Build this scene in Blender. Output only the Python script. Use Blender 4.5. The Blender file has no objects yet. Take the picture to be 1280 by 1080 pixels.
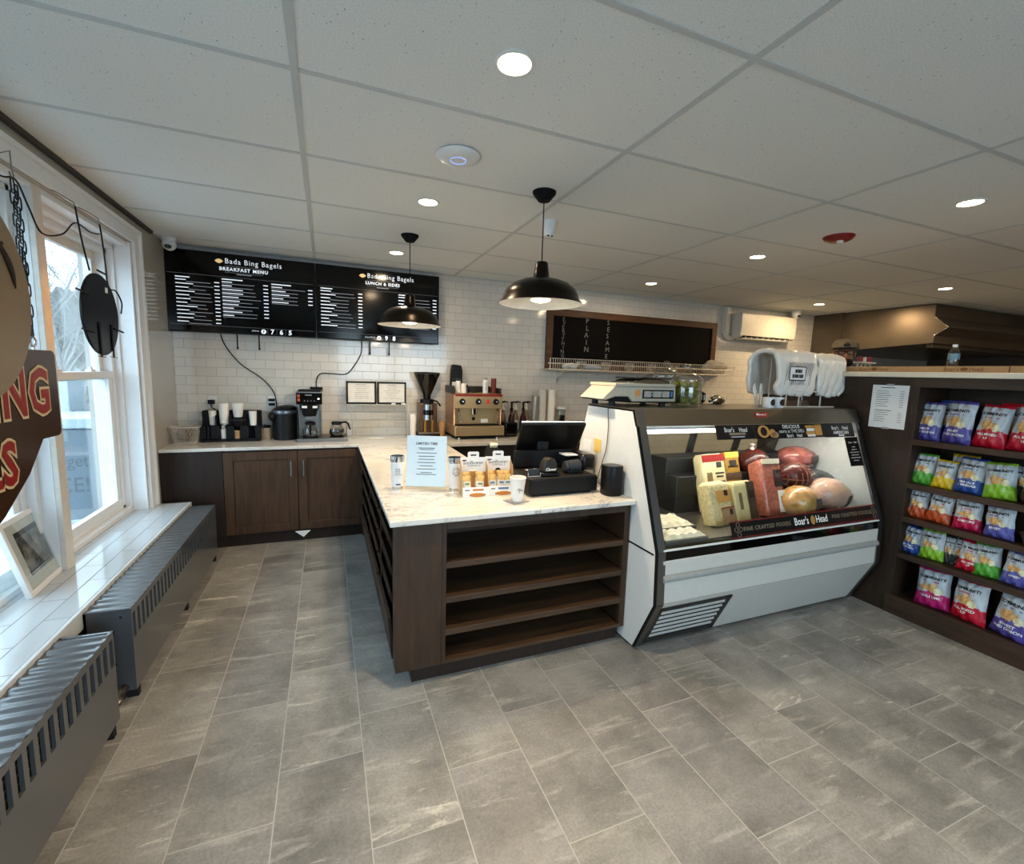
import bpy, bmesh, math, random
from mathutils import Vector, Matrix, Euler

C = bpy.context.scene.collection
PI = math.pi
random.seed(7)

# ------------------------------------------------------------------ camera
H = 1.6333                      # camera height, floor is z = 0
f_px = 573.11
ya, pi_, ro = -0.3852044, 1.4440018, 0.0306946
R = Matrix.Rotation(ya, 3, 'Z') @ Matrix.Rotation(pi_, 3, 'X') @ Matrix.Rotation(ro, 3, 'Z')
cam_d = bpy.data.cameras.new('camera'); cam = bpy.data.objects.new('camera', cam_d); C.objects.link(cam)
cam.matrix_world = Matrix.Translation((0, 0, H)) @ R.to_4x4()
cam_d.sensor_fit = 'HORIZONTAL'; cam_d.sensor_width = 36; cam_d.lens = f_px / 1280 * 36
cam_d.clip_start = .02; cam_d.clip_end = 200
S = bpy.context.scene
S.camera = cam

# ------------------------------------------------------------------ world, exposure
S.view_settings.view_transform = 'Standard'; S.view_settings.look = 'None'
S.view_settings.gamma = 1; S.view_settings.use_curve_mapping = False
S.view_settings.exposure = 0.3
S.cycles.transparent_max_bounces = 24
W = bpy.data.worlds.new('overcast'); S.world = W; W.use_nodes = True
nt = W.node_tree; nt.nodes.clear()
wo = nt.nodes.new('ShaderNodeOutputWorld'); bg = nt.nodes.new('ShaderNodeBackground')
tc = nt.nodes.new('ShaderNodeTexCoord'); nz = nt.nodes.new('ShaderNodeTexNoise'); nz.inputs['Scale'].default_value = 2.2
cr = nt.nodes.new('ShaderNodeValToRGB')
cr.color_ramp.elements[0].color = (.50, .74, .95, 1); cr.color_ramp.elements[1].color = (.74, .90, 1, 1)
nt.links.new(tc.outputs['Generated'], nz.inputs['Vector']); nt.links.new(nz.outputs['Fac'], cr.inputs['Fac'])
nt.links.new(cr.outputs['Color'], bg.inputs['Color']); bg.inputs['Strength'].default_value = 6.5
nt.links.new(bg.outputs[0], wo.inputs[0])
WARM = (1, .76, .50)
LAMP_W = 6.5
PEND_W = 14.0

def portal(name, loc, rot, sx, sy):
    d = bpy.data.lights.new(name, 'AREA'); d.shape = 'RECTANGLE'; d.size = sx; d.size_y = sy
    d.cycles.is_portal = True
    o = bpy.data.objects.new(name, d); C.objects.link(o); o.location = loc; o.rotation_euler = rot
for yc in (3.77, 2.535, 1.3, .05):
    portal('window_daylight', (-1.60, yc, 1.48), (0, -PI/2, 0), 2.0, 1.16)
for xc in (1.0, 2.5):
    portal('storefront_daylight', (xc, -2.72, 1.36), (PI/2, 0, 0), 1.4, 2.4)

# ------------------------------------------------------------------ materials
def rgb(h):
    h = h.lstrip('#'); v = [int(h[i:i+2], 16) / 255 for i in (0, 2, 4)]
    return tuple(c / 12.92 if c <= .04045 else ((c + .055) / 1.055) ** 2.4 for c in v)
MATS = {}
def mat(name, col, rough=.5, metal=0., var=.06, scale=25., bump=0., emit=None, es=0., coat=0., stretch=None, trans=0., ior=1.45, spec=None):
    if name in MATS: return MATS[name]
    if isinstance(col, str): col = rgb(col)
    m = bpy.data.materials.new(name); m.use_nodes = True; n = m.node_tree.nodes; l = m.node_tree.links
    b = n['Principled BSDF']
    t = n.new('ShaderNodeTexCoord'); mp = n.new('ShaderNodeMapping'); no = n.new('ShaderNodeTexNoise')
    no.inputs['Scale'].default_value = scale; no.inputs['Detail'].default_value = 5
    if stretch: mp.inputs['Scale'].default_value = stretch
    l.new(t.outputs['Object'], mp.inputs['Vector']); l.new(mp.outputs[0], no.inputs['Vector'])
    r = n.new('ShaderNodeValToRGB'); e = r.color_ramp.elements
    e[0].position = .3; e[1].position = .7
    e[0].color = tuple(max(0, c * (1 - var)) for c in col) + (1,); e[1].color = tuple(min(1, c * (1 + var)) for c in col) + (1,)
    l.new(no.outputs['Fac'], r.inputs['Fac']); l.new(r.outputs['Color'], b.inputs['Base Color'])
    b.inputs['Roughness'].default_value = rough; b.inputs['Metallic'].default_value = metal
    b.inputs['Coat Weight'].default_value = coat; b.inputs['IOR'].default_value = ior
    b.inputs['Transmission Weight'].default_value = trans
    if spec is not None: b.inputs['Specular IOR Level'].default_value = spec
    if bump:
        bu = n.new('ShaderNodeBump'); bu.inputs['Strength'].default_value = bump; bu.inputs['Distance'].default_value = .01
        l.new(no.outputs['Fac'], bu.inputs['Height']); l.new(bu.outputs[0], b.inputs['Normal'])
    if emit:
        b.inputs['Emission Color'].default_value = (*emit, 1); b.inputs['Emission Strength'].default_value = es
    MATS[name] = m; return m

def glass(name, tint=(1, 1, 1), ior=1.45, gmul=1.0, rough=0.):
    if name in MATS: return MATS[name]
    m = bpy.data.materials.new(name); m.use_nodes = True; n = m.node_tree.nodes; l = m.node_tree.links; n.clear()
    o = n.new('ShaderNodeOutputMaterial'); mx = n.new('ShaderNodeMixShader'); tr = n.new('ShaderNodeBsdfTransparent')
    gl = n.new('ShaderNodeBsdfGlossy'); ge = n.new('ShaderNodeNewGeometry'); dt = n.new('ShaderNodeVectorMath'); dt.operation = 'DOT_PRODUCT'
    l.new(ge.outputs['Normal'], dt.inputs[0]); l.new(ge.outputs['Incoming'], dt.inputs[1])
    def mt(op, a, b=None, clamp=False):
        q = n.new('ShaderNodeMath'); q.operation = op; q.use_clamp = clamp
        for i, v in enumerate((a, b)):
            if v is None: continue
            if isinstance(v, (int, float)): q.inputs[i].default_value = v
            else: l.new(v, q.inputs[i])
        return q
    f0 = ((ior - 1) / (ior + 1)) ** 2
    sch = mt('ADD', mt('MULTIPLY', mt('POWER', mt('SUBTRACT', 1., mt('ABSOLUTE', dt.outputs['Value']).outputs[0], True).outputs[0], 5.).outputs[0], 1 - f0).outputs[0], f0)
    fr = sch; mu = mt('MULTIPLY', sch.outputs[0], gmul, True)
    tr.inputs[0].default_value = (*tint, 1); gl.inputs['Roughness'].default_value = rough
    l.new(mu.outputs[0], mx.inputs[0]); l.new(tr.outputs[0], mx.inputs[1]); l.new(gl.outputs[0], mx.inputs[2])
    l.new(mx.outputs[0], o.inputs[0]); MATS[name] = m; return m

def film(name, col, alpha, rough=.25):
    """thin translucent plastic"""
    if name in MATS: return MATS[name]
    m = mat(name, col, rough, var=.03, bump=.3, scale=30)
    m.node_tree.nodes['Principled BSDF'].inputs['Alpha'].default_value = alpha
    return m

class NT:
    def __init__(s, name):
        s.m = bpy.data.materials.new(name); s.m.use_nodes = True; s.n = s.m.node_tree.nodes; s.l = s.m.node_tree.links
        s.b = s.n['Principled BSDF']
    def node(s, t, **k):
        x = s.n.new(t)
        for a, v in k.items(): setattr(x, a, v)
        return x
    def math(s, op, a, b=None):
        x = s.n.new('ShaderNodeMath'); x.operation = op
        for i, v in enumerate((a, b)):
            if v is None: continue
            if hasattr(v, 'links') or hasattr(v, 'is_linked'): s.l.new(v, x.inputs[i])
            else: x.inputs[i].default_value = v
        return x.outputs[0]
    def mix(s, fac, a, b, typ='MIX'):
        x = s.n.new('ShaderNodeMix'); x.data_type = 'RGBA'; x.blend_type = typ
        for i, v in ((0, fac), (6, a), (7, b)):
            if hasattr(v, 'is_linked'): s.l.new(v, x.inputs[i])
            else: x.inputs[i].default_value = v if i == 0 else (*v, 1)
        return x.outputs[2]
    def noise(s, vec, scale, detail=5, rough=.5, dist=0):
        x = s.n.new('ShaderNodeTexNoise'); x.inputs['Scale'].default_value = scale; x.inputs['Detail'].default_value = detail
        x.inputs['Roughness'].default_value = rough; x.inputs['Distortion'].default_value = dist
        s.l.new(vec, x.inputs['Vector']); return x.outputs['Fac']
    def ramp(s, v, p0, p1, c0=(0, 0, 0), c1=(1, 1, 1)):
        x = s.n.new('ShaderNodeValToRGB'); e = x.color_ramp.elements
        e[0].position = p0; e[1].position = p1; e[0].color = (*c0, 1); e[1].color = (*c1, 1)
        s.l.new(v, x.inputs['Fac']); return x.outputs['Color']
    def bump(s, h, strength, dist=.005):
        x = s.n.new('ShaderNodeBump'); x.inputs['Strength'].default_value = strength; x.inputs['Distance'].default_value = dist
        s.l.new(h, x.inputs['Height']); s.l.new(x.outputs[0], s.b.inputs['Normal'])

def floor_material():
    s = NT('slate_floor_tile'); g = s.node('ShaderNodeNewGeometry'); sp = s.node('ShaderNodeSeparateXYZ'); s.l.new(g.outputs['Position'], sp.inputs[0])
    u = s.math('DIVIDE', s.math('SUBTRACT', sp.outputs[0], .115), .323); k = s.math('FLOOR', u); fu = s.math('SUBTRACT', u, k)
    v = s.math('DIVIDE', s.math('SUBTRACT', s.math('SUBTRACT', sp.outputs[1], 1.44), s.math('MULTIPLY', k, .22)), .66)
    kv = s.math('FLOOR', v); fv = s.math('SUBTRACT', v, kv)
    du = s.math('MULTIPLY', s.math('MINIMUM', fu, s.math('SUBTRACT', 1, fu)), .323)
    dv = s.math('MULTIPLY', s.math('MINIMUM', fv, s.math('SUBTRACT', 1, fv)), .66)
    d = s.math('MINIMUM', du, dv); grout = s.math('LESS_THAN', d, .0021)
    cb = s.node('ShaderNodeCombineXYZ'); s.l.new(k, cb.inputs[0]); s.l.new(kv, cb.inputs[1])
    wn = s.node('ShaderNodeTexWhiteNoise', noise_dimensions='3D'); s.l.new(cb.outputs[0], wn.inputs['Vector'])
    # per tile texture offset
    off = s.node('ShaderNodeVectorMath', operation='MULTIPLY_ADD'); s.l.new(wn.outputs['Color'], off.inputs[0]); off.inputs[1].default_value = (9, 9, 9)
    s.l.new(g.outputs['Position'], off.inputs[2]); P = off.outputs[0]
    mp = s.node('ShaderNodeMapping'); mp.inputs['Rotation'].default_value = (0, 0, .62); mp.inputs['Scale'].default_value = (1, 5.5, 1); s.l.new(P, mp.inputs['Vector'])
    n1 = s.noise(P, 2.6, 7, .62); n2 = s.noise(mp.outputs[0], 3.2, 6, .6, .4); n3 = s.noise(P, 95, 4, .7)
    base = s.ramp(n1, .28, .72, rgb('63625e'), rgb('9b9994'))
    streak = s.ramp(n2, .56, .74)
    c = s.mix(s.math('MULTIPLY', streak, .55), base, rgb('bdbab2'))
    dark = s.ramp(n2, .25, .42, (1, 1, 1), (0, 0, 0)); c = s.mix(s.math('MULTIPLY', dark, .35), c, rgb('46464a'))
    vein = s.ramp(s.noise(mp.outputs[0], 1.5, 8, .7, 1.2), .625, .67); c = s.mix(s.math('MULTIPLY', vein, .55), c, rgb('cfcac0'))
    sp3 = s.ramp(n3, .35, .7, (.80, .80, .80), (1.18, 1.18, 1.18)); c = s.mix(.9, c, sp3, 'MULTIPLY')
    tone = s.ramp(wn.outputs['Value'], 0, 1, (.86, .86, .88), (1.08, 1.07, 1.04)); c = s.mix(1, c, tone, 'MULTIPLY')
    c = s.mix(grout, c, rgb('a3a099'))
    s.l.new(c, s.b.inputs['Base Color'])
    s.l.new(s.ramp(n2, .2, .8, (.30,)*3, (.5,)*3), s.b.inputs['Roughness'])
    hgt = s.math('SUBTRACT', s.math('ADD', s.math('MULTIPLY', n2, .35), s.math('MULTIPLY', n3, .25)), s.math('MULTIPLY', grout, .8))
    s.bump(hgt, .35, .004); s.b.inputs['Specular IOR Level'].default_value = .42
    return s.m

def brick_material(name, axes, w, h, c1, c2, grout, rough, mort=.0022, offs=.5, origin=(0, 0), bump=.4, spec=.5):
    s = NT(name); g = s.node('ShaderNodeNewGeometry'); sp = s.node('ShaderNodeSeparateXYZ'); s.l.new(g.outputs['Position'], sp.inputs[0])
    cb = s.node('ShaderNodeCombineXYZ')
    s.l.new(s.math('SUBTRACT', sp.outputs[axes[0]], origin[0]), cb.inputs[0]); s.l.new(s.math('SUBTRACT', sp.outputs[axes[1]], origin[1]), cb.inputs[1])
    br = s.node('ShaderNodeTexBrick'); s.l.new(cb.outputs[0], br.inputs['Vector'])
    br.offset = offs; br.inputs['Scale'].default_value = 1; br.inputs['Brick Width'].default_value = w; br.inputs['Row Height'].default_value = h
    br.inputs['Mortar Size'].default_value = mort; br.inputs['Mortar Smooth'].default_value = .15
    br.inputs['Color1'].default_value = (*c1, 1); br.inputs['Color2'].default_value = (*c2, 1); br.inputs['Mortar'].default_value = (*grout, 1)
    s.l.new(br.outputs['Color'], s.b.inputs['Base Color'])
    s.l.new(s.ramp(br.outputs['Fac'], 0, 1, (rough,)*3, (.8,)*3), s.b.inputs['Roughness'])
    inv = s.math('SUBTRACT', 1, br.outputs['Fac'])
    nn = s.noise(g.outputs['Position'], 9, 2)
    s.bump(s.math('ADD', inv, s.math('MULTIPLY', nn, .25)), bump, .003); s.b.inputs['Specular IOR Level'].default_value = spec
    return s.m

def ceiling_material():
    s = NT('speckled_ceiling_tile'); g = s.node('ShaderNodeNewGeometry')
    mp = s.node('ShaderNodeMapping'); mp.inputs['Scale'].default_value = (1, .55, 1); s.l.new(g.outputs['Position'], mp.inputs[0])
    v = s.node('ShaderNodeTexVoronoi'); v.inputs['Scale'].default_value = 62; v.inputs['Randomness'].default_value = 1; s.l.new(mp.outputs[0], v.inputs['Vector'])
    big = s.noise(g.outputs['Position'], 34, 2)
    hole = s.math('MULTIPLY', s.ramp(v.outputs['Distance'], .10, .17, (1, 1, 1), (0, 0, 0)), s.ramp(big, .50, .58))
    fine = s.noise(g.outputs['Position'], 160, 3)
    c = s.ramp(fine, .3, .7, rgb('d3d5d2'), rgb('e6e7e4')); c = s.mix(s.math('MULTIPLY', hole, .75), c, rgb('84847f'))
    s.l.new(c, s.b.inputs['Base Color']); s.b.inputs['Roughness'].default_value = .95
    s.b.inputs['Specular IOR Level'].default_value = .1
    s.bump(s.math('SUBTRACT', fine, hole), .25, .003)
    return s.m

def wood_material(name, a, b, axis=2, rough=.38, scale=1.):
    s = NT(name); t = s.node('ShaderNodeTexCoord'); mp = s.node('ShaderNodeMapping')
    sc = [14., 14., 14.]; sc[axis] = 1.3; mp.inputs['Scale'].default_value = [x * scale for x in sc]; s.l.new(t.outputs['Object'], mp.inputs[0])
    n1 = s.noise(mp.outputs[0], 2.2, 8, .65, .6); n2 = s.noise(t.outputs['Object'], 2.3, 3)
    c = s.ramp(n1, .28, .74, a, b); c = s.mix(.6, c, s.ramp(n2, .3, .7, (.78, .78, .8), (1.2, 1.18, 1.15)), 'MULTIPLY')
    s.l.new(c, s.b.inputs['Base Color']); s.b.inputs['Roughness'].default_value = rough; s.b.inputs['Specular IOR Level'].default_value = .3
    s.bump(n1, .12, .002); return s.m

def marble_material():
    s = NT('white_veined_marble'); t = s.node('ShaderNodeNewGeometry'); P = t.outputs['Position']
    mp = s.node('ShaderNodeMapping'); mp.inputs['Rotation'].default_value = (0, 0, .7); mp.inputs['Scale'].default_value = (1, 2.2, 1); s.l.new(P, mp.inputs[0])
    n = s.noise(mp.outputs[0], 1.9, 9, .62, 1.4)
    d = s.math('ABSOLUTE', s.math('SUBTRACT', n, .5)); vein = s.ramp(d, 0, .022, (1, 1, 1), (0, 0, 0))
    msk = s.ramp(s.noise(P, 1.6, 3), .42, .6)
    c = s.ramp(s.noise(P, 3, 4), .3, .7, rgb('c4c0b8'), rgb('d6d3cc'))
    c = s.mix(s.math('MULTIPLY', s.math('MULTIPLY', vein, msk), .85), c, rgb('77736f'))
    s.l.new(c, s.b.inputs['Base Color']); s.b.inputs['Roughness'].default_value = .12
    return s.m

M_floor = floor_material(); M_ceil = ceiling_material(); M_marble = marble_material()
M_subway = brick_material('white_subway_tile', (0, 2), .168, .0865, rgb('d0cdc6'), rgb('c9c6bf'), rgb('a19d97'), .10, mort=.0022, origin=(-1.32, .914), spec=.6)
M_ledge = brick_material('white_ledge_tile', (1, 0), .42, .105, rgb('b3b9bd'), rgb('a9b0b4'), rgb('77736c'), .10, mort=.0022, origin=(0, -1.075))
M_sidebrick = brick_material('pale_brick', (1, 2), .22, .075, rgb('8c826f'), rgb('7a6f5d'), rgb('98938a'), .9, mort=.008)
M_wood_v = wood_material('walnut_stained_wood', rgb('261a12'), rgb('422f1f'), 2, .45)
M_wood_h = wood_material('walnut_stained_shelf_wood', rgb('2b1f16'), rgb('4d3826'), 0, .45)
M_wood_y = wood_material('walnut_stained_wood_lengthwise', rgb('231811'), rgb('3d2a1b'), 1, .5)
M_wood_light = wood_material('brown_cabinet_door_wood', rgb('33241a'), rgb('523b29'), 2, .4)
M_wood_dark = wood_material('dark_brown_cabinet_wood', rgb('1c1410'), rgb('30221a'), 2, .45)
M_wood_unit = wood_material('dark_shelf_unit_wood', rgb('20160f'), rgb('38281c'), 2, .5)
M_wood_unity = wood_material('dark_shelf_unit_board', rgb('291c14'), rgb('473324'), 1, .5)
M_frame_wood = wood_material('chalkboard_frame_wood', rgb('3c2718'), rgb('62422a'), 0, .55)
M_white = mat('white_paint', 'd8dadb', .35, var=.02)
M_trim = mat('cream_window_wood', 'cdc8bf', .45, var=.05)
M_leftwall = mat('glossy_grey_wall_panel', 'a29d94', .14, var=.03, scale=4)
M_beige = mat('beige_wall_below_ledge', 'a99a86', .7, var=.05)
M_grid = mat('ceiling_grid_metal', 'bcc0bf', .5, var=.02)
M_black = mat('black_plastic', '0a0a0b', .42, var=.1, spec=.25)
M_blackg = mat('black_gloss', '050506', .07, var=.05)
M_blackm = mat('black_matte', '0c0c0d', .75, var=.1, spec=.2)
M_blacki = mat('black_iron', '1a1a1b', .5, .6, var=.15)
M_steel = mat('stainless_steel', '7c7b78', .34, 1., var=.05, stretch=(1, 30, 30))
M_steelw = mat('brushed_steel_warm', '8d8373', .3, 1., var=.07, stretch=(1, 30, 30))
M_hood = mat('hood_stainless', '6a6054', .30, .7, var=.12, scale=3)
M_chrome = mat('chrome', 'c9c9c9', .08, 1., var=.02)
M_rad = mat('grey_radiator_paint', '45484b', .3, var=.05, scale=8, coat=.7)
M_radin = mat('radiator_slot_dark', '0b0b0c', .8)
M_casewhite = mat('white_enamel', 'cdd0cf', .32, var=.02)
M_paper = mat('white_paper', 'dadcdc', .7, var=.02)
M_ink = mat('black_ink', '1b1b1d', .8)
M_greyink = mat('grey_ink', '5d6166', .8)
M_whiteprint = mat('white_print', 'e6e4de', .6, emit=None)
M_glass = glass('window_glass', (.93, .96, .97), 1.5, 1.6)
M_caseglass = glass('case_glass', (.95, .97, .96), 1.5, 1.5)
M_acrylic = glass('clear_acrylic', (.975, .975, .965), 1.5, .12, .02)
M_jar = glass('jar_glass', (.86, .88, .84), 1.5, 3.0, .03)
M_card = mat('kraft_cardboard', '9c7d57', .8, var=.06)
M_kraft = mat('kraft_paper_cup', 'a8835a', .8, var=.06)
M_cup = mat('white_cup_paper', 'e2dfd8', .55, var=.02)
M_lamp_on = mat('lit_downlight_lens', 'ffffff', .5, emit=(1, .80, .50), es=22)
M_bulb = mat('lit_pendant_bulb', 'ffffff', .5, emit=(1, .80, .50), es=14)

# ------------------------------------------------------------------ mesh building
class MB:
    def __init__(s, mats=None):
        s.v = []; s.f = []; s.mi = []; s.mats = []; s.T = Matrix.Identity(4)
        if mats is not None: s.slot(mats)
    def slot(s, m):
        if m not in s.mats: s.mats.append(m)
        return s.mats.index(m)
    def add(s, verts, faces, m=None):
        k = len(s.v); i = 0 if m is None else s.slot(m)
        s.v += [tuple(s.T @ Vector(p)) for p in verts]
        s.f += [tuple(k + q for q in fc) for fc in faces]; s.mi += [i] * len(faces); return s
    def box(s, x0, y0, z0, x1, y1, z1, m=None):
        x0, x1 = sorted((x0, x1)); y0, y1 = sorted((y0, y1)); z0, z1 = sorted((z0, z1))
        v = [(x, y, z) for z in (z0, z1) for y in (y0, y1) for x in (x0, x1)]
        return s.add(v, [(0, 2, 3, 1), (4, 5, 7, 6), (0, 1, 5, 4), (2, 6, 7, 3), (0, 4, 6, 2), (1, 3, 7, 5)], m)
    def obox(s, c, size, rot=(0, 0, 0), m=None):
        T = s.T; s.T = T @ Matrix.Translation(c) @ Euler(rot).to_matrix().to_4x4()
        a, b, d = size[0] / 2, size[1] / 2, size[2] / 2; s.box(-a, -b, -d, a, b, d, m); s.T = T; return s
    def cyl(s, p0, p1, r0, r1=None, n=20, m=None, caps=True):
        r1 = r0 if r1 is None else r1
        p0 = Vector(p0); p1 = Vector(p1); d = (p1 - p0).normalized()
        a = d.orthogonal().normalized(); b = d.cross(a)
        v = []
        for p, r in ((p0, r0), (p1, r1)):
            for i in range(n):
                t = 2 * PI * i / n; v.append(tuple(p + (a * math.cos(t) + b * math.sin(t)) * r))
        fc = [(i, (i + 1) % n, n + (i + 1) % n, n + i) for i in range(n)]
        if caps: fc += [tuple(range(n - 1, -1, -1)), tuple(range(n, 2 * n))]
        return s.add(v, fc, m)
    def lathe(s, c, prof, n=32, m=None, axis='Z', closed=False):
        T = s.T; A = {'Z': Matrix.Identity(4), 'Y': Matrix.Rotation(PI/2, 4, 'X'), 'X': Matrix.Rotation(PI/2, 4, 'Y')}[axis]
        s.T = T @ Matrix.Translation(c) @ A
        v = []; fc = []
        for r, z in prof:
            for i in range(n):
                t = 2 * PI * i / n; v.append((r * math.cos(t), r * math.sin(t), z))
        K = len(prof)
        for j in range(K - 1 + (1 if closed else 0)):
            a = j * n; b = ((j + 1) % K) * n
            for i in range(n): fc.append((a + i, a + (i + 1) % n, b + (i + 1) % n, b + i))
        s.add(v, fc, m); s.T = T; return s
    def prism(s, poly, axis, a0, a1, m=None):
        """polygon in the two other axes (x,y,z order) extruded along axis"""
        def P(u, w, a): return {'X': (a, u, w), 'Y': (u, a, w), 'Z': (u, w, a)}[axis]
        n = len(poly); v = [P(u, w, a0) for u, w in poly] + [P(u, w, a1) for u, w in poly]
        fc = [tuple(range(n)), tuple(range(2 * n - 1, n - 1, -1))] + [(i, n + i, n + (i + 1) % n, (i + 1) % n) for i in range(n)]
        return s.add(v, fc, m)
    def tube(s, pts, r, n=8, m=None, closed=False):
        pts = [Vector(p) for p in pts]; K = len(pts); v = []; fc = []; prev = None
        for j, p in enumerate(pts):
            if closed: d = pts[(j + 1) % K] - pts[j - 1]
            else: d = pts[min(j + 1, K - 1)] - pts[max(j - 1, 0)]
            d.normalize()
            a = d.orthogonal().normalized() if prev is None else (prev - d * prev.dot(d)).normalized()
            prev = a; b = d.cross(a); rr = r[j] if isinstance(r, (list, tuple)) else r
            for i in range(n):
                t = 2 * PI * i / n; v.append(tuple(p + (a * math.cos(t) + b * math.sin(t)) * rr))
        for j in range(K - 1 + (1 if closed else 0)):
            A = j * n; B = ((j + 1) % K) * n
            for i in range(n): fc.append((A + i, A + (i + 1) % n, B + (i + 1) % n, B + i))
        if not closed: fc += [tuple(range(n - 1, -1, -1)), tuple(range((K - 1) * n, K * n))]
        return s.add(v, fc, m)
    def ell(s, c, rad, n=20, k=12, rot=(0, 0, 0), m=None, wob=0, seed=0, expo=1.):
        rnd = random.Random(seed); T = s.T; s.T = T @ Matrix.Translation(c) @ Euler(rot).to_matrix().to_4x4()
        v = [(0, 0, -rad[2])]; fc = []
        for j in range(1, k):
            p = -PI / 2 + PI * j / k
            for i in range(n):
                t = 2 * PI * i / n; w = 1 + rnd.uniform(-wob, wob)
                cx, sx = math.cos(t), math.sin(t); cp, sp_ = math.cos(p), math.sin(p)
                q = lambda x: math.copysign(abs(x) ** expo, x)
                v.append((rad[0] * q(cp) * q(cx) * w, rad[1] * q(cp) * q(sx) * w, rad[2] * q(sp_) * w))
        v.append((0, 0, rad[2])); L = len(v) - 1
        for i in range(n):
            fc.append((0, 1 + (i + 1) % n, 1 + i)); fc.append((L, L - n + i, L - n + (i + 1) % n))
        for j in range(k - 2):
            for i in range(n):
                a = 1 + j * n; fc.append((a + i, a + (i + 1) % n, a + n + (i + 1) % n, a + n + i))
        s.add(v, fc, m); s.T = T; return s
    def text(s, body, O, right, up, size, m=None, align='CENTER', lift=.0012, sx=1., bold=0., space=1.):
        """flat lettering on the plane through O"""
        cu = bpy.data.curves.new('t', 'FONT'); cu.body = body; cu.size = size; cu.align_x = align; cu.align_y = 'CENTER'
        cu.resolution_u = 2; cu.offset = bold; cu.space_character = space
        ob = bpy.data.objects.new('t', cu); me = bpy.data.meshes.new_from_object(ob)
        right = Vector(right).normalized(); up = Vector(up).normalized(); nn = right.cross(up); O = Vector(O) + nn * lift
        v = [tuple(O + right * p.co.x * sx + up * p.co.y) for p in me.vertices]
        s.add(v, [tuple(p.vertices) for p in me.polygons], m)
        bpy.data.meshes.remove(me); bpy.data.objects.remove(ob); bpy.data.curves.remove(cu); return s
    def rect(s, O, right, up, x0, y0, x1, y1, m=None, lift=.001):
        right = Vector(right).normalized(); up = Vector(up).normalized(); O = Vector(O) + right.cross(up) * lift
        return s.add([tuple(O + right * x + up * y) for x, y in ((x0, y0), (x1, y0), (x1, y1), (x0, y1))], [(0, 1, 2, 3)], m)
    def build(s, name, m=None, parent=None, bevel=0., smooth=True, local=False, angle=35):
        if m is not None and not s.mats: s.mats = [m]
        me = bpy.data.meshes.new(name)
        v = s.v
        if parent is not None:
            off = Vector((0, 0, 0)) if local else ROOT[parent.name]
            loc = Vector((0, 0, 0))
        else:
            xs = [p[0] for p in v]; ys = [p[1] for p in v]; zs = [p[2] for p in v]
            off = Vector(((min(xs) + max(xs)) / 2, (min(ys) + max(ys)) / 2, min(zs))); loc = off
        me.from_pydata([tuple(Vector(p) - off) for p in v], [], s.f)
        for q in s.mats: me.materials.append(q)
        me.polygons.foreach_set('material_index', s.mi)
        bm = bmesh.new(); bm.from_mesh(me); bmesh.ops.recalc_face_normals(bm, faces=bm.faces) if name not in ('lettering',) else None
        bm.to_mesh(me); bm.free()
        if smooth:
            me.polygons.foreach_set('use_smooth', [True] * len(me.polygons)); me.set_sharp_from_angle(angle=math.radians(angle))
        me.update()
        o = bpy.data.objects.new(name, me); C.objects.link(o)
        if parent is not None: o.parent = parent
        else: o.location = loc
        ROOT[o.name] = off if parent is None else ROOT[parent.name]
        if bevel:
            b = o.modifiers.new('bevel', 'BEVEL'); b.width = bevel; b.segments = 2; b.limit_method = 'ANGLE'; b.angle_limit = .6
        return o
ROOT = {}

def thing(name, label, cat, loc=(0, 0, 0), group=None, rotz=0):
    o = bpy.data.objects.new(name, None); C.objects.link(o); o.location = loc; o.empty_display_size = .1
    o.rotation_euler = (0, 0, rotz)
    o['label'] = label; o['category'] = cat
    if group: o['group'] = group
    ROOT[o.name] = Vector(loc); return o
def tag(o, label, cat, group=None):
    o['label'] = label; o['category'] = cat
    if group: o['group'] = group
    return o
def struct(o, label=None):
    o['kind'] = 'structure'
    if label: o['label'] = label
    return o
def copy_tree(o, loc=None, rot=None, label=None, parent=None):
    c = o.copy(); C.objects.link(c)
    if parent is not None: c.parent = parent
    for ch in list(o.children): copy_tree(ch, parent=c)
    if loc is not None: c.location = loc
    if rot is not None: c.rotation_euler = rot
    if label: c['label'] = label
    return c
def lamp_light(parent, loc, energy, size, color=WARM, kind='AREA', spread=None):
    d = bpy.data.lights.new('light', kind); d.energy = energy; d.color = color
    if kind == 'AREA':
        d.shape = 'DISK'; d.size = size
        if spread: d.spread = spread
    else: d.shadow_soft_size = size
    o = bpy.data.objects.new('light', d); C.objects.link(o); o.parent = parent; o.location = loc; return o
X = (1, 0, 0); Y = (0, 1, 0); Z = (0, 0, 1)

# ================================================================== SETTING
CE = 2.70
struct(MB(M_floor).box(-1.7, -2.8, -.1, 10.8, 5.5, 0).build('floor', smooth=False), 'grey slate-look floor tiles laid lengthwise')
ceil = struct(MB(M_ceil).box(-1.75, -2.8, CE, 10.8, 5.5, CE + .1).build('ceiling', smooth=False), 'suspended ceiling of speckled white tiles')
g = MB(M_grid)
gx0 = -.088; TX = 1.434; gy0 = 1.981; TY = .717
for i in range(-1, 9):
    x = gx0 + i * TX; g.box(x - .013, -2.7, CE - .004, x + .013, 5.2, CE + .001)
for j in range(-7, 6):
    y = gy0 + j * TY; g.box(-1.32, y - .012, CE - .003, 10.5, y + .012, CE + .001)
g.box(-1.32, 5.17, CE - .006, 7.3, 5.2, CE)
struct(g.build('trim_1', smooth=False), 'ceiling grid bars')
struct(MB(M_subway).box(-1.6, 5.2, 0, 10.8, 5.4, CE).build('wall_back', smooth=False), 'back wall of white subway tile')
struct(MB(mat('kitchen_wall', '4a4138', .6)).box(10.5, -2.8, 0, 10.7, 5.2, CE).build('wall_right', smooth=False))
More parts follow.
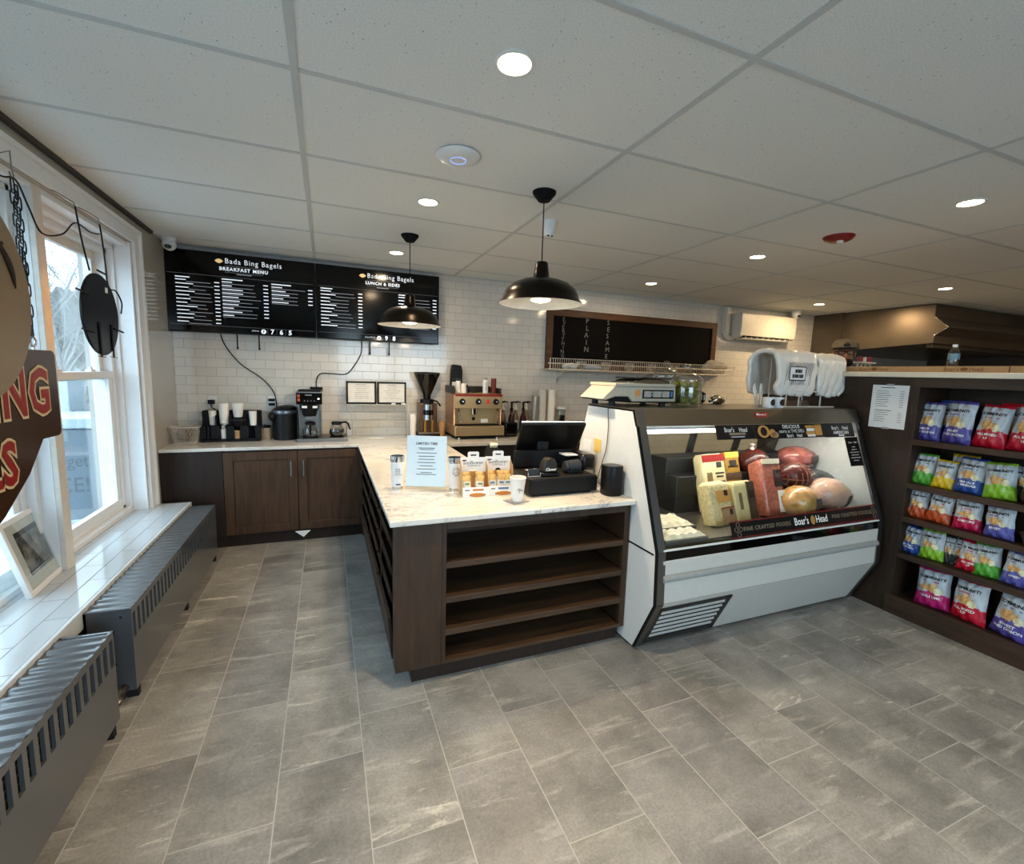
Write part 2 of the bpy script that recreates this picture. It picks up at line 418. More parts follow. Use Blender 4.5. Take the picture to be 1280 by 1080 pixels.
# front wall (behind the camera) with storefront glazing
wf = MB(mat('front_wall_paint', 'b5b0a6', .7))
wf.box(-1.6, -2.8, 0, .3, -2.6, CE); wf.box(.3, -2.8, 2.6, 3.2, -2.6, CE); wf.box(.3, -2.8, 0, 3.2, -2.6, .12); wf.box(3.2, -2.8, 0, 10.7, -2.6, CE)
wf.box(1.7, -2.8, .12, 1.8, -2.6, 2.6)
struct(wf.build('wall_front', smooth=False))
WIN = [(3.20, 4.33), (1.965, 3.12), (.73, 1.885), (-.52, .65)]
wl = MB(M_leftwall)
wl.box(-1.64, 4.33, 0, -1.32, 5.2, CE)
wl.box(-1.64, -2.8, 0, -1.32, -.52, CE)
wl.box(-1.64, -.52, 2.50, -1.32, 4.33, CE)
wl.box(-1.64, -.52, 0, -1.50, 4.33, .47)
struct(wl.build('wall_left', smooth=False), 'grey wall around the windows')
struct(MB(M_beige).box(-1.5, -.6, 0, -1.12, 4.44, .455).build('wall_left_base', smooth=False), 'beige wall under the window ledge')
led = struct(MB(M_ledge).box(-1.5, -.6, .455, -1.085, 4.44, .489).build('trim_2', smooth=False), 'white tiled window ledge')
struct(MB(mat('ledge_edge', 'bcc1c4', .4)).box(-1.083, -.6, .40, -1.066, 4.44, .4905).build('trim_3', bevel=.003), 'white edge strip of the ledge')
struct(MB(M_trim).box(-1.5, -.6, .489, -1.44, 4.33, .515).build('trim_4', bevel=.004), 'cream sill strip under the windows')
# casing and header
ca = MB(M_white)
ca.box(-1.33, 4.33, .489, -1.298, 4.44, 2.61); ca.box(-1.338, 4.30, .489, -1.322, 4.34, 2.51)
ca.box(-1.33, -.6, 2.51, -1.298, 4.33, 2.61); ca.box(-1.298, -.6, 2.585, -1.285, 4.4249, 2.61); ca.box(-1.298, 4.425, .489, -1.285, 4.45, 2.61)
ca.box(-1.42, -.5, 2.47, -1.34, 4.31, 2.50)
ca.box(-1.60, 4.312, .489, -1.3385, 4.3295, 2.499)
ca.box(-1.60, -.52, 2.4905, -1.3385, 4.311, 2.499)
struct(ca.build('trim_5', smooth=False), 'white window casing')
struct(MB(mat('dark_gap_strip', '3d3632', .7)).box(-1.32, -2.6, 2.675, -1.295, 4.75, 2.70).build('trim_6', smooth=False), 'dark strip between wall and ceiling')
for y0, y1 in ((3.12, 3.20), (1.885, 1.965), (.65, .73)):
    mm = MB(M_white); mm.box(-1.64, y0, .489, -1.36, y1, 2.50); mm.box(-1.36, y0 - .0, .489, -1.335, y1, 2.50, M_trim)
    struct(mm.build('trim_7', bevel=.003), 'upright between windows')
for k, (y0, y1) in enumerate(WIN):
    w = bpy.data.objects.new('window_%d' % (k + 1), None); C.objects.link(w); w.location = (-1.5, (y0 + y1) / 2, .5); struct(w); ROOT[w.name] = Vector(w.location)
    w['label'] = 'tall white double-hung window'
    fr = MB(M_white)
    xa, xb = -1.56, -1.47
    # outer frame with steps
    for q, (dx0, dx1, t) in enumerate(((-1.60, -1.42, .035), (-1.58, -1.46, .075))):
        fr.box(dx0, y0, .50, dx1, y0 + t, 2.47); fr.box(dx0, y1 - t, .50, dx1, y1, 2.47); fr.box(dx0, y0, 2.47 - t, dx1, y1, 2.50); fr.box(dx0, y0, .48, dx1, y1, .50 + t * .6)
    # lower sash (inner), upper sash (outer)
    a, b = y0 + .075, y1 - .075
    fr.box(-1.50, a, .53, -1.47, a + .05, 1.56); fr.box(-1.50, b - .05, .53, -1.47, b, 1.56)
    fr.box(-1.505, a, .53, -1.465, b, .60); fr.box(-1.505, a, 1.51, -1.46, b, 1.56)
    fr.build('frame', parent=w, bevel=.004)
    ft = MB(M_trim)
    ft.box(-1.545, a, 1.50, -1.515, a + .05, 2.42); ft.box(-1.545, b - .05, 1.50, -1.515, b, 2.42); ft.box(-1.545, a, 2.34, -1.51, b, 2.43); ft.box(-1.545, a, 1.50, -1.515, b, 1.55)
    ft.build('upper_sash', parent=w, bevel=.004)
    lk = MB(M_white)
    for yy in (y0 + .35, y1 - .35): lk.box(-1.505, yy - .03, 1.56, -1.47, yy + .03, 1.575).cyl((-1.487, yy, 1.57), (-1.487, yy, 1.592), .012, n=10)
    lk.build('sash_lock', parent=w)
    pn = MB(M_glass); pn.box(-1.488, a + .05, .60, -1.484, b - .05, 1.51).build('lower_pane', parent=w, smooth=False)
    pn = MB(M_glass); pn.box(-1.532, a + .05, 1.55, -1.528, b - .05, 2.34).build('upper_pane', parent=w, smooth=False)

# outside
struct(MB(mat('lightened_asphalt', '8f9598', .9, var=.15, scale=8, bump=.3)).box(-40, -30, -.35, -1.66, 60, -.3).build('ground', smooth=False), 'grey parking lot outside, lightened to bounce daylight')  # ground colour raised so it bounces daylight up to the ceiling
struct(MB(mat('lightened_asphalt', '6c7073', .9)).box(-1.66, -30, -.35, 30, -2.8, -.3).build('ground', smooth=False), 'pavement in front of the shop')

def bare_tree(x, y, h, seed, label):
    rnd = random.Random(seed); mb = MB(mat('grey_bark', '7b7976', .9, var=.2, scale=12))
    def br(p, d, L, r, lev):
        pts = [p]; q = Vector(p); dd = Vector(d)
        for i in range(3):
            dd = (dd + Vector((rnd.uniform(-.16, .16), rnd.uniform(-.16, .16), rnd.uniform(-.05, .14)))).normalized(); q = q + dd * L / 3; pts.append(tuple(q))
        mb.tube(pts, [r, r * .85, r * .7, r * .5], n=5 if lev < 2 else 3)
        if lev < 4:
            for i in range(6 if lev else 9):
                t = rnd.uniform(.3, 1); k = min(2, int(t * 3)); b = Vector(pts[k]).lerp(Vector(pts[k + 1]), t * 3 - k)
                a = rnd.uniform(0, 2 * PI); e = (dd * .75 + Vector((math.cos(a), math.sin(a), rnd.uniform(-.1, .5))) * .8).normalized()
                br(tuple(b), e, L * rnd.uniform(.45, .68), r * .42, lev + 1)
    br((x, y, -.3), (0, 0, 1), h * .55, .055, 0)
    return tag(mb.build('bare_tree', smooth=False), label, 'tree', 'bare trees outside the windows')
bare_tree(-4.9, 12.3, 6, 1, 'bare grey tree seen through the far window, nearest the glass')
bare_tree(-7.3, 18.5, 7, 2, 'bare tree behind the nearest tree outside the far window')
bare_tree(-11.5, 15.0, 7, 3, 'bare tree outside the nearer windows')
bare_tree(-9.6, 26.5, 8, 4, 'farthest bare tree outside the far window')
hs = MB(mat('winter_brush', '5d5c57', .95, var=.55, scale=14, bump=.5))
rnd = random.Random(5)
vv = []; ff = []
nx, ny = 60, 24
for j in range(ny):
    for i in range(nx):
        a = i / (nx - 1); b = j / (ny - 1)
        x = -26 + a * 24; y = 21 + b * 12 - a * 2
        z = -.3 + (b ** .6) * (6.4 + 1.0 * math.sin(a * 9)) + rnd.uniform(-.6, .6) * (b > 0)
        vv.append((x, y, z))
for j in range(ny - 1):
    for i in range(nx - 1): ff.append((j * nx + i, j * nx + i + 1, (j + 1) * nx + i + 1, (j + 1) * nx + i))
hs.add(vv, ff); o = hs.build('brushy_hillside', smooth=False); o['kind'] = 'structure'; o['label'] = 'brown brushy slope beyond the parking lot'
# ice freezer
t = thing('ice_freezer', 'grey outdoor ice freezer with lettering, outside the far window', 'freezer', (-2.35, 5.9, -.3))
MB(mat('freezer_grey', '68737b', .5)).box(-2.75, 5.62, -.3, -2.02, 6.35, .98).build('cabinet', parent=t, bevel=.02)
MB(mat('freezer_white', 'a1abb1', .4)).box(-2.78, 5.60, -.3, -2.0, 6.37, .08).build('base', parent=t, bevel=.01)
MB(mat('freezer_white', 'a1abb1', .4)).box(-2.78, 5.60, .98, -2.0, 6.37, 1.08).build('lid', parent=t, bevel=.01)
lt = MB(M_greyink); lt.text("Don't forget", (-2.17, 5.62, .66), X, Z, .17, align='RIGHT', sx=.8); lt.build('lettering', parent=t, smooth=False); lt = MB(M_greyink); lt.text('the ICE!', (-2.17, 5.62, .42), X, Z, .21, align='RIGHT', sx=.85); lt.build('lettering', parent=t, smooth=False)
t = thing('utility_box', 'tall white box standing behind the ice freezer outside', 'box', (-2.95, 6.9, -.3))
MB(mat('utility_white', 'a9b2b7', .5)).box(-3.1, 6.7, -.3, -2.72, 7.1, 1.42).build('cabinet', parent=t, bevel=.01)
MB(mat('utility_white2', 'c3cdd2', .5)).box(-3.12, 6.68, 1.42, -2.70, 7.12, 1.46).build('cap', parent=t)
struct(MB(M_sidebrick).box(-2.12, 5.75, -.3, -1.70, 6.2, 1.12).build('trim_8', smooth=False), 'pale brick pier outside')
M_sid = mat('pale_siding', '8b9499', .7, var=.1, scale=30, stretch=(1, 1, 8))
struct(MB(M_sid).box(-2.02, 6.4, -.3, -1.66, 11, 3.4).build('wall_outside', smooth=False), 'pale outside wall of the next unit')

# ================================================================== RADIATORS
def radiator(y0, y1, label, valve=True):
    x0, x1, z0, z1 = -1.065, -.885, .055, .47
    t = thing('radiator_cover', label, 'radiator', (-.97, (y0 + y1) / 2, 0), 'grey radiator covers under the window ledge')
    n = int((y1 - y0) / .0575); dy = (y1 - y0) / n
    mb = MB(M_rad)
    zt, zb = z1 - .03, z1 - .155
    # front sheet made of uprights around the slots
    mb.box(x1 - .012, y0, z0, x1, y1, zb); mb.box(x1 - .012, y0, zt, x1, y1, z1)
    for i in range(n + 1):
        yc = y0 + i * dy; a = .0125
        mb.box(x1 - .012, max(y0, yc - a), zb, x1, min(y1, yc + a), zt)
    mb.box(x0, y0, z0, x1 - .0121, y0 + .012, z1); mb.box(x0, y1 - .012, z0, x1 - .0121, y1, z1); mb.box(x0, y0, z0, x0 + .01, y1, z1)
    mb.build('casing', parent=t)
    lo = MB(mat('dark_louvre', '2b2e31', .5))
    for i in range(n):
        for k in range(4):
            zc = zb + .012 + k * .031; lo.box(x1 - .024, y0 + i * dy + .010, zc + .013, x1 - .013, y0 + (i + 1) * dy - .010, zc + .016)
    lo.build('louvres', parent=t, smooth=False)
    MB(M_radin).box(x0 + .02, y0 + .02, z0 + .05, x1 - .03, y1 - .02, z1 - .02).build('heating_core', parent=t, smooth=False)
    top = MB(M_rad); v = []; fc = []; K = n * 6
    for i in range(K + 1):
        yy = y0 + (y1 - y0) * i / K; zz = z1 + .001 + .0055 * (math.sin(i / 6 * 2 * PI) ** 3)
        v += [(x0, yy, zz), (x1, yy, zz)]
    for i in range(K): fc.append((2 * i, 2 * i + 1, 2 * i + 3, 2 * i + 2))
    top.add(v, fc); top.build('ribbed_top', parent=t, angle=60)
    for yy in (y0 + .03, (y0 + y1) / 2, y1 - .06):
        MB(M_radin).prism([(x1 - .05, 0), (x1 - .005, 0), (x1 - .005, z0 + .005), (x1 - .07, z0 + .005)], 'Y', yy, yy + .03).build('foot', parent=t)
    if valve:
        b = MB(M_blackm)
        for zz in (.36, .20): b.lathe((x1 - .085, y0 - .001, zz), [(0, .006), (.008, .006), (.010, .002), (.016, .002), (.016, 0), (0, 0)], 14, axis='Y')
        b.build('knockout', parent=t)
        MB(M_chrome).lathe((x1 - .04, y0 - .001, z1 - .035), [(0, .004), (.006, .003), (.006, 0)], 10, axis='Y').build('screw', parent=t)
    return t
radiator(2.57, 4.37, 'grey radiator cover nearest the wooden coffee cabinets')
radiator(-.2, 2.37, 'grey radiator cover nearest the camera, bottom left corner')
t = thing('radiator_valve', 'brass-grey radiator pipe valve between the two radiator covers', 'valve', (-.93, 2.46, 0))
MB(mat('tarnished_pipe', '4b4744', .4, .8)).tube([(-.98, 2.38, .10), (-.95, 2.44, .09), (-.93, 2.50, .075), (-.93, 2.58, .075)], .017, 10).cyl((-.98, 2.40, 0), (-.98, 2.40, .1), .012).build('pipe', parent=t)
MB(mat('valve_body', '77736c', .3, .9)).lathe((-.94, 2.47, .055), [(0, 0), (.03, 0), (.034, .02), (.024, .03), (.024, .055), (.03, .06), (.03, .075), (0, .078)], 16).build('valve_body', parent=t)

# ================================================================== BACK COUNTER (left run)
CT = .914
t = thing('base_cabinet', 'dark walnut base cabinet with two shaker doors under the coffee counter', 'cabinet', (-.5, 4.9, 0))
MB(M_wood_dark).box(-1.31, 4.62, .10, .33, 5.19, .884).box(-1.31, 4.68, 0, .33, 5.19, .10).build('body', parent=t, bevel=.002)
MB(M_wood_dark).box(-1.315, 4.60, .10, -.862, 4.62, .884).build('filler_panel', parent=t)
MB(M_wood_dark).box(-1.05, 4.635, 0, .33, 4.66, .105).build('toe_board', parent=t)
def shaker(parent, x0, x1, z0, z1, y, hx):
    d = MB(M_wood_light); s = .075
    d.box(x0, y - .02, z0, x0 + s, y, z1); d.box(x1 - s, y - .02, z0, x1, y, z1); d.box(x0 + s, y - .02, z0, x1 - s, y, z0 + s); d.box(x0 + s, y - .02, z1 - s, x1 - s, y, z1)
    d.box(x0 + s, y - .009, z0 + s, x1 - s, y, z1 - s)
    dd = d.build('door', parent=parent, bevel=.0025)
    MB(M_steel).cyl((hx, y - .045, z1 - .235), (hx, y - .045, z1 - .09), .008, n=10).cyl((hx, y - .045, z1 - .22), (hx, y - .01, z1 - .22), .005, n=8).cyl((hx, y - .045, z1 - .105), (hx, y - .01, z1 - .105), .005, n=8).build('handle', parent=dd)
shaker(t, -.858, -.268, .115, .868, 4.618, -.318)
shaker(t, -.262, .325, .115, .868, 4.618, -.212)
o = MB(M_paper).add([(-.30, 4.59, .10), (-.17, 4.59, .10), (-.23, 4.583, .045), (-.17, 4.595, .102), (-.30, 4.595, .102)], [(0, 1, 2), (0, 2, 4), (1, 3, 2), (0, 4, 3, 1)]).build('paper_tag', smooth=False)
tag(o, 'small white paper corner poking out below the cabinet doors', 'paper')
ctr = MB(M_marble)
# L-shaped worktop: back run + leg + front run, plus right back run
poly = [(-1.318, 4.585), (.265, 4.585), (.265, 2.165), (1.688, 2.165), (1.688, 2.90), (1.10, 2.90), (1.10, 4.56), (1.10, 5.195), (-1.318, 5.195)]
ctr.prism(poly, 'Z', .884, CT)
tag(ctr.build('marble_worktop', bevel=.006), 'white veined marble worktop wrapping from the coffee station to the till', 'countertop')
tag(MB(mat('grey_marble_edge', 'b9b4aa', .25, var=.1, scale=9)).box(1.104, 4.50, .874, 3.4, 5.195, CT).build('stone_worktop', bevel=.004), 'grey stone worktop under the espresso machine along the tiled wall', 'countertop')
tag(MB(M_wood_dark).box(1.13, 4.58, 0, 3.4, 5.19, .874).build('back_cabinet', bevel=.003), 'dark base cabinet under the espresso machine worktop', 'cabinet')

# island: left side bins
t = thing('counter_cabinet', 'dark walnut service counter with open shelves facing the room', 'counter', (1.0, 2.6, 0))
body = MB(M_wood_v)
body.box(.295, 2.205, .10, .53, 2.225, .884)          # corner panel
body.box(.295, 2.2255, .10, .313, 2.2995, .884)
body.box(.53, 2.21, .10, .555, 2.235, .884); body.box(1.645, 2.21, .10, 1.68, 2.235, .884)
body.box(.53, 2.235, .10, .548, 2.66, .884); body.box(1.662, 2.235, .10, 1.68, 2.66, .884)
body.box(.555, 2.21, .832, 1.645, 2.235, .884)
body.box(.53, 2.64, .10, 1.68, 2.66, .884)
body.box(.72, 2.70, .10, .74, 4.60, .884)
body.box(.30, 4.59, 0, 1.08, 4.61, .884)
body.box(1.06, 2.9, .0, 1.08, 4.6, .884); body.box(.72, 2.88, 0, 1.68, 2.90, .884)
body.build('carcass', parent=t, bevel=.002)
MB(M_wood_dark).box(.385, 2.255, 0, 1.66, 2.275, .102).box(.385, 2.2755, 0, .405, 4.55, .102).build('toe_board', parent=t)
for zt in (.655, .465, .285, .115):
    th = .033 if zt > .2 else .02
    MB(M_wood_h).box(.553, 2.213, zt - th, 1.648, 2.64, zt).build('shelf', parent=t, bevel=.002)
MB(M_wood_h).box(.53, 2.209, .10, 1.68, 2.232, .116).build('bottom_rail', parent=t)
MB(M_wood_v).box(.298, 2.30, .10, .529, 2.32, .884).box(.298, 2.865, .10, .719, 2.905, .884).box(.298, 3.66, .10, .719, 3.69, .884).box(.298, 4.50, .10, .719, 4.55, .884).box(.3145, 2.3205, .10, .529, 4.4995, .112).build('bin_divider', parent=t)
for (a, b) in ((2.32, 2.865), (2.905, 3.66), (3.69, 4.50)):
    for (z0, z1) in ((.72, .775), (.575, .635), (.425, .49), (.112, .345)):
        MB(M_wood_y).prism([(.272, z1), (.288, z1 + .004), (.305, z0), (.292, z0)], 'Y', a, b).box(.306, a + .001, z0, .529 if a < 2.4 else .70, b - .001, z0 + .015).build('bin_front', parent=t)
for (cx, cz) in ((.34, .868), (.44, .872), (.34, .135), (.44, .14)): pass

# ================================================================== DELI CASE
x0, x1 = 1.70, 3.70
t = case = thing('deli_case', 'white and stainless refrigerated deli display case with slanted glass front', 'display case', (2.7, 2.5, 0))
prof = [(2.25, 1.44), (2.215, 1.355), (1.968, .66), (1.955, .355), (2.115, .02), (2.95, .02), (2.95, .80), (2.76, 1.44)]
for xa in (x0 - .012, x1 - .02):
    MB(M_casewhite).prism(prof, 'X', xa, xa + .032).build('side_panel', parent=t)
MB(M_blackm).box(x0 - .0145, 1.985, .640, x0 - .011, 2.94, .650).build('seam', parent=t)
def sweep(mb, pr, xa, xb, out0, out1):
    for (a, b) in zip(pr[:-1], pr[1:]):
        d = Vector((b[0] - a[0], b[1] - a[1])).normalized(); nn = Vector((d[1], -d[0]))   # outward = towards -y
        if nn[0] > 0: nn = -nn
        A = Vector(a); B = Vector(b) 
        mb.prism([tuple(A + nn * out0), tuple(B + nn * out0), tuple(B + nn * out1), tuple(A + nn * out1)], 'X', xa, xb)
front = prof[:5]
for xa, xb in ((x0 - .014, x0 + .0), (x1 - .004, x1 + .014)):
    s_ = MB(M_blackm); sweep(s_, front, xa, xb, -.004, .006); s_.build('gasket', parent=t)
for xa, xb in ((x0 + .001, x0 + .052), (x1 - .045, x1 - .005)):
    s_ = MB(M_steel); sweep(s_, front, xa, xb, -.01, .007); s_.build('corner_trim', parent=t)
MB(mat('shaded_front_enamel', 'bcbab3', .35, var=.02)).box(x0 + .035, 1.958, .355, x1 - .045, 1.985, .610).build('front_panel', parent=t, bevel=.003)  # copy of the white enamel, greyed to put weaker light into its colour
MB(mat('bumper_grey', '8f9290', .4)).lathe((x0 + .04, 1.957, .505), [(0, 0), (.018, 0), (.021, .004), (.021, x1 - x0 - .094), (.018, x1 - x0 - .09), (0, x1 - x0 - .09)], 16, axis='X').build('bumper', parent=t)
MB(mat('lower_panel_grey', 'b3b1aa', .32, var=.02)).prism([(1.958, .353), (2.112, .025), (2.13, .035), (1.98, .36)], 'X', x0 + .037, x1 - .045).build('lower_panel', parent=t)
MB(M_blackm).prism([(2.15, .0), (2.93, 0), (2.93, .60), (1.99, .60), (1.99, .37)], 'X', x0 + .022, x1 - .022).build('machine_base', parent=t)
MB(M_blackg).prism([(1.962, .61), (1.966, .667), (2.02, .67), (2.02, .61)], 'X', x0 + .037, x1 - .045).build('dark_sill', parent=t)
MB(M_casewhite).prism([(1.958, .666), (1.962, .674), (1.972, .674), (1.972, .666)], 'X', x0 + .037, x1 - .045).build('glass_rail', parent=t)
# grille on the slanted panel
P0 = Vector((1.955, .355)); P1 = Vector((2.115, .02)); dv = P1 - P0; nrm = Vector((-(-dv[1]), 0))
dn = dv.normalized(); on = Vector((dn[1], -dn[0]));  on = on if on[0] < 0 else -on
def sl(tt, out): p = P0 + dv * tt + on * out; return (p[0], p[1])
g = MB(mat('grille_frame', '3b3a38', .4, .6))
ga, gb, gc, gd = 1.745, 2.30, .10, .95
g.prism([sl(gc, .002), sl(gc + .06, .002), sl(gc + .06, .008), sl(gc, .008)], 'X', ga, gb)
g.prism([sl(gd - .10, .002), sl(gd, .002), sl(gd, .008), sl(gd - .10, .008)], 'X', ga, gb)
g.prism([sl(gc, .002), sl(gd, .002), sl(gd, .008), sl(gc, .008)], 'X', ga, ga + .025)
g.prism([sl(gc, .002), sl(gd, .002), sl(gd, .008), sl(gc, .008)], 'X', gb - .04, gb)
gr = g.build('grille', parent=t)
MB(M_radin).prism([sl(gc, .001), sl(gd, .001), sl(gd, .003), sl(gc, .003)], 'X', ga, gb).build('grille_shade_sheet', parent=gr)  # dark sheet over the panel stands in for shade between the slats
g = MB(mat('grille_slat', 'b9bbb9', .3, .3))
for k in range(6):
    a = gc + .06 + k * .112; g.prism([sl(a + .03, .0035), sl(a + .08, .0035), sl(a + .08, .009), sl(a + .07, .009)], 'X', ga + .025, gb - .04)
g.build('slats', parent=gr)
# canopy
MB(M_steelw).prism([(2.245, 1.446), (2.205, 1.348), (2.225, 1.345), (2.26, 1.43), (2.76, 1.43), (2.76, 1.446)], 'X', x0 - .012, x1 + .012).build('canopy', parent=t)
MB(mat('maker_badge_red', 'a3241f', .4)).prism([(2.2365, 1.424), (2.2235, 1.394), (2.2215, 1.3945), (2.2345, 1.4245)], 'X', 2.65, 2.77).build('maker_badge', parent=t)
upv = Vector((0, 2.245 - 2.205, 1.446 - 1.348)).normalized()
lt = MB(M_whiteprint); O = (2.71, 2.2265, 1.409)
for (a, b, c, d) in ((-.05, -.004, -.03, .009), (-.028, -.006, -.022, .006), (-.02, -.003, .0, .002), (.003, -.005, .012, .005), (.016, -.004, .03, .0), (.034, -.004, .038, .010)): lt.rect(O, X, upv, a, b, c, d, lift=.003)
lt.build('badge_script', parent=t, smooth=False)
# glass front
gp = lambda s_, out: (1.968 + (2.215 - 1.968) * s_ + out * -.94, .66 + (1.355 - .66) * s_ + out * .33)
MB(M_caseglass).prism([gp(.02, 0), gp(.98, 0), gp(.98, -.006), gp(.02, -.006)], 'X', x0 + .035, x1 - .04).build('front_glass', parent=t, smooth=False)
# interior
MB(M_steelw).box(x0 + .02, 1.99, .60, x1 - .02, 2.90, .68).box(x0 + .02, 2.87, .68, x1 - .02, 2.90, .80).build('deck', parent=t)
MB(mat('steel_pan', '8f8b84', .3, .9)).box(x0 + .025, 2.0, .68, x1 - .03, 2.86, .692).build('deck_tray', parent=t)
st = MB(mat('black_riser', '17181a', .45))
st.box(2.25, 2.46, .69, 3.48, 2.58, .955); st.box(2.25, 2.58, .69, 3.48, 2.76, 1.065)
st.build('black_riser', parent=t, bevel=.006)
MB(mat('lit_case_tube', 'ffffff', .5, emit=(1, .95, .85), es=3.0)).cyl((x0 + .07, 2.30, 1.30), (x1 - .1, 2.30, 1.30), .013, n=12).build('light_tube', parent=t)
MB(M_casewhite).box(x0 + .06, 2.28, 1.316, x1 - .08, 2.34, 1.345).cyl((x0 + .055, 2.30, 1.30), (x0 + .075, 2.30, 1.30), .02).build('light_fitting', parent=t)
for k in range(4):
    xa = x0 + .03 + k * .485
    fr = MB(M_steel)
    q = lambda s_, o_: (2.74 + .16 * s_ + o_, 1.42 - .60 * s_)
    for (a, b) in ((xa, xa + .03), (xa + .45, xa + .48)): fr.prism([q(0, 0), q(1, 0), q(1, .015), q(0, .015)], 'X', a, b)
    for (a, b) in ((0, .05), (.95, 1)): fr.prism([q(a, 0), q(b, 0), q(b, .015), q(a, .015)], 'X', xa, xa + .48)
    d = fr.build('rear_door', parent=t)
    MB(M_caseglass).prism([q(.05, .005), q(.95, .005), q(.95, .009), q(.05, .009)], 'X', xa + .03, xa + .45).build('door_glass', parent=d, smooth=False)
lg = lamp_light(t, (0, 0, 0), 9.0, .1, (1, .93, .80)); lg.data.shape = 'RECTANGLE'; lg.data.size = 1.7; lg.data.size_y = .03; lg.location = (0, -.20, 1.28); lg.name = 'case_light'

def glassplane(s_, x, out=.004): p = gp(s_, out); return Vector((x, p[0], p[1]))
gup = (glassplane(1, 0) - glassplane(0, 0)).normalized()
def banner(name, xa, xb, sa, sb, m, label, cat, out=.003):
    tt = thing(name, label, cat, tuple(glassplane(sa, (xa + xb) / 2, out)))
    MB(m).prism([gp(sa, out), gp(sb, out), gp(sb, out + .0025), gp(sa, out + .0025)], 'X', xa, xb).build('sheet', parent=tt, smooth=False); return tt
M_ban = mat('banner_black', '120f0e', .35); M_gold = mat('banner_gold', 'a0783e', .5); M_tanp = mat('banner_tan', 'c08a48', .5); M_redl = mat('banner_red', '6a1712', .5)
def boars(mb, x, s_, size, out=.007):
    O = glassplane(s_, x, out); mb.text("Boar's", O - Vector((size * .55, 0, 0)), X, gup, size, align='RIGHT', sx=.8, bold=size*.012); mb.text('Head', O + Vector((size * .45, 0, 0)), X, gup, size, align='LEFT', sx=.8, bold=size*.012)
bt = banner('deli_banner', 2.262, 3.665, .035, .158, M_ban, 'long dark banner with white lettering along the bottom of the case glass', 'banner')
lt = MB(M_whiteprint); boars(lt, 2.98, .095, .068); lt.build('lettering', parent=bt, smooth=False)
lt = MB(mat('print_tan', '8d7d66', .6)); lt.text('FINE CRAFTED FOODS', glassplane(.092, 2.565, .007), X, gup, .036, space=1.15); lt.text('FINE CRAFTED FOODS', glassplane(.10, 3.38, .007), X, gup, .036, space=1.15)
for x in (2.32, 3.62):
    for (a, b) in ((0, .03), (0, -.03), (.018, 0), (-.018, 0)): 
        O = glassplane(.095, x + a, .007) + gup * b
        pts = [O + Vector((math.cos(k) * .014, 0, 0)) + gup * (math.sin(k) * .014) for k in [i * PI / 4 for i in range(8)]]; lt.tube([tuple(p) for p in pts], .0012, 4, closed=True)
lt.build('fine_print', parent=bt, smooth=False)
lt = MB(M_gold); O = glassplane(.095, 2.985, .007); lt.add([tuple(O + Vector((math.cos(k * PI / 6) * .022, 0, 0)) + gup * (math.sin(k * PI / 6) * .03)) for k in range(12)], [tuple(range(12))]); lt.build('gold_emblem', parent=bt, smooth=False)
MB(M_redl).prism([gp(.155, .003), gp(.165, .003), gp(.165, .007), gp(.155, .007)], 'X', 2.262, 3.665).prism([gp(.028, .003), gp(.036, .003), gp(.036, .007), gp(.028, .007)], 'X', 2.262, 3.665).build('red_edge', parent=bt, smooth=False)
bt = banner('deli_header_strip', 2.285, 2.615, .855, .985, M_ban, 'left dark header sign with white lettering at the top of the case glass', 'sign')
lt = MB(M_whiteprint); boars(lt, 2.46, .938, .042); lt.rect(glassplane(.878, 2.46, .007), X, gup, -.06, -.003, .06, .001); lt.build('lettering', parent=bt, smooth=False)
lt = MB(mat('print_tan', '8d7d66', .6)); lt.rect(glassplane(.903, 2.46, .007), X, gup, -.07, -.008, .07, .008); lt.build('small_script', parent=bt, smooth=False)
bt = banner('deli_header_strip', 2.618, 3.295, .85, .985, M_ban, 'middle dark header sign with food pictures reading delicious starts at the deli', 'sign')
lt = MB(M_whiteprint); lt.text('DELICIOUS', glassplane(.957, 2.965, .007), X, gup, .034, bold=.0004).text('starts at THE DELI', glassplane(.915, 2.965, .007), X, gup, .032); boars(lt, 2.99, .872, .032); lt.build('lettering', parent=bt, smooth=False)
fp = MB()
for (x, s_, rx, ry, m_) in ((2.70, .918, .055, .043, M_tanp), (2.70, .918, .030, .030, M_wood_dark), (2.78, .90, .03, .03, M_tanp), (2.80, .885, .035, .022, M_card)):
    O = glassplane(s_, x, .0065 + (.001 if m_ is M_wood_dark else 0)); fp.add([tuple(O + Vector((math.cos(k * PI / 8) * rx, 0, 0)) + gup * (math.sin(k * PI / 8) * ry)) for k in range(16)], [tuple(range(16))], m_)
for (x, s_, w_, h_, m_) in ((3.15, .955, .045, .008, M_tanp), (3.155, .925, .04, .010, M_cup), (3.15, .895, .045, .010, M_tanp), (3.155, .87, .04, .008, M_cup), (3.235, .915, .035, .035, M_tanp), (3.235, .965, .035, .006, M_gold)):
    fp.rect(glassplane(s_, x, .0065), X, gup, -w_, -h_, w_, h_, m_)
fp.build('food_picture', parent=bt, smooth=False)
bt = banner('deli_header_strip', 3.298, 3.62, .845, .985, M_ban, 'right dark header sign with white lettering at the top of the case glass', 'sign')
lt = MB(M_whiteprint); boars(lt, 3.475, .935, .038); lt.text('AMERICAN', glassplane(.888, 3.47, .007), X, gup, .034, bold=.0006).rect(glassplane(.862, 3.47, .007), X, gup, -.03, -.005, .03, .004); lt.build('lettering', parent=bt, smooth=False)
bt = banner('price_card', 3.50, 3.64, .55, .84, M_ban, 'small black notice card at the upper right of the case glass', 'card')
lt = MB(M_whiteprint); boars(lt, 3.575, .785, .019)
for k, w_ in enumerate((.02, .03, .05, .04, .055, .03)): lt.rect(glassplane(.74 - k * .027, 3.57, .007), X, gup, -w_, -.0015, w_, .0015)
lt.build('lettering', parent=bt, smooth=False)

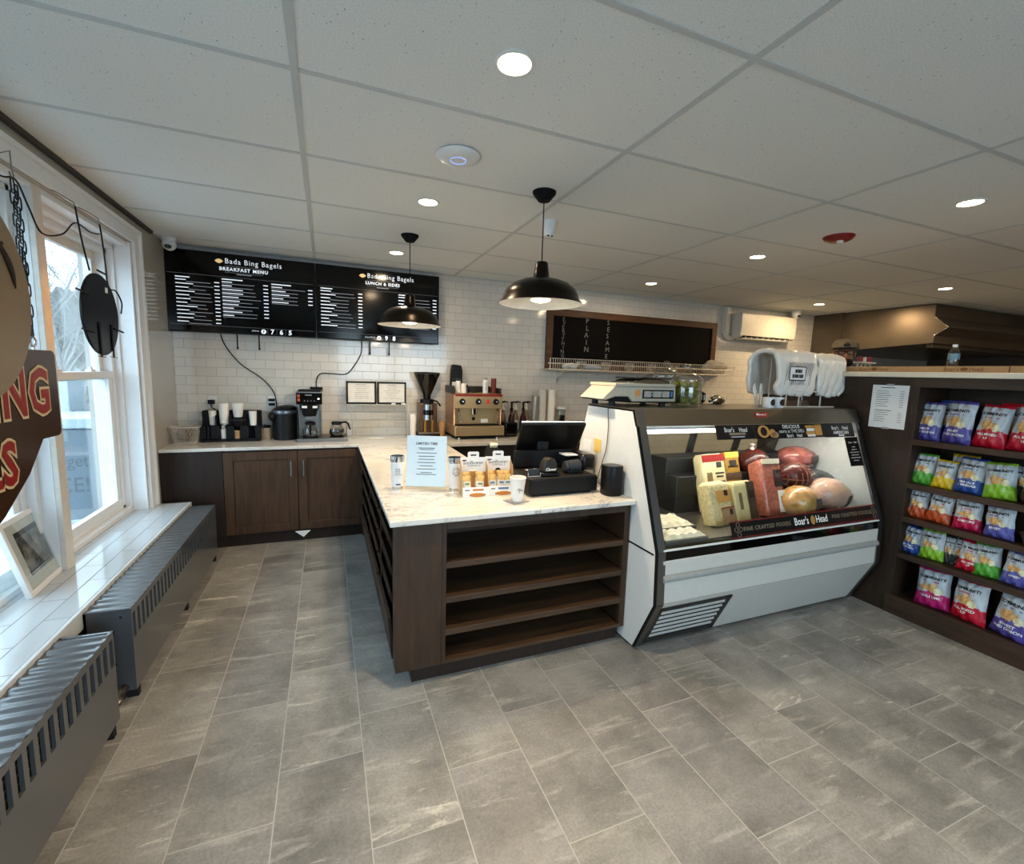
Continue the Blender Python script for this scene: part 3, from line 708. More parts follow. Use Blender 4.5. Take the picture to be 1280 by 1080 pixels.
# ---- food in the case
GF = 'wrapped meats and cheeses in the deli case'
def loaf(name, label, c, size, lean, m, cat, parts=(), twist=0., round_=.02):
    """soft-cornered block leaning back; parts = (x, z, w, h, mat) printed patches on the front"""
    w, d, h = size; t = thing(name, label, cat, c, GF)
    Rm = Matrix.Translation(c) @ Matrix.Rotation(twist, 4, 'Z') @ Matrix.Rotation(-lean, 4, 'X')
    mb = MB(m); mb.T = Rm; nx_, nz_ = 10, 14; v = []; fc = []; rnd = random.Random(len(label))
    ring = []
    for (px, py) in ((0, 0), (1, 0), (1, 1), (0, 1)): pass
    for j in range(nz_ + 1):
        q = j / nz_; e_ = 1 - (round_ / w * 2) * (max(0, abs(2 * q - 1) - .8) / .2) ** 2.5
        for i in range(28):
            a = 2 * PI * i / 28; cx = math.copysign(abs(math.cos(a)) ** .28, math.cos(a)); sy = math.copysign(abs(math.sin(a)) ** .28, math.sin(a))
            jj = rnd.uniform(-.0012, .0012); v.append((cx * w / 2 * e_ + jj, d / 2 + sy * d / 2 * e_ + jj, q * h))
    for j in range(nz_):
        for i in range(28): fc.append((j * 28 + i, j * 28 + (i + 1) % 28, (j + 1) * 28 + (i + 1) % 28, (j + 1) * 28 + i))
    fc += [tuple(range(27, -1, -1)), tuple(range(nz_ * 28, nz_ * 28 + 28))]
    mb.add(v, fc); mb.build('body', parent=t, angle=50)
    for (px, pz, pw, ph, pm_) in parts:
        q = MB(pm_); q.T = Rm; q.box(px - pw / 2, -.0025 - (.0012 if pw < .06 else 0), pz - ph / 2, px + pw / 2, .004, pz + ph / 2); q.build('label_patch', parent=t)
    return t
M_cheese = mat('cream_cheese_rind', 'c9b684', .5, var=.08, scale=18); M_cheese2 = mat('pale_wrapped_cheese', 'cdc096', .35, var=.08)
M_speck = mat('speckled_cheese', 'cbb888', .45, var=.25, scale=60); M_mustard = mat('mustard_wrapper', '96702c', .35, var=.1)
M_blk = mat('label_black', '221a16', .5); M_brnl = mat('label_brown', '4a3626', .5); M_redw = mat('red_wrapper', '8a1d1a', .35)
loaf('cheese_loaf', 'tall cream cheese loaf with red top band at the left of the black riser', (2.55, 2.34, .70), (.235, .09, .425), .26, M_cheese2, 'cheese', [(0, .395, .225, .05, M_redw), (.045, .345, .05, .04, M_blk), (.045, .285, .09, .012, M_blk), (.045, .262, .07, .012, M_blk), (.05, .22, .08, .02, M_blk), (-.06, .25, .05, .09, mat('print_sepia', '6d5a3c', .5))], .10)
loaf('cheese_loaf', 'slim mustard-yellow wrapped loaf beside the red-banded loaf', (2.74, 2.35, .70), (.15, .09, .43), .28, M_mustard, 'cheese', [(0, .41, .14, .04, mat('yellow_tip', 'd8ae3c', .4)), (0, .345, .07, .05, M_blk), (0, .325, .10, .012, M_blk), (0, .255, .145, .05, M_brnl), (.02, .19, .08, .03, M_tanp)], .05)
loaf('cheese_loaf', 'speckled pale cheese loaf standing in front with tan paper labels', (2.385, 2.13, .693), (.215, .10, .30), .34, M_speck, 'cheese', [(.03, .195, .14, .08, M_tanp), (.05, .215, .035, .035, M_blk), (.045, .075, .13, .085, M_card), (.07, .09, .03, .035, M_blk), (.045, .117, .13, .012, M_redw)], .12, .05)
loaf('cheese_loaf', 'cream loaf with dark brown right side in the front row', (2.595, 2.14, .693), (.20, .09, .285), .30, M_cheese, 'cheese', [(.06, .14, .075, .27, M_brnl), (-.045, .15, .025, .11, mat('print_sepia', '6d5a3c', .5)), (.06, .19, .05, .05, M_blk)], .05, .03)
M_pink = mat('pink_meat', 'a8604f', .25, var=.3, scale=45, bump=.3, coat=.6); M_dark = mat('dark_red_meat', '4a1812', .35, var=.6, scale=28, bump=.8, coat=.3); M_turkey = mat('golden_turkey', 'b5864f', .28, var=.4, scale=18, bump=.4, coat=.6)
M_ham = mat('pale_pink_ham', 'c79d8a', .3, var=.2, scale=9, bump=.3, coat=.6); M_lbl = mat('label_grey', '4c443e', .5)
loaf('salami_log', 'pink salami log in clear wrap with black label leaning in the middle', (2.885, 2.15, .693), (.185, .13, .42), .30, M_pink, 'salami', [(.045, .28, .075, .12, M_blk), (.045, .30, .05, .03, M_lbl), (.055, .12, .06, .15, M_cup), (.055, .13, .025, .05, M_gold), (0, .40, .16, .035, mat('plastic_end', 'd8cdb4', .3))], -.05, .06)
def roast(name, label, c, rad, rot, m, cat, patch=None, tie=False, net=False):
    t = thing(name, label, cat, (c[0], c[1], c[2] - rad[2]), GF)
    mb = MB(m); mb.ell(c, rad, 28, 18, rot=rot, wob=.03, seed=len(label)); mb.build('body', parent=t, angle=80)
    if patch:
        px, pz, pw, ph, pm = patch
        q = MB(pm); v = []; fc = []; n_ = 8
        for j in range(n_ + 1):
            for i in range(n_ + 1):
                u = px + (i / n_ - .5) * pw; w_ = pz + (j / n_ - .5) * ph
                s_ = max(0, 1 - (u / rad[0]) ** 2 - (w_ / rad[2]) ** 2); v.append((c[0] + u, c[1] - rad[1] * math.sqrt(s_) * 1.05 - .003, c[2] + w_))
        for j in range(n_):
            for i in range(n_): fc.append((j * (n_ + 1) + i, j * (n_ + 1) + i + 1, (j + 1) * (n_ + 1) + i + 1, (j + 1) * (n_ + 1) + i))
        q.add(v, fc); q.build('label_patch', parent=t)
    if tie:
        MB(mat('plastic_tie', 'cfc8bb', .25)).lathe((c[0] - .02, c[1], c[2] + rad[2] - .006), [(.018, 0), (.008, .018), (.022, .04), (.012, .045), (0, .03)], 9).build('plastic_end', parent=t)
    if net:
        nb = MB(mat('netting', '8a5a48', .6))
        for k in range(7):
            a = -.85 + k * .28; r_ = math.sqrt(max(.05, 1 - a * a)) * 1.05
            pts = [(c[0] + rad[0] * a, c[1] + rad[1] * r_ * math.cos(q_ * PI / 8), c[2] + rad[2] * r_ * math.sin(q_ * PI / 8)) for q_ in range(16)]; nb.tube(pts, .003, 5, closed=True)
        for k in range(8):
            q_ = k * PI / 4; pts = [(c[0] + rad[0] * math.sin(b_), c[1] + rad[1] * math.cos(b_) * math.cos(q_), c[2] + rad[2] * math.cos(b_) * math.sin(q_)) for b_ in [(-1.4 + .2 * i) for i in range(15)]]; nb.tube(pts, .003, 5)
        nb.build('netting', parent=t)
    return t
roast('roast_meat', 'dark red roast in clear plastic on the rear step behind the salami', (3.0, 2.50, 1.02), (.12, .10, .105), (0, 0, 0), M_dark, 'meat', (.06, .02, .10, .08, M_lbl), tie=True)
roast('roast_meat', 'dark netted roast beef with glossy braided surface on the middle step', (3.23, 2.33, .93), (.155, .11, .105), (0, .35, 0), M_dark, 'meat', net=True)
roast('roast_ham', 'rosy ham with grey label on the rear step', (3.56, 2.56, 1.02), (.20, .12, .095), (0, .1, 0), mat('rosy_ham', 'a0574c', .25, var=.45, scale=11, bump=.4, coat=.7), 'ham', (.08, .0, .14, .07, M_lbl))
roast('turkey_breast', 'golden turkey breast with dark label in the front row', (3.08, 2.16, .80), (.15, .12, .11), (0, 0, 0), M_turkey, 'turkey', (.055, -.005, .10, .10, M_lbl))
roast('roast_ham', 'pale pink wrapped ham at the right of the front row', (3.42, 2.19, .82), (.185, .13, .12), (0, .15, 0), M_ham, 'ham', (.09, -.03, .12, .09, M_lbl))
roast('wrapped_meat', 'grey plastic wrapped meat behind the pale ham', (3.60, 2.36, .82), (.20, .10, .12), (0, .5, 0), mat('grey_wrap', '4a4d50', .2, var=.3, scale=20), 'meat')
# sliced trays
for (cx, cy, sx_, sy_, lb) in ((2.00, 2.28, .34, .22, 'larger tray of pale slices under clear wrap at the left of the case deck'), (1.93, 2.06, .32, .14, 'smaller front tray of pale slices beside the left side panel')):
    tt = thing('food_tray', lb, 'tray', (cx, cy, .692), 'trays of slices in the deli case')
    MB(mat('grey_tray', '55534f', .4)).box(cx - sx_ / 2, cy - sy_ / 2, .692, cx + sx_ / 2, cy + sy_ / 2, .712).build('tray', parent=tt, bevel=.004)
    mb = MB(mat('pale_slices', 'e6dcc2', .3, var=.15, scale=30)); rnd = random.Random(len(lb)); N = 24; v = []; fc = []
    for j in range(N + 1):
        for i in range(N + 1):
            u = i / N; w_ = j / N; e_ = min(u, 1 - u, w_, 1 - w_)
            v.append((cx + (u - .5) * (sx_ - .02), cy + (w_ - .5) * (sy_ - .02), .713 + (min(e_ * 8, 1)) * (.022 + .006 * math.sin(u * 30 + w_ * 9) + rnd.uniform(-.003, .003))))
    for j in range(N):
        for i in range(N): fc.append((j * (N + 1) + i, j * (N + 1) + i + 1, (j + 1) * (N + 1) + i + 1, (j + 1) * (N + 1) + i))
    mb.add(v, fc); mb.build('slices', parent=tt)
tt = thing('bread_bag', 'pale bag of rolls at the left rear of the deli case', 'bag', (1.98, 2.62, .692), GF)
MB(mat('bag_pale', 'b3a78c', .3, var=.2, scale=12, bump=.4)).ell((1.98, 2.62, .86), (.17, .12, .17), 20, 14, wob=.05, seed=3, expo=.7).build('body', parent=tt, angle=80)
tt = thing('bread_bag', 'smaller pale bag leaning by the left wall of the deli case', 'bag', (1.83, 2.45, .692), GF)
MB(mat('bag_pale', 'b3a78c', .3)).ell((1.84, 2.45, .80), (.08, .08, .11), 16, 12, wob=.06, seed=5, expo=.7).build('body', parent=tt, angle=80)

# ================================================================== CEILING FIXTURES
GD = 'round downlights recessed in the ceiling'
t = thing('recessed_downlight', 'lit downlight', 'ceiling light', (.625, 1.622, CE), GD)
MB(M_white).lathe((.625, 1.622, CE), [(.056, -.002), (.060, -.006), (.072, -.003), (.072, 0), (.056, 0)], 36).build('trim_ring', parent=t)
MB(M_lamp_on).cyl((.625, 1.622, CE - .001), (.625, 1.622, CE - .003), .056, n=32).build('lens', parent=t)
lamp_light(t, (0, 0, -.006), LAMP_W, .10)
for (x, y, lb) in ((.62, 3.07, 'second downlight from the camera in the left row, above the worktop'), (.615, 4.47, 'downlight above the coffee grinder near the menu screens'),
                   (3.475, 3.05, 'downlight above the rear of the deli case'), (3.45, 4.43, 'downlight near the tiled wall above the chalkboard'), (3.49, 1.63, 'downlight in front of the chip shelves'),
                   (6.30, 3.05, 'downlight over the kitchen side before the exhaust hood'), (6.26, 4.42, 'downlight nearest the air conditioner'),
                   (.625, .2, 'downlight above and behind the camera on the left'), (3.49, .2, 'downlight behind the camera on the right'), (6.3, 1.6, 'downlight to the right beyond the chip shelves'), (9.15, 1.6, 'downlight added out of view to light the exhaust hood')):  # last downlight is added out of view to brighten the hood
    c_ = copy_tree(t, (x, y, CE), label=lb)
    if x == .625 and y < 1 or (x, y) == (3.49, .2):
        for ch in c_.children:
            if ch.type == 'LIGHT': ch.data = ch.data.copy(); ch.data.energy = LAMP_W * (1.6 if x < 1 else .9); ch.data.spread = 1.9
    if (x, y) == (3.49, 1.63):
        for ch in c_.children:
            if ch.type == 'LIGHT': ch.data = ch.data.copy(); ch.data.energy = LAMP_W * .55
    if x > 6:
        for ch in c_.children:
            if ch.type == 'LIGHT': ch.data = ch.data.copy(); ch.data.energy = LAMP_W * 3.2; ch.data.color = (1, .70, .38)
for ch in t.children:
    if ch.type == 'LIGHT': ch.data = ch.data.copy(); ch.data.energy = LAMP_W * 1.9; ch.data.spread = 1.9
t['label'] = 'large bright downlight at the top of the view, nearest the camera'
def pendant(x, y, zb, lb):
    t = thing('pendant_lamp', lb, 'pendant lamp', (x, y, CE), 'bronze dome pendant lamps')
    M_br = mat('dark_bronze', '231e19', .27, .85, var=.1)
    MB(M_blackm).lathe((x, y, CE), [(0, -.055), (.035, -.052), (.068, -.012), (.070, 0), (0, 0)], 28).build('ceiling_canopy', parent=t)
    MB(M_blackm).cyl((x, y, CE - .05), (x, y, zb + .25), .0035, n=8).build('cord', parent=t)
    out = [(.034, .246), (.038, .24), (.043, .20), (.050, .155), (.062, .147), (.12, .138), (.17, .118), (.21, .085), (.228, .05), (.232, .03), (.252, .004), (.254, 0)]
    MB(M_br).lathe((x, y, zb), [(0, .25)] + out, 48).build('shade', parent=t, angle=50)
    inn = [(.252, .001), (.229, .029), (.224, .05), (.206, .083), (.166, .114), (.12, .133), (.05, .142), (0, .144)]
    MB(mat('white_shade_inside', 'e8e4da', .4)).lathe((x, y, zb), inn, 48).build('shade_lining', parent=t, angle=50)
    MB(mat('white_lamp_neck', 'd9d2c4', .5)).lathe((x, y, zb), [(.02, .14), (.03, .09), (.055, .04), (.060, .028), (0, .03)], 24).build('bulb_neck', parent=t)
    MB(M_bulb).lathe((x, y, zb), [(0, .010), (.03, .013), (.052, .02), (.0605, .027), (0, .028)], 24).build('bulb', parent=t)
    lamp_light(t, (0, 0, zb + .006 - CE), PEND_W, .09)
    return t
pendant(1.212, 2.596, 2.055, 'nearer bronze dome pendant lamp hanging over the till counter')
pendant(.636, 3.856, 1.995, 'farther bronze dome pendant lamp hanging in front of the menu screen')
t = thing('wifi_access_point', 'white saucer-shaped wireless access point on the ceiling', 'access point', (.625, 2.36, CE))
MB(M_white).lathe((.625, 2.36, CE), [(0, -.030), (.06, -.029), (.098, -.020), (.108, -.008), (.10, 0), (0, 0)], 40).build('body', parent=t, angle=60)
MB(mat('blue_ring', '7d93e8', .4, emit=(.35, .5, 1), es=.7)).tube([(.625 + .038 * math.cos(a), 2.36 + .038 * math.sin(a), CE - .0298) for a in [i * PI / 16 for i in range(32)]], .0022, 6, closed=True).build('status_ring', parent=t)
t = thing('fire_alarm_strobe', 'red round fire alarm strobe on the ceiling', 'fire alarm', (3.50, 2.38, CE))
MB(mat('alarm_red', '7d1212', .35)).lathe((3.50, 2.38, CE), [(0, -.038), (.06, -.036), (.085, -.024), (.10, -.006), (.10, 0), (0, 0)], 32).build('body', parent=t, angle=50)
MB(mat('strobe_lens', 'cfcac0', .15)).ell((3.49, 2.36, CE - .04), (.028, .022, .018), 16, 10).build('strobe_lens', parent=t)
def cam_(x, y, r, lb, bullet=False, d=(0, -1)):
    t = thing('security_camera', lb, 'security camera', (x, y, CE), 'white ceiling security cameras')
    if bullet:
        MB(M_white).lathe((x, y, CE), [(0, -.105), (.034, -.10), (.042, -.05), (.05, 0), (0, 0)], 24).build('body', parent=t)
        for s_ in (-1, 1): MB(M_blackg).ell((x + s_ * .014, y - .02, CE - .10), (.010, .010, .008), 12, 8).build('lens', parent=t)
    else:
        MB(M_white).lathe((x, y, CE), [(0, -.03), (r * .9, -.03), (r * 1.05, -.015), (r * 1.05, 0), (0, 0)], 28).build('base', parent=t)
        MB(M_white).ell((x, y, CE - .055), (r, r, r), 24, 16).build('ball', parent=t, angle=80)
        MB(M_greyink).ell((x + d[0] * r * .55, y + d[1] * r * .62, CE - .075), (r * .55, r * .45, r * .42), 20, 12).build('face', parent=t)
        for s_ in (-1, 1): MB(M_blackg).ell((x + d[0] * r * .9 + s_ * r * .26, y + d[1] * r * .95, CE - .082), (r * .2, r * .2, r * .2), 12, 8).build('lens', parent=t)
cam_(-1.235, 4.93, .052, 'white dome security camera in the corner above the menu screen')
cam_(6.60, 5.0, .060, 'white dome security camera above the air conditioner at the kitchen corner')
cam_(1.47, 3.05, .05, 'white cup-shaped security camera behind the nearer pendant lamp', True)

# ================================================================== MENU SCREENS
M_screen = mat('menu_screen_black', '010101', .12, var=.05, spec=.35)
M_scrtext = mat('screen_white_text', 'cfd6dc', .4, emit=(.75, .82, .9), es=.55)
M_scrdim = mat('screen_grey_text', '6b7075', .4, emit=(.45, .5, .55), es=.35)
M_scrline = mat('screen_line', '2c2e31', .4, emit=(.3, .3, .32), es=.3)
M_scrgold = mat('screen_gold', 'c9a35f', .4, emit=(.8, .6, .3), es=.5)
def screen(xa, xb, lb, title, nums, numx, cols, lead, logo):
    t = thing('menu_screen', lb, 'menu screen', ((xa + xb) / 2, 5.14, 1.925), 'pair of menu screens on the tiled wall')
    yf = 5.085
    MB(M_black).box(xa, yf, 1.925, xb, 5.125, 2.652).build('housing', parent=t, bevel=.004)
    MB(M_screen).box(xa + .008, yf - .002, 1.937, xb - .008, yf + .001, 2.643).build('display', parent=t, smooth=False)
    MB(M_blackm).box(xa + .3, 5.125, 2.1, xb - .3, 5.2, 2.5).build('wall_mount', parent=t)
    O = Vector((0, yf - .002, 0))
    tx = MB(M_scrtext); dm = MB(M_scrdim); ln = MB(M_scrline)
    tx.text('Bada Bing Bagels', O + Vector((logo + .045, 0, 2.583)), X, Z, .066, align='LEFT', sx=.92, space=1.15)
    tx.build('heading', parent=t, smooth=False); tx = MB(M_scrtext)
    cx = logo + .20
    tx.text(title, O + Vector((cx, 0, 2.512)), X, Z, .042, bold=.0014, space=1.2)
    dm.rect(O + Vector((cx, 0, 2.472)), X, Z, -.06, -.003, .06, .003)
    w_ = .20 if len(title) > 14 else .155
    for (a, b, c, d) in ((-w_, -.030, -w_ + .003, .032), (w_ - .003, -.030, w_, .032), (-w_, .029, w_, .032), (-w_, -.030, w_, -.027)): ln.rect(O + Vector((cx, 0, 2.512)), X, Z, a, b, c, d)
    ln.rect(O, X, Z, xa + .02, 2.440, xb - .02, 2.442); ln.rect(O, X, Z, xa + .02, 1.990, xb - .02, 1.992)
    tx.build('menu_title', parent=t, smooth=False); dm.build('sub_title', parent=t, smooth=False)
    rnd = random.Random(len(title))
    for (c0, c1, ztop, rows, full) in cols:
        tx = MB(M_scrtext); dm = MB(M_scrdim); z = ztop; tx.rect(O, X, Z, c0, z - .010, c0 + .11 + .06 * full, z, lift=.0012)
        for k in range(rows):
            z -= .0335 if rows > 6 else .035
            wv = rnd.uniform(.07, .17); tx.rect(O, X, Z, c0, z, c0 + wv, z + .0085, lift=.0012)
            tx.rect(O, X, Z, c1 - .045, z - .004, c1 - .005, z + .005, lift=.0012)
            dm.rect(O, X, Z, c0 + (.0 if full else wv), z - .0135, c0 + (c1 - c0) * rnd.uniform(.6, .86), z - .0095, lift=.0012)
        tx.build('menu_column', parent=t, smooth=False); dm.build('menu_fine_text', parent=t, smooth=False)
    tx = MB(M_scrtext)
    tx.text(lead, O + Vector((numx - .04, 0, 1.963)), X, Z, .018, align='RIGHT')
    for k, nchar in enumerate(nums): tx.text(nchar, O + Vector((numx + .075 + k * .078, 0, 1.96)), X, Z, .062, bold=.002); ln.rect(O, X, Z, numx + .034 + k * .078, 1.938, numx + .036 + k * .078, 1.987)
    tx.build('footer_numbers', parent=t, smooth=False); ln.build('menu_rules', parent=t, smooth=False)
    ic = MB(M_scrtext); ic.add([tuple(O + Vector((numx + .0 + .022 * math.cos(a), -.0015, 1.96 + .022 * math.sin(a)))) for a in [i * PI / 12 for i in range(24)]], [tuple(range(24))]); ic.build('round_icon', parent=t, smooth=False)
    MB(M_screen).text('f' if 'LIKE' in lead else 'o', O + Vector((numx, -.002, 1.96)), X, Z, .035, bold=.001).build('icon_letter', parent=t, smooth=False)
    lg_ = MB(M_scrgold); lg_.add([tuple(O + Vector((logo + a, -.0012, 2.578 + b))) for a, b in ((-.034, 0), (-.02, .014), (-.008, .02), (.008, .02), (.02, .014), (.034, 0), (.012, -.016), (0, -.02), (-.012, -.016))], [tuple(range(9))]); lg_.build('logo', parent=t, smooth=False)
    return t
screen(-1.325, -.088, 'left black menu screen headed breakfast menu on the tiled wall', 'BREAKFAST MENU', '765', -.555, [(-1.245, -.90 + .0, 2.415, 12, 0), (-.885, -.50, 2.425, 10, 1), (-.475, -.11, 2.418, 5, 1)], 'LIKE US', -.90)
screen(-.084, 1.155, 'right black menu screen headed lunch and sides on the tiled wall', 'LUNCH & SIDES', '98', .52, [(-.04, .36, 2.425, 11, 0), (.72, 1.13, 2.425, 10, 0)], 'FOLLOW US', .36)
def cord(name, lb, pts, r=.006, m=None, cat='cord', plug=None):
    P = [Vector(p) for p in pts]; Q = []
    for i in range(len(P) - 1):
        a = P[max(i - 1, 0)]; b = P[i]; c = P[i + 1]; d = P[min(i + 2, len(P) - 1)]
        for k in range(6):
            u = k / 6; Q.append(.5 * ((2 * b) + (c - a) * u + (2 * a - 5 * b + 4 * c - d) * u * u + (3 * b - a - 3 * c + d) * u ** 3))
    Q.append(P[-1])
    if plug is None: return tag(MB(m or M_black).tube(Q, r, 6).build(name), lb, cat)
    t = thing(name, lb, cat, pts[-1]); MB(m or M_black).tube(Q, r, 6).build('cable', parent=t)
    MB(M_black).box(*plug).build('plug', parent=t, bevel=.004); return t
cord('power_cord', 'long black cord sagging from the left menu screen to the outlet behind the bin', [(-.935, 5.175, 1.94), (-.90, 5.18, 1.82), (-.78, 5.18, 1.65), (-.60, 5.18, 1.51), (-.50, 5.18, 1.38), (-.475, 5.18, 1.25), (-.49, 5.18, 1.19)], .0055)
cord('power_cord', 'black cord hanging from the right menu screen to the plug above the coffee brewer', [(.349, 5.175, 1.94), (.345, 5.18, 1.80), (.27, 5.18, 1.66), (.19, 5.18, 1.575), (.05, 5.18, 1.575), (-.06, 5.18, 1.57), (-.098, 5.18, 1.50), (-.10, 5.175, 1.425)], .0055, plug=(-.16, 5.14, 1.385, -.04, 5.185, 1.435))
cord('power_cord', 'short black cord plugged in at the left end of the cup organizer', [(-.91, 5.17, 1.13), (-.96, 5.175, 1.17), (-1.03, 5.17, 1.22), (-1.035, 5.17, 1.265)], .006, plug=(-1.06, 5.145, 1.255, -1.005, 5.185, 1.295))
for (x, lb) in ((-.788, 'black strap under the left menu screen, left of the two'), (-.603, 'black strap under the left menu screen, right of the two'), (.43, 'black strap under the right menu screen, left of the two'), (.629, 'black strap under the right menu screen, right of the two')):
    tag(MB(M_black).box(x - .006, 5.13, 1.80, x + .006, 5.138, 1.93).cyl((x, 5.134, 1.785), (x, 5.134, 1.805), .009, n=10).build('mount_strap', smooth=False), lb, 'strap', 'pull straps of the menu screens')
for (x, z, lb) in ((-1.03, 1.27, 'white outlet plate above the left end of the cup organizer'), (-.51, 1.275, 'white outlet plate left of the swing-top bin'), (-.10, 1.41, 'white outlet plate above the coffee brewer'), (2.66, 1.30, 'white outlet plate on the tiles left of the deli case')):
    t = thing('wall_outlet', lb, 'outlet', (x, 5.2, z - .06), 'outlet plates on the tiled wall')
    MB(M_white).box(x - .038, 5.192, z - .058, x + .038, 5.2, z + .058).build('plate', parent=t, bevel=.002)
    for dz in (-.022, .022): MB(M_trim).box(x - .016, 5.188, z + dz - .013, x + .016, 5.193, z + dz + .013).build('socket', parent=t, bevel=.002)
t = thing('plug_adapter', 'two black plugs in the outlet left of the swing-top bin', 'plug', (-.51, 5.16, 1.24))
for dz in (-.022, .022): MB(M_black).box(-.545, 5.15, 1.275 + dz - .013, -.49, 5.188, 1.275 + dz + .013).build('plug', parent=t, bevel=.004)

# ================================================================== CHALKBOARD, AC, WIRE SHELF
t = thing('chalkboard', 'long wood-framed chalkboard with chalk words written vertically', 'chalkboard', (3.875, 5.18, 1.70))
xa, xb, za, zb, fw = 2.515, 5.235, 1.705, 2.44, .085
fr = MB(M_frame_wood); yb, yf = 5.2, 5.16
fr.prism([(xa, za), (xb, za), (xb - fw, za + fw), (xa + fw, za + fw)], 'Y', yf, yb).prism([(xa, zb), (xb, zb), (xb - fw, zb - fw), (xa + fw, zb - fw)], 'Y', yf, yb)
fr.prism([(xa, za), (xa + fw, za + fw), (xa + fw, zb - fw), (xa, zb)], 'Y', yf, yb).prism([(xb, za), (xb - fw, za + fw), (xb - fw, zb - fw), (xb, zb)], 'Y', yf, yb)
fr.build('frame', parent=t, bevel=.003)
MB(mat('chalkboard_black', '060505', .7, var=.3, scale=5, spec=.1)).box(xa + fw, 5.178, za + fw, xb - fw, 5.19, zb - fw).build('board', parent=t, smooth=False)
M_chalk = mat('grey_chalk', '8c8a85', .9)
for (w_, x, ztop, zbot, sz) in (('EVERYTHING', 2.75, 2.325, 1.875, .066), ('PLAIN', 3.085, 2.32, 1.965, .095), ('SESAME', 3.40, 2.32, 1.89, .085)):
    cm = MB(M_chalk)
    for k, ch in enumerate(w_): cm.text(ch, (x + .006 * math.sin(k * 2.1), 5.178, ztop + (zbot - ztop) * k / (len(w_) - 1)), X, Z, sz, bold=-.0006)
    cm.build('chalk_word', parent=t, smooth=False)
t = thing('air_conditioner', 'white wall-mounted split air conditioner beside the chalkboard', 'air conditioner', (5.95, 5.1, 2.2))
MB(mat('ac_white', 'cfccc2', .4)).prism([(5.2, 2.60), (5.2, 2.27), (5.08, 2.235), (5.0, 2.27), (4.985, 2.36), (4.99, 2.59), (5.02, 2.60)], 'X', 5.50, 6.62).build('body', parent=t, bevel=.01)
MB(M_blackg).prism([(5.06, 2.240), (5.00, 2.268), (4.997, 2.298), (5.07, 2.26)], 'X', 5.56, 6.50).build('air_slot', parent=t)
fl = MB(mat('ac_white', 'cfccc2', .4)).prism([(5.10, 2.225), (4.99, 2.232), (4.985, 2.245), (5.10, 2.236)], 'X', 5.54, 6.52)
for k in range(8): fl.box(5.62 + k * .115, 5.0, 2.245, 5.625 + k * .115, 5.03, 2.275)
fl.build('louvre', parent=t)
t = thing('line_cover', 'vertical plastic pipe cover left of the air conditioner', 'pipe cover', (5.39, 5.15, 2.2))
MB(mat('ac_white', 'cfccc2', .4)).box(5.35, 5.12, 2.30, 5.43, 5.2, 2.68).build('duct', parent=t, bevel=.01)
MB(mat('ac_white', 'cfccc2', .4)).tube([(5.39, 5.16, 2.33), (5.40, 5.16, 2.27), (5.45, 5.16, 2.245), (5.52, 5.16, 2.245)], .038, 10).build('elbow', parent=t)
M_wire = mat('chrome_wire', 'd2cdc2', .3, .5)
t = thing('wire_shelf', 'chrome wire basket shelf on the wall below the chalkboard', 'wire shelf', (3.9, 5.0, 1.66))
ya0, yb0 = 4.93, 5.155
w = MB(M_wire)
for k in range(96):
    x = 2.50 + k * .0300; w.tube([(x, ya0, 1.83), (x, ya0, 1.705), (x, yb0, 1.705)], .0034, 4)
w.build('wire_grid', parent=t)
MB(M_wire).tube([(2.43, ya0, 1.77), (5.38, ya0, 1.77)], .0055, 8).tube([(2.48, ya0, 1.83), (5.38, ya0, 1.83)], .004, 6).tube([(2.43, ya0, 1.70), (5.38, ya0, 1.70)], .006, 8).tube([(2.43, yb0, 1.70), (5.38, yb0, 1.70)], .005, 8).tube([(5.38, ya0, 1.83), (5.38, ya0, 1.70), (5.38, yb0, 1.70)], .005, 6).tube([(2.46, ya0, 1.83), (2.46, ya0, 1.70), (2.46, yb0, 1.70)], .005, 6).build('rails', parent=t)
MB(mat('shelf_plate', 'a39e94', .4, .6)).box(2.50, 4.925, 1.685, 4.6, 5.155, 1.697).build('shelf_plate', parent=t)
for x in (2.68, 3.9, 5.1): MB(M_wire).prism([(5.2, 1.50), (5.2, 1.70), (4.95, 1.697), (4.96, 1.685), (5.17, 1.60)], 'X', x, x + .012).build('bracket', parent=t)
def crumple(name, c, rad, m, lb, cat, seed, wob=.16, expo=1.):
    return tag(MB(m).ell(c, rad, 18, 12, m=m, wob=wob, seed=seed, expo=expo).build(name, smooth=False), lb, cat)
crumple('plastic_bag', (5.10, 5.03, 1.80), (.22, .09, .10), film('clear_poly', 'b9b3a6', .75), 'crumpled clear plastic bag at the right end of the wire shelf', 'bag', 3)
crumple('paper_napkins', (2.78, 5.03, 1.74), (.10, .08, .04), M_paper, 'white crumpled napkins at the left end of the wire shelf', 'napkins', 4)
crumple('paper_napkins', (3.10, 5.03, 1.735), (.13, .08, .035), mat('blue_grey_cloth', 'a9b4c0', .8), 'pale blue folded cloth on the wire shelf right of the napkins', 'cloth', 5, wob=.08)
for k in range(5):
    x = 2.95 + k * .36; tt = thing('steel_bowl', 'shallow steel bowl %s' % ['first from the left', 'second from the left', 'third from the left', 'fourth from the left', 'fifth from the left'][k] + ' in the row on the wire shelf', 'bowl', (x, 5.06, 1.70), 'row of steel bowls on the wire shelf')
    MB(M_chrome).lathe((x, 5.06, 1.71), [(0, 0), (.05, .005), (.075, .05), (.08, .095), (.086, .10), (.076, .097), (.07, .05), (.045, .012), (0, .008)], 20).build('bowl', parent=tt)

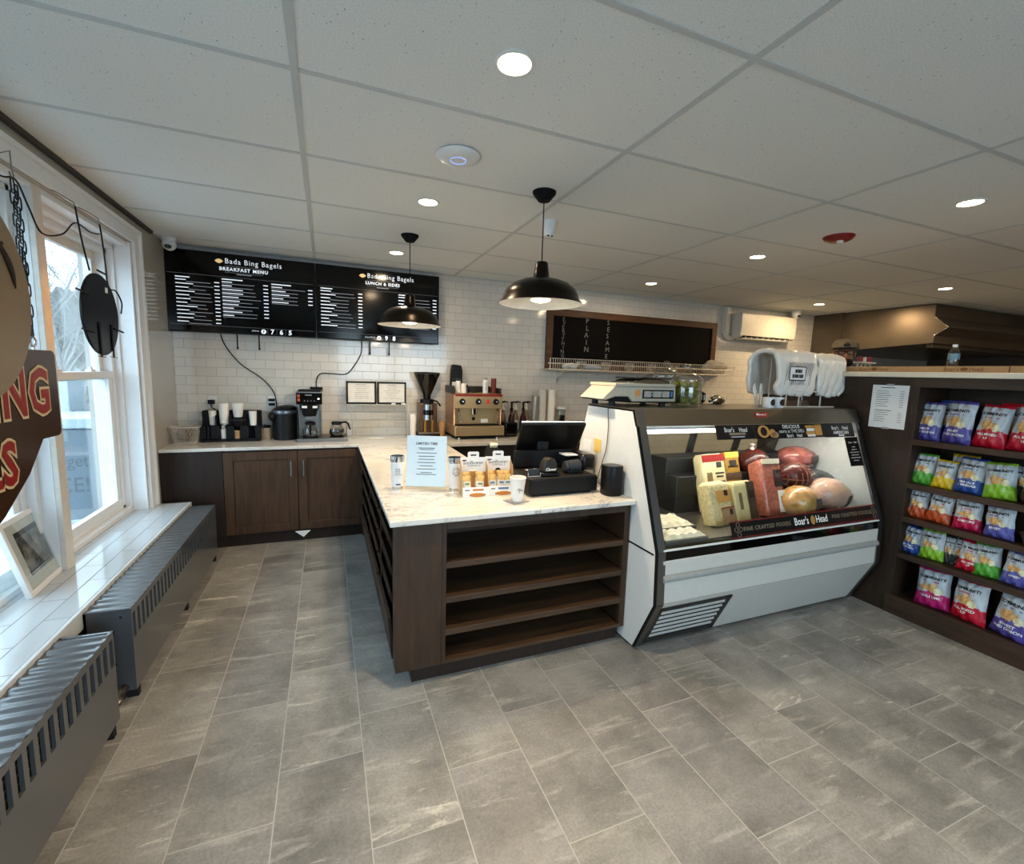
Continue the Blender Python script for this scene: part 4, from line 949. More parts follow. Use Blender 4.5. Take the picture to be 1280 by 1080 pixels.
# ================================================================== COFFEE STATION
t = thing('wire_basket', 'small silver mesh basket at the left end of the coffee counter', 'basket', (-1.20, 4.93, CT))
M_mesh = mat('silver_mesh', 'c9c5bc', .4, .3)
mb = MB(M_mesh); n_ = 9
def bk(u, v_): # u around perimeter 0..1, v height
    hw = .085 + .03 * v_; hd = .06 + .02 * v_; a = u * 2 * PI
    cx = math.copysign(abs(math.cos(a)) ** .45, math.cos(a)) * hw; cy = math.copysign(abs(math.sin(a)) ** .45, math.sin(a)) * hd
    return (-1.20 + cx, 4.93 + cy, CT + .004 + .145 * v_)
for k in range(34): mb.tube([bk(k / 34, 0), bk(k / 34 + .05, 1)], .0018, 3); mb.tube([bk(k / 34, 0), bk(k / 34 - .05, 1)], .0018, 3)
mb.build('mesh', parent=t)
MB(M_mesh).tube([bk(k / 40, 1) for k in range(40)], .006, 6, closed=True).tube([bk(k / 40, .02) for k in range(40)], .004, 6, closed=True).build('rim', parent=t)
MB(M_mesh).box(-1.27, 4.88, CT, -1.13, 4.98, CT + .004).build('bottom', parent=t)
t = thing('sugar_caddy', 'tan box behind the mesh basket beside the cup organizer', 'box', (-1.15, 5.06, CT))
MB(mat('tan_box', '8b7a64', .8)).box(-1.22, 5.02, CT, -1.09, 5.12, CT + .11).build('box', parent=t, bevel=.003)
t = thing('cup_organizer', 'black countertop cup and lid organizer', 'organizer', (-.84, 5.05, CT))
xo0, xo1, yo0 = -1.09, -.605, 4.95
M_org = mat('organizer_black', '0e0f12', .5, spec=.25)
b = MB(M_org)
b.box(xo0, yo0, CT, xo1, 5.15, CT + .012)
b.box(xo0, yo0 + .10, CT, xo0 + .01, 5.15, CT + .285); b.box(xo1 - .01, yo0 + .10, CT, xo1, 5.15, CT + .285); b.box(xo0, 5.14, CT, xo1, 5.15, CT + .285)
b.box(xo0, yo0, CT, xo0 + .01, yo0 + .10, CT + .15); b.box(xo1 - .01, yo0, CT, xo1, yo0 + .10, CT + .15)
for x in (-.965, -.845, -.725): b.box(x - .005, yo0 + .01, CT, x + .005, 5.14, CT + .25)
b.build('body', parent=t, bevel=.002)
fpn = MB(M_org)
for k, (a, c) in enumerate(((xo0, -1.045), (-1.035, -1.015), (-1.005, -.935), (-.885, -.82), (-.77, -.70), (-.645, xo1))): fpn.box(a, yo0 - .004, CT + .02, c, yo0 + .004, CT + .15)
fpn.box(xo0, yo0 - .004, CT, xo1, yo0 + .004, CT + .03); fpn.build('slotted_front', parent=t)
MB(M_org).box(xo0, yo0 + .10, CT + .14, xo1, yo0 + .108, CT + .285).build('upper_front', parent=t)
def cupstack(x, y, z, r, h, m, lb, grp, taper=.8, name='cup_stack', cat='cups', flip=False, rings=True, M2=None):
    t = thing(name, lb, cat, (x, y, z), grp); n_ = max(3, int(h / .02)); pr = [(0, 0)]
    for k in range(n_):
        zz = h * k / n_; r0 = r * (taper + (1 - taper) * k / n_) if not flip else r * (1 - (1 - taper) * k / n_)
        pr += [(r0, zz), (r0, zz + h / n_ * .7), (r0 + .0018, zz + h / n_ * .75), (r0 + .0018, zz + h / n_ * .95)]
    pr += [(pr[-1][0], h), (pr[-1][0] - .006, h), (0, h - .01)]
    MB(m).lathe((x, y, z), pr, 20).build('cups', parent=t, angle=50); return t
GC = 'white paper cups standing in the organizer'
cupstack(-1.0, 5.02, CT + .155, .032, .135, M_cup, 'white cup stack at the left of the organizer', GC)
cupstack(-.905, 5.01, CT + .16, .044, .20, M_cup, 'tall white cup stack left of centre in the organizer', GC)
cupstack(-.79, 5.01, CT + .23, .052, .13, M_cup, 'white cup stack topping the middle of the organizer', GC, taper=.7)
cupstack(-.665, 5.00, CT + .15, .034, .135, M_cup, 'white cup stack at the right of the organizer', GC)
tag(MB(M_org).lathe((-.785, 4.985, CT + .20), [(0, -.06), (.05, -.05), (.075, 0), (.07, .02), (0, .02)], 20).build('lid_stack'), 'stack of black cup lids in the middle of the organizer', 'lids')
tag(MB(M_cup).lathe((-.908, 4.985, CT + .03), [(0, 0), (.026, 0), (.03, .09), (.028, .09), (0, .085)], 16).build('creamer_jug'), 'white cup in the lower slot of the organizer, below the tall stack', 'cup')
tag(MB(M_chrome).lathe((-.905, 4.985, CT + .125), [(0, 0), (.035, 0), (.038, .03), (.02, .045), (0, .05)], 16).build('dome_lid'), 'shiny clear lid on the white cup in the organizer', 'lid')
tag(MB(M_kraft).lathe((-.795, 4.975, CT + .03), [(0, 0), (.028, 0), (.03, .075), (0, .075)], 16).build('kraft_cup'), 'tan cup in the middle lower slot of the organizer', 'cup')
t = thing('stirrer_box', 'pale round wooden tub of dark packets between organizer and swing-top bin', 'tub', (-.57, 5.08, CT))
MB(mat('pale_tub', '9c8e7a', .6, var=.15, scale=14, stretch=(1, 1, 8))).lathe((-.57, 5.08, CT), [(0, 0), (.048, 0), (.05, .115), (.046, .115), (.044, .01), (0, .01)], 24).build('tub', parent=t)
p = MB(M_black); rnd = random.Random(4)
for k in range(9): p.obox((-.57 + rnd.uniform(-.03, .03), 5.08 + rnd.uniform(-.03, .03), CT + .115), (.035, .004, .05), (rnd.uniform(-.5, .5), rnd.uniform(-.5, .5), rnd.uniform(0, 3)))
p.build('packets', parent=t, smooth=False)['kind'] = 'stuff'
t = thing('swing_top_bin', 'black countertop bin with curved grey-edged lid', 'bin', (-.40, 5.06, CT))
MB(mat('bin_black', '0d0f12', .45, spec=.3)).lathe((-.395, 5.06, CT), [(0, 0), (.105, 0), (.112, .22), (.112, .27), (0, .27)], 36).build('body', parent=t, angle=50)
MB(mat('bin_trim', '6e7680', .25, .6)).lathe((-.395, 5.06, CT + .262), [(0, 0), (.118, 0), (.12, .022), (.116, .03), (0, .03)], 36).build('trim', parent=t)
MB(mat('bin_black', '0d0f12', .45, spec=.3)).ell((-.395, 5.06, CT + .290), (.116, .116, .05), 32, 12, rot=(0, -.12, 0)).build('lid', parent=t, angle=80)
MB(mat('bin_black', '0d0f12', .45, spec=.3)).ell((-.50, 5.0, CT + .235), (.035, .05, .045), 20, 12).build('spout', parent=t, angle=80)
# brewer
t = thing('coffee_brewer', 'stainless commercial coffee brewer with black control head and warmer base', 'coffee brewer', (-.06, 4.95, CT))
MB(M_steel).box(-.275, 4.80, CT, .185, 5.12, CT + .035).build('base', parent=t, bevel=.004)
MB(M_steel).box(-.262, 5.0, CT + .035, -.055, 5.12, CT + .43).box(-.262, 4.86, CT + .30, -.245, 5.0, CT + .38).box(-.073, 4.86, CT + .30, -.055, 5.0, CT + .38).box(-.262, 4.95, CT + .035, -.25, 5.0, CT + .38).box(-.068, 4.95, CT + .035, -.055, 5.0, CT + .38).build('tower', parent=t, bevel=.003)
MB(M_blackg).box(-.275, 4.80, CT + .365, -.045, 5.12, CT + .485).build('control_head', parent=t, bevel=.006)
MB(M_blackm).box(-.26, 4.82, CT + .485, -.06, 5.1, CT + .50).build('top_tray', parent=t, bevel=.003)
MB(M_steel).box(-.275, 4.799, CT + .475, -.045, 5.12, CT + .487).build('head_trim', parent=t)
MB(mat('orange_switch', 'a84a22', .5)).box(-.262, 4.797, CT + .395, -.240, 4.80, CT + .425).box(-.262, 4.797, CT + .435, -.240, 4.80, CT + .46).build('warning_label', parent=t)
MB(mat('indicator_glow', 'ffffff', .3, emit=(.95, 1, .85), es=6)).cyl((-.078, 4.796, CT + .42), (-.078, 4.80, CT + .42), .007, n=12).build('indicator_lamp', parent=t)
lt = MB(M_scrdim)
for k in range(4): lt.rect((-.20 + k * .028, 4.80, CT + .40), X, Z, -.005, -.002, .005, .002)
lt.rect((-.165, 4.80, CT + .455), X, Z, -.03, -.003, .03, .003); lt.build('control_marks', parent=t, smooth=False)
MB(M_blackm).lathe((-.16, 4.88, CT + .365), [(.06, 0), (.075, -.04), (.06, -.11), (.03, -.135), (0, -.135)], 24).build('brew_basket', parent=t)
MB(M_white).box(-.225, 4.799, CT + .33, -.18, 4.803, CT + .352).box(-.13, 4.799, CT + .33, -.09, 4.803, CT + .352).build('basket_label', parent=t)
MB(M_steel).box(-.20, 4.80, CT + .215, -.12, 4.83, CT + .25).build('basket_handle', parent=t, bevel=.003)
for x in (-.155, .085): MB(M_blackm).lathe((x, 4.88, CT + .034), [(0, .006), (.07, .006), (.074, 0), (0, 0)], 28).build('warmer_plate', parent=t)
MB(M_steel).box(.18, 4.98, CT + .035, .186, 5.12, CT + .13).build('side_guard', parent=t)
def decanter(x, y, z, full, lb):
    t = thing('coffee_decanter', lb, 'decanter', (x, y, z), 'round glass coffee decanters on the brewer')
    pr = [(0, 0), (.05, 0), (.066, .012), (.074, .045), (.070, .075), (.052, .105), (.042, .118), (.045, .13)]
    MB(M_jar).lathe((x, y, z), pr, 32).build('glass_bowl', parent=t, angle=60)
    if full: MB(mat('black_coffee', '0a0503', .1)).lathe((x, y, z + .003), [(0, 0), (.047, 0), (.062, .012), (.070, .045), (.067, .07), (0, .07)], 28).build('coffee', parent=t, angle=60)
    else: MB(mat('dark_decanter_base', '0c0c0d', .4)).lathe((x, y, z + .001), [(0, 0), (.066, 0), (.068, .012), (0, .012)], 28).build('base_band', parent=t)
    MB(M_black).lathe((x, y, z + .118), [(.04, 0), (.05, .004), (.048, .022), (.03, .032), (0, .034)], 24).build('collar', parent=t)
    q = 1 if full else 0
    if full: MB(M_black).tube([(x + .04, y, z + .14), (x + .085, y - .01, z + .145), (x + .105, y - .015, z + .13), (x + .125, y - .02, z + .07)], [.010, .010, .010, .007], 8).box(x - .05, y - .012, z + .13, x + .05, y + .012, z + .15).build('handle', parent=t)
    else: MB(M_black).tube([(x, y - .04, z + .13), (x - .0, y - .085, z + .135), (x, y - .10, z + .10), (x, y - .092, z + .03)], [.011, .011, .011, .009], 8).build('handle', parent=t)
decanter(-.155, 4.88, CT + .041, False, 'empty glass decanter on the warmer under the brew head')
decanter(.085, 4.88, CT + .041, True, 'glass decanter of black coffee on the right warmer')
# acrylic display + frames
t = thing('acrylic_display_box', 'large empty clear acrylic display box right of the coffee brewer', 'display box', (.52, 5.02, CT))
ax0, ax1, ay0, ay1, az1 = .235, .795, 4.93, 5.13, CT + .355
MB(M_acrylic).box(ax0, ay0, CT + .002, ax1, ay0 + .005, az1).box(ax0, ay0, CT + .002, ax0 + .005, ay1, az1).box(ax1 - .005, ay0, CT + .002, ax1, ay1, az1).box(ax0, ay0, az1 - .006, ax1, ay1, az1).build('walls', parent=t, smooth=False)
MB(M_acrylic).box(ax0, ay0, CT + .17, ax1, ay1, CT + .176).build('shelf', parent=t, smooth=False)
MB(mat('acrylic_edge', 'b5b3aa', .2)).tube([(ax0, ay0, az1), (ax1, ay0, az1)], .003, 5).tube([(ax0, ay0, CT + .004), (ax0, ay0, az1)], .003, 5).tube([(ax1, ay0, CT + .004), (ax1, ay0, az1)], .003, 5).tube([(ax0, ay0, CT + .004), (ax1, ay0, CT + .004)], .003, 5).tube([(ax0, ay0, CT + .176), (ax1, ay0, CT + .176)], .0025, 5).build('edges', parent=t)
for (xa, xb, lb) in ((.183, .482, 'left black-framed certificate standing on the clear box'), (.492, .792, 'right black-framed certificate standing on the clear box')):
    zf = az1 + .001; t = thing('framed_certificate', lb, 'frame', ((xa + xb) / 2, 5.03, zf), 'two framed certificates on the clear box')
    w = .018; f_ = MB(M_black); yy = 5.02
    f_.box(xa, yy, zf, xb, yy + .018, zf + w).box(xa, yy, zf + .235 - w, xb, yy + .018, zf + .235).box(xa, yy, zf, xa + w, yy + .018, zf + .235).box(xb - w, yy, zf, xb, yy + .018, zf + .235).box(xa + w, yy + .012, zf + w, xb - w, yy + .018, zf + .235 - w); f_.build('frame', parent=t, bevel=.002)
    MB(mat('certificate_paper', 'd4d2cb', .6)).box(xa + w, yy + .008, zf + w, xb - w, yy + .012, zf + .235 - w).build('certificate', parent=t, smooth=False)
    l_ = MB(M_greyink); rnd = random.Random(int(xa * 100))
    for k in range(8): hw = rnd.uniform(.04, .1); l_.rect(((xa + xb) / 2, yy + .008, zf + .20 - k * .02), X, Z, -hw, -.0012 - .002 * (k < 1), hw, .0012)
    l_.build('printed_lines', parent=t, smooth=False)
t = thing('cap_marker', 'small black and white marker lying below the right certificate', 'marker', (.70, 4.95, az1))
MB(M_white).cyl((.63, 4.955, az1 + .009), (.77, 4.955, az1 + .009), .008, n=10).build('barrel', parent=t); MB(M_black).cyl((.67, 4.955, az1 + .009), (.73, 4.955, az1 + .009), .009, n=10).build('cap', parent=t)
cupstack(.865, 5.02, CT, .038, .25, M_cup, 'stack of white cups and clear lids between the clear box and grinder', None, taper=.85)
# grinder
t = thing('coffee_grinder', 'espresso grinder with large black funnel hopper', 'grinder', (1.02, 5.04, CT))
gx, gy = 1.02, 5.04
MB(M_black).box(gx - .11, gy - .14, CT, gx + .12, gy + .12, CT + .045).build('base', parent=t, bevel=.01)
MB(mat('bronze_case', '5b4433', .3, .6)).box(gx - .095, gy - .06, CT + .045, gx + .105, gy + .11, CT + .37).build('housing', parent=t, bevel=.01)
MB(M_steelw).box(gx - .105, gy - .135, CT + .03, gx + .11, gy - .05, CT + .06).build('front_tray', parent=t, bevel=.004)
MB(M_chrome).cyl((gx, gy - .07, CT + .19), (gx, gy - .07, CT + .36), .055, n=28).build('dosing_chamber', parent=t)
MB(M_blackg).cyl((gx, gy - .07, CT + .245), (gx, gy - .07, CT + .30), .0565, n=28).build('chamber_window', parent=t)
MB(mat('brass_legs', 'a47a3c', .3, .8)).box(gx - .05, gy - .11, CT + .06, gx - .028, gy - .08, CT + .19).box(gx + .028, gy - .11, CT + .06, gx + .05, gy - .08, CT + .19).build('fork', parent=t)
MB(M_black).cyl((gx, gy - .0, CT + .37), (gx, gy, CT + .41), .075, n=28).tube([(gx + .05, gy - .03, CT + .40), (gx + .10, gy - .06, CT + .39), (gx + .135, gy - .08, CT + .34)], .010, 8).build('collar', parent=t)
MB(mat('smoked_hopper', '0e0b09', .12)).lathe((gx, gy, CT + .41), [(.04, 0), (.045, .05), (.06, .08), (.138, .27), (.14, .285), (.13, .285), (0, .275)], 36).build('hopper', parent=t, angle=50)
MB(mat('hopper_rim', '8f8b85', .3)).tube([(gx + .1395 * math.cos(a), gy + .1395 * math.sin(a), CT + .69) for a in [i * PI / 18 for i in range(36)]], .0035, 6, closed=True).build('rim', parent=t)
MB(M_black).lathe((gx, gy, CT + .695), [(0, .012), (.13, .010), (.146, 0), (.146, -.006), (0, -.004)], 36).build('hopper_lid', parent=t)
cupstack(1.185, 5.02, CT, .036, .165, M_kraft, 'kraft-brown cup stack between the grinder and espresso machine', None, taper=.8)
# espresso machine
t = thing('espresso_machine', 'two-knob brass and steel espresso machine with red stripe', 'espresso machine', (1.52, 4.93, CT))
M_brass = mat('warm_steel_front', 'bfa37a', .32, .85, var=.08, stretch=(1, 20, 20)); M_cop = mat('copper_side', 'b08a6a', .3, .8, var=.05)
ex0, ex1, ey0, ey1 = 1.268, 1.80, 4.75, 5.17
MB(M_cop).box(ex0 - .01, ey0 + .04, CT + .07, ex0 + .01, ey1, CT + .49).box(ex1 - .01, ey0 + .04, CT + .07, ex1 + .01, ey1, CT + .49).build('side_panels', parent=t, bevel=.01)
MB(M_brass).box(ex0, ey0 + .005, CT + .33, ex1, ey0 + .10, CT + .485).build('control_panel', parent=t, bevel=.004)
MB(M_brass).box(ex0 + .01, ey0 + .11, CT + .15, ex1 - .01, ey1, CT + .49).build('boiler_body', parent=t, bevel=.004)
MB(M_brass).box(ex0 - .02, ey0 - .06, CT + .04, ex1 + .01, ey1 - .02, CT + .145).build('drip_tray', parent=t, bevel=.006)
MB(M_blackm).box(ex0 + .01, ey0 - .045, CT + .146, ex1 - .02, ey0 + .11, CT + .150).box(ex0 - .005, ey0 - .04, CT + .02, ex1, ey1 - .03, CT + .04).build('drip_grate', parent=t)
MB(mat('red_stripe', '7f1a14', .35)).box(ex0 + .0, ey0 + .0, CT + .462, ex1, ey0 + .006, CT + .487).build('red_stripe', parent=t)
rl = MB(mat('dark_rail', '37322c', .35, .5))
rl.box(ex0 - .13 + .115, ey0 + .03, CT + .49, ex0, ey1, CT + .57); rl.box(ex1 - .01, ey0 + .05, CT + .49, ex1 + .005, ey1, CT + .55); rl.box(ex0, ey1 - .01, CT + .49, ex1, ey1, CT + .56)
rl.build('cup_rail', parent=t, bevel=.003)
for x in (ex0 + .075, ex0 + .255, ex1 - .075):
    MB(M_black).lathe((x, ey0 + .004, CT + .405), [(0, .030), (.022, .030), (.03, .02), (.033, 0), (0, 0)], 24, axis='Y').build('knob', parent=t)
    k_ = MB(M_chrome).lathe((x + .004, ey0 - .026, CT + .405), [(0, .006), (.012, .004), (.014, 0), (0, 0)], 16, axis='Y').build('knob_cap', parent=t)
MB(mat('red_rocker', 'a0201a', .4, emit=(.5, .03, .02), es=.4)).box(ex1 - .18, ey0 - .002, CT + .382, ex1 - .15, ey0 + .006, CT + .425).build('switch', parent=t)
MB(M_chrome).lathe((ex0 + .23, ey0 + .08, CT + .33), [(0, -.07), (.032, -.07), (.038, -.03), (.045, 0), (0, 0)], 24).build('group_head', parent=t)
MB(M_chrome).tube([(ex0 + .055, ey0 + .07, CT + .33), (ex0 + .05, ey0 + .03, CT + .28), (ex0 + .07, ey0 + .02, CT + .18)], .009, 8).build('steam_wand', parent=t)
MB(M_chrome).tube([(ex1 - .045, ey0 + .07, CT + .33), (ex1 - .035, ey0 + .03, CT + .28), (ex1 - .045, ey0 + .02, CT + .17)], .007, 8).build('hot_water_wand', parent=t)
MB(M_black).lathe((ex0 + .235, ey0 + .108, CT + .21), [(0, .01), (.018, .008), (.02, 0), (0, 0)], 16, axis='Y').build('gauge', parent=t)
MB(M_white).box(ex1 - .21, ey0 + .105, CT + .165, ex1 - .13, ey0 + .111, CT + .205).build('rating_plate', parent=t)
for x in (ex0 + .04, ex1 - .06):
    for y in (ey0 - .02, ey1 - .08): MB(M_chrome).cyl((x, y, CT), (x, y, CT + .03), .015, n=14).build('foot', parent=t)
EZ = CT + .492
t = thing('coffee_bag', 'tall black coffee bag standing on the espresso machine', 'bag', (1.37, 5.10, EZ))
MB(mat('bag_black', '070708', .4, bump=.3, spec=.25)).prism([(1.29, EZ), (1.425, EZ), (1.43, EZ + .24), (1.415, EZ + .30), (1.31, EZ + .31), (1.297, EZ + .24)], 'Y', 5.06, 5.13).build('bag', parent=t, bevel=.012)
MB(M_paper).box(1.305, 5.056, EZ + .04, 1.36, 5.061, EZ + .115).build('label_patch', parent=t)
lt = MB(M_greyink)
for k in range(3): lt.rect((1.362, 5.06, EZ + .145), X, Z, -.05 + k * .036, -.005 + .006 * (k % 2), -.025 + k * .036, .002 + .006 * (k % 2))
lt.build('script', parent=t, smooth=False)
cupstack(1.335, 4.90, EZ, .026, .13, M_cup, 'taller white cup stack beside the black bag on the espresso machine', 'items on the espresso machine', taper=1.15)
cupstack(1.385, 4.86, EZ, .027, .105, M_cup, 'shorter white cup stack on the left of the espresso machine', 'items on the espresso machine', taper=1.15)
t = thing('syrup_bottle', 'small dark bottle beside the cups on the espresso machine', 'bottle', (1.45, 4.95, EZ), 'items on the espresso machine')
MB(M_blackg).lathe((1.45, 4.95, EZ), [(0, 0), (.025, 0), (.025, .055), (.012, .07), (.012, .085), (0, .085)], 18).build('bottle', parent=t)
t = thing('whipped_cream_can', 'white spray can on the right of the espresso machine', 'can', (1.655, 4.92, EZ), 'items on the espresso machine')
MB(M_white).lathe((1.655, 4.92, EZ), [(0, 0), (.031, 0), (.031, .13), (.024, .15), (0, .15)], 24).build('can', parent=t)
MB(M_steel).lathe((1.655, 4.92, EZ + .15), [(0, 0), (.022, 0), (.02, .015), (.008, .02), (0, .02)], 16).build('cap', parent=t)
lt = MB(M_greyink)
for k in range(5): lt.rect((1.655, 4.888, EZ + .04 + k * .018), X, Z, -.014, -.003, .012, .003)
lt.build('print', parent=t, smooth=False)
cupstack(1.76, 4.94, EZ, .030, .165, mat('brown_red_cup', '6b2a1e', .5), 'reddish brown cup stack at the right of the espresso machine', 'items on the espresso machine', taper=.98)
tag(MB(M_blackg).box(1.86, 4.80, CT, 2.02, 5.02, CT + .17).build('knock_box', bevel=.02), 'black box on the worktop right of the espresso machine', 'box')
# syrup pump bottles
def pump(x, y, mc, lb, white):
    t = thing('syrup_pump_bottle', lb, 'pump bottle', (x, y, CT), 'syrup pump bottles right of the espresso machine')
    MB(mc).lathe((x, y, CT), [(0, 0), (.036, 0), (.038, .02), (.038, .20), (.018, .25), (.016, .29), (0, .29)], 22).build('bottle', parent=t)
    MB(M_paper if white else mat('label_dark', '2a1c18', .5)).cyl((x, y, CT + .06), (x, y, CT + .16), .0388, n=22, caps=False).build('label_band', parent=t)
    M_ = M_cup if white else M_black
    MB(M_).lathe((x, y, CT + .285), [(0, 0), (.02, 0), (.02, .02), (.012, .03), (.012, .085), (0, .09)], 16).build('pump_stem', parent=t)
    MB(M_black).tube([(x - .012, y, CT + .378), (x + .02, y - .01, CT + .385), (x + .055, y - .025, CT + .375)], [.009, .009, .006], 8).lathe((x, y, CT + .37), [(0, 0), (.016, 0), (.018, .012), (0, .018)], 14).build('pump_head', parent=t)
M_syr = mat('clear_syrup', '776458', .15); M_syd = mat('dark_syrup', '2c120c', .12)
pump(1.955, 5.13, M_syr, 'clear syrup bottle with white pump, leftmost of the pump bottles', True)
pump(2.035, 5.05, M_syd, 'dark syrup bottle with tall black pump, second of the pump bottles', False)
pump(2.12, 5.13, M_syr, 'clear syrup bottle with white pump, third of the pump bottles', True)
pump(2.185, 5.05, M_syd, 'dark red syrup bottle with black pump, fourth of the pump bottles', False)
pump(2.26, 5.13, M_syr, 'clear syrup bottle with white pump, rightmost of the pump bottles', True)
GS = 'upright cup stacks on the back worktop'
cupstack(2.36, 5.10, CT, .044, .46, mat('clear_plastic_cups', 'a4a29c', .1, .5), 'shiny clear plastic cup stack right of the pump bottles', GS, taper=.95)
cupstack(2.46, 5.11, CT, .050, .54, mat('frosted_cups', 'c4c2bc', .35), 'tall frosted white cup stack, middle of the three tall stacks', GS, taper=.95)
cupstack(2.58, 5.10, CT, .046, .535, M_cup, 'tall cream paper cup stack, right of the three tall stacks', GS, taper=.9)
t = thing('utensil_jar', 'white-lidded clear jar with dark contents right of the tall cup stacks', 'jar', (2.72, 5.10, CT))
MB(M_jar).cyl((2.72, 5.10, CT), (2.72, 5.10, CT + .30), .06, n=24).build('glass', parent=t)
MB(M_white).cyl((2.72, 5.10, CT + .30), (2.72, 5.10, CT + .32), .064, n=24).build('lid', parent=t)
MB(M_black).box(2.71, 5.07, CT + .02, 2.765, 5.12, CT + .22).build('contents', parent=t)
t = thing('blue_tray', 'blue plastic tray and dark lid on the back worktop beside the deli case', 'tray', (2.98, 4.90, CT))
MB(mat('blue_plastic', '2b3f7c', .35)).box(2.82, 4.78, CT + .11, 3.2, 5.05, CT + .16).build('tray', parent=t, bevel=.008)
MB(mat('grey_tub', '4c5563', .4)).box(2.86, 4.80, CT, 3.18, 5.03, CT + .11).build('tub', parent=t, bevel=.01)
crumple('foil_ball', (2.80, 4.70, CT + .05), (.05, .045, .05), M_chrome, 'crumpled foil piece in front of the blue tray', 'foil', 8, wob=.12)

# ================================================================== TILL COUNTER
def tumbler(x, y, lb, ring):
    t = thing('steel_tumbler', lb, 'tumbler', (x, y, CT), 'white tumblers with steel rims on the marble counter')
    r = .039
    MB(M_chrome).lathe((x, y, CT), [(0, 0), (r * .80, 0), (r * .82, .018), (r * .82, .02), (0, .02)], 30).build('steel_base', parent=t)
    MB(M_white).lathe((x, y, CT), [(r * .82, .019), (r, .165), (r * 1.01, .172)], 30).build('sleeve', parent=t)
    MB(M_chrome).lathe((x, y, CT), [(r * 1.01, .171), (r * 1.06, .20), (r * 1.06, .206), (r * .96, .206), (r * .92, .17), (0, .165)], 30).build('steel_rim', parent=t)
    lt = MB(M_greyink)
    yy = y - r * .99; 
    if not ring:
        for k, w_ in ((0, .014), (1, .014), (2, .012)): lt.rect((x - .004, yy, CT + .13 - k * .012), X, Z, -w_, -.0018, -.002, .0018); lt.rect((x - .004, yy, CT + .13 - k * .012), X, Z, .002, -.0018, w_, .0018)
        lt.rect((x, yy, CT + .095), X, Z, -.026, -.0012, .022, .0012).rect((x, yy + .006, CT + .035), X, Z, -.014, -.005, .014, .004)
    else:
        lt.tube([(x + .021 * math.cos(a), yy - .0005 + .002, CT + .125 + .027 * math.sin(a)) for a in [i * PI / 14 for i in range(28)]], .0010, 4, closed=True)
        lt.text('Bada Bing', (x, yy - .001, CT + .115), X, Z, .012).text('Bagels', (x, yy - .001, CT + .102), X, Z, .010)
        lt.tube([(x - .012, yy, CT + .13), (x - .008, yy, CT + .143), (x, yy, CT + .139), (x + .008, yy, CT + .144), (x + .012, yy, CT + .13)], .0009, 4)
    lt.build('print', parent=t, smooth=False)
tumbler(.388, 2.79, 'white tumbler left of the pale blue notice, near the counter edge', False)
tumbler(.712, 2.665, 'white tumbler with round logo right of the pale blue notice', True)
t = thing('acrylic_sign', 'pale blue notice headed limited time in a clear upright stand', 'sign', (.552, 2.73, CT))
A = Vector((.437, 2.775, 0)); B = Vector((.664, 2.69, 0)); dr = (B - A).normalized(); bk_ = Vector((-dr.y, dr.x, 0))
mb = MB(M_paper); 
MB(mat('pale_blue_paper', 'c9dae4', .35, var=.01)).add([tuple(p) for p in (A + Vector((0, 0, CT + .018)), B + Vector((0, 0, CT + .018)), B + bk_ * .035 + Vector((0, 0, CT + .325)), A + bk_ * .035 + Vector((0, 0, CT + .325)), A + bk_ * .004 + Vector((0, 0, CT + .018)), B + bk_ * .004 + Vector((0, 0, CT + .018)), B + bk_ * .039 + Vector((0, 0, CT + .325)), A + bk_ * .039 + Vector((0, 0, CT + .325)))], [(0, 1, 2, 3), (7, 6, 5, 4), (0, 4, 5, 1), (1, 5, 6, 2), (2, 6, 7, 3), (3, 7, 4, 0)]).build('sheet', parent=t, smooth=False)
ac = MB(M_acrylic); ac.T = Matrix.Translation(A) @ Matrix.Rotation(math.atan2(dr.y, dr.x), 4, 'Z'); L_ = (B - A).length
ac.box(-.004, -.006, CT + .001, L_ + .004, .09, CT + .005).box(-.004, -.006, CT + .003, L_ + .004, -.003, CT + .02).build('stand', parent=t, smooth=False)
upn = (bk_ * .035 + Vector((0, 0, .307))).normalized(); mid = (A + B) / 2 + Vector((0, 0, CT + .018))
lt = MB(M_greyink); lt.text('LIMITED TIME', mid + upn * .262, dr, upn, .022, lift=.002, bold=.0003)
for k, (q, w_) in enumerate(((.235, .05), (.226, .042), (.205, .062), (.185, .05), (.166, .048), (.147, .056), (.126, .04), (.107, .058), (.085, .035), (.074, .062))): lt.rect(mid + upn * q, dr, upn, -w_, -.0019, w_, .0019, lift=.002)
lt.build('lettering', parent=t, smooth=False)
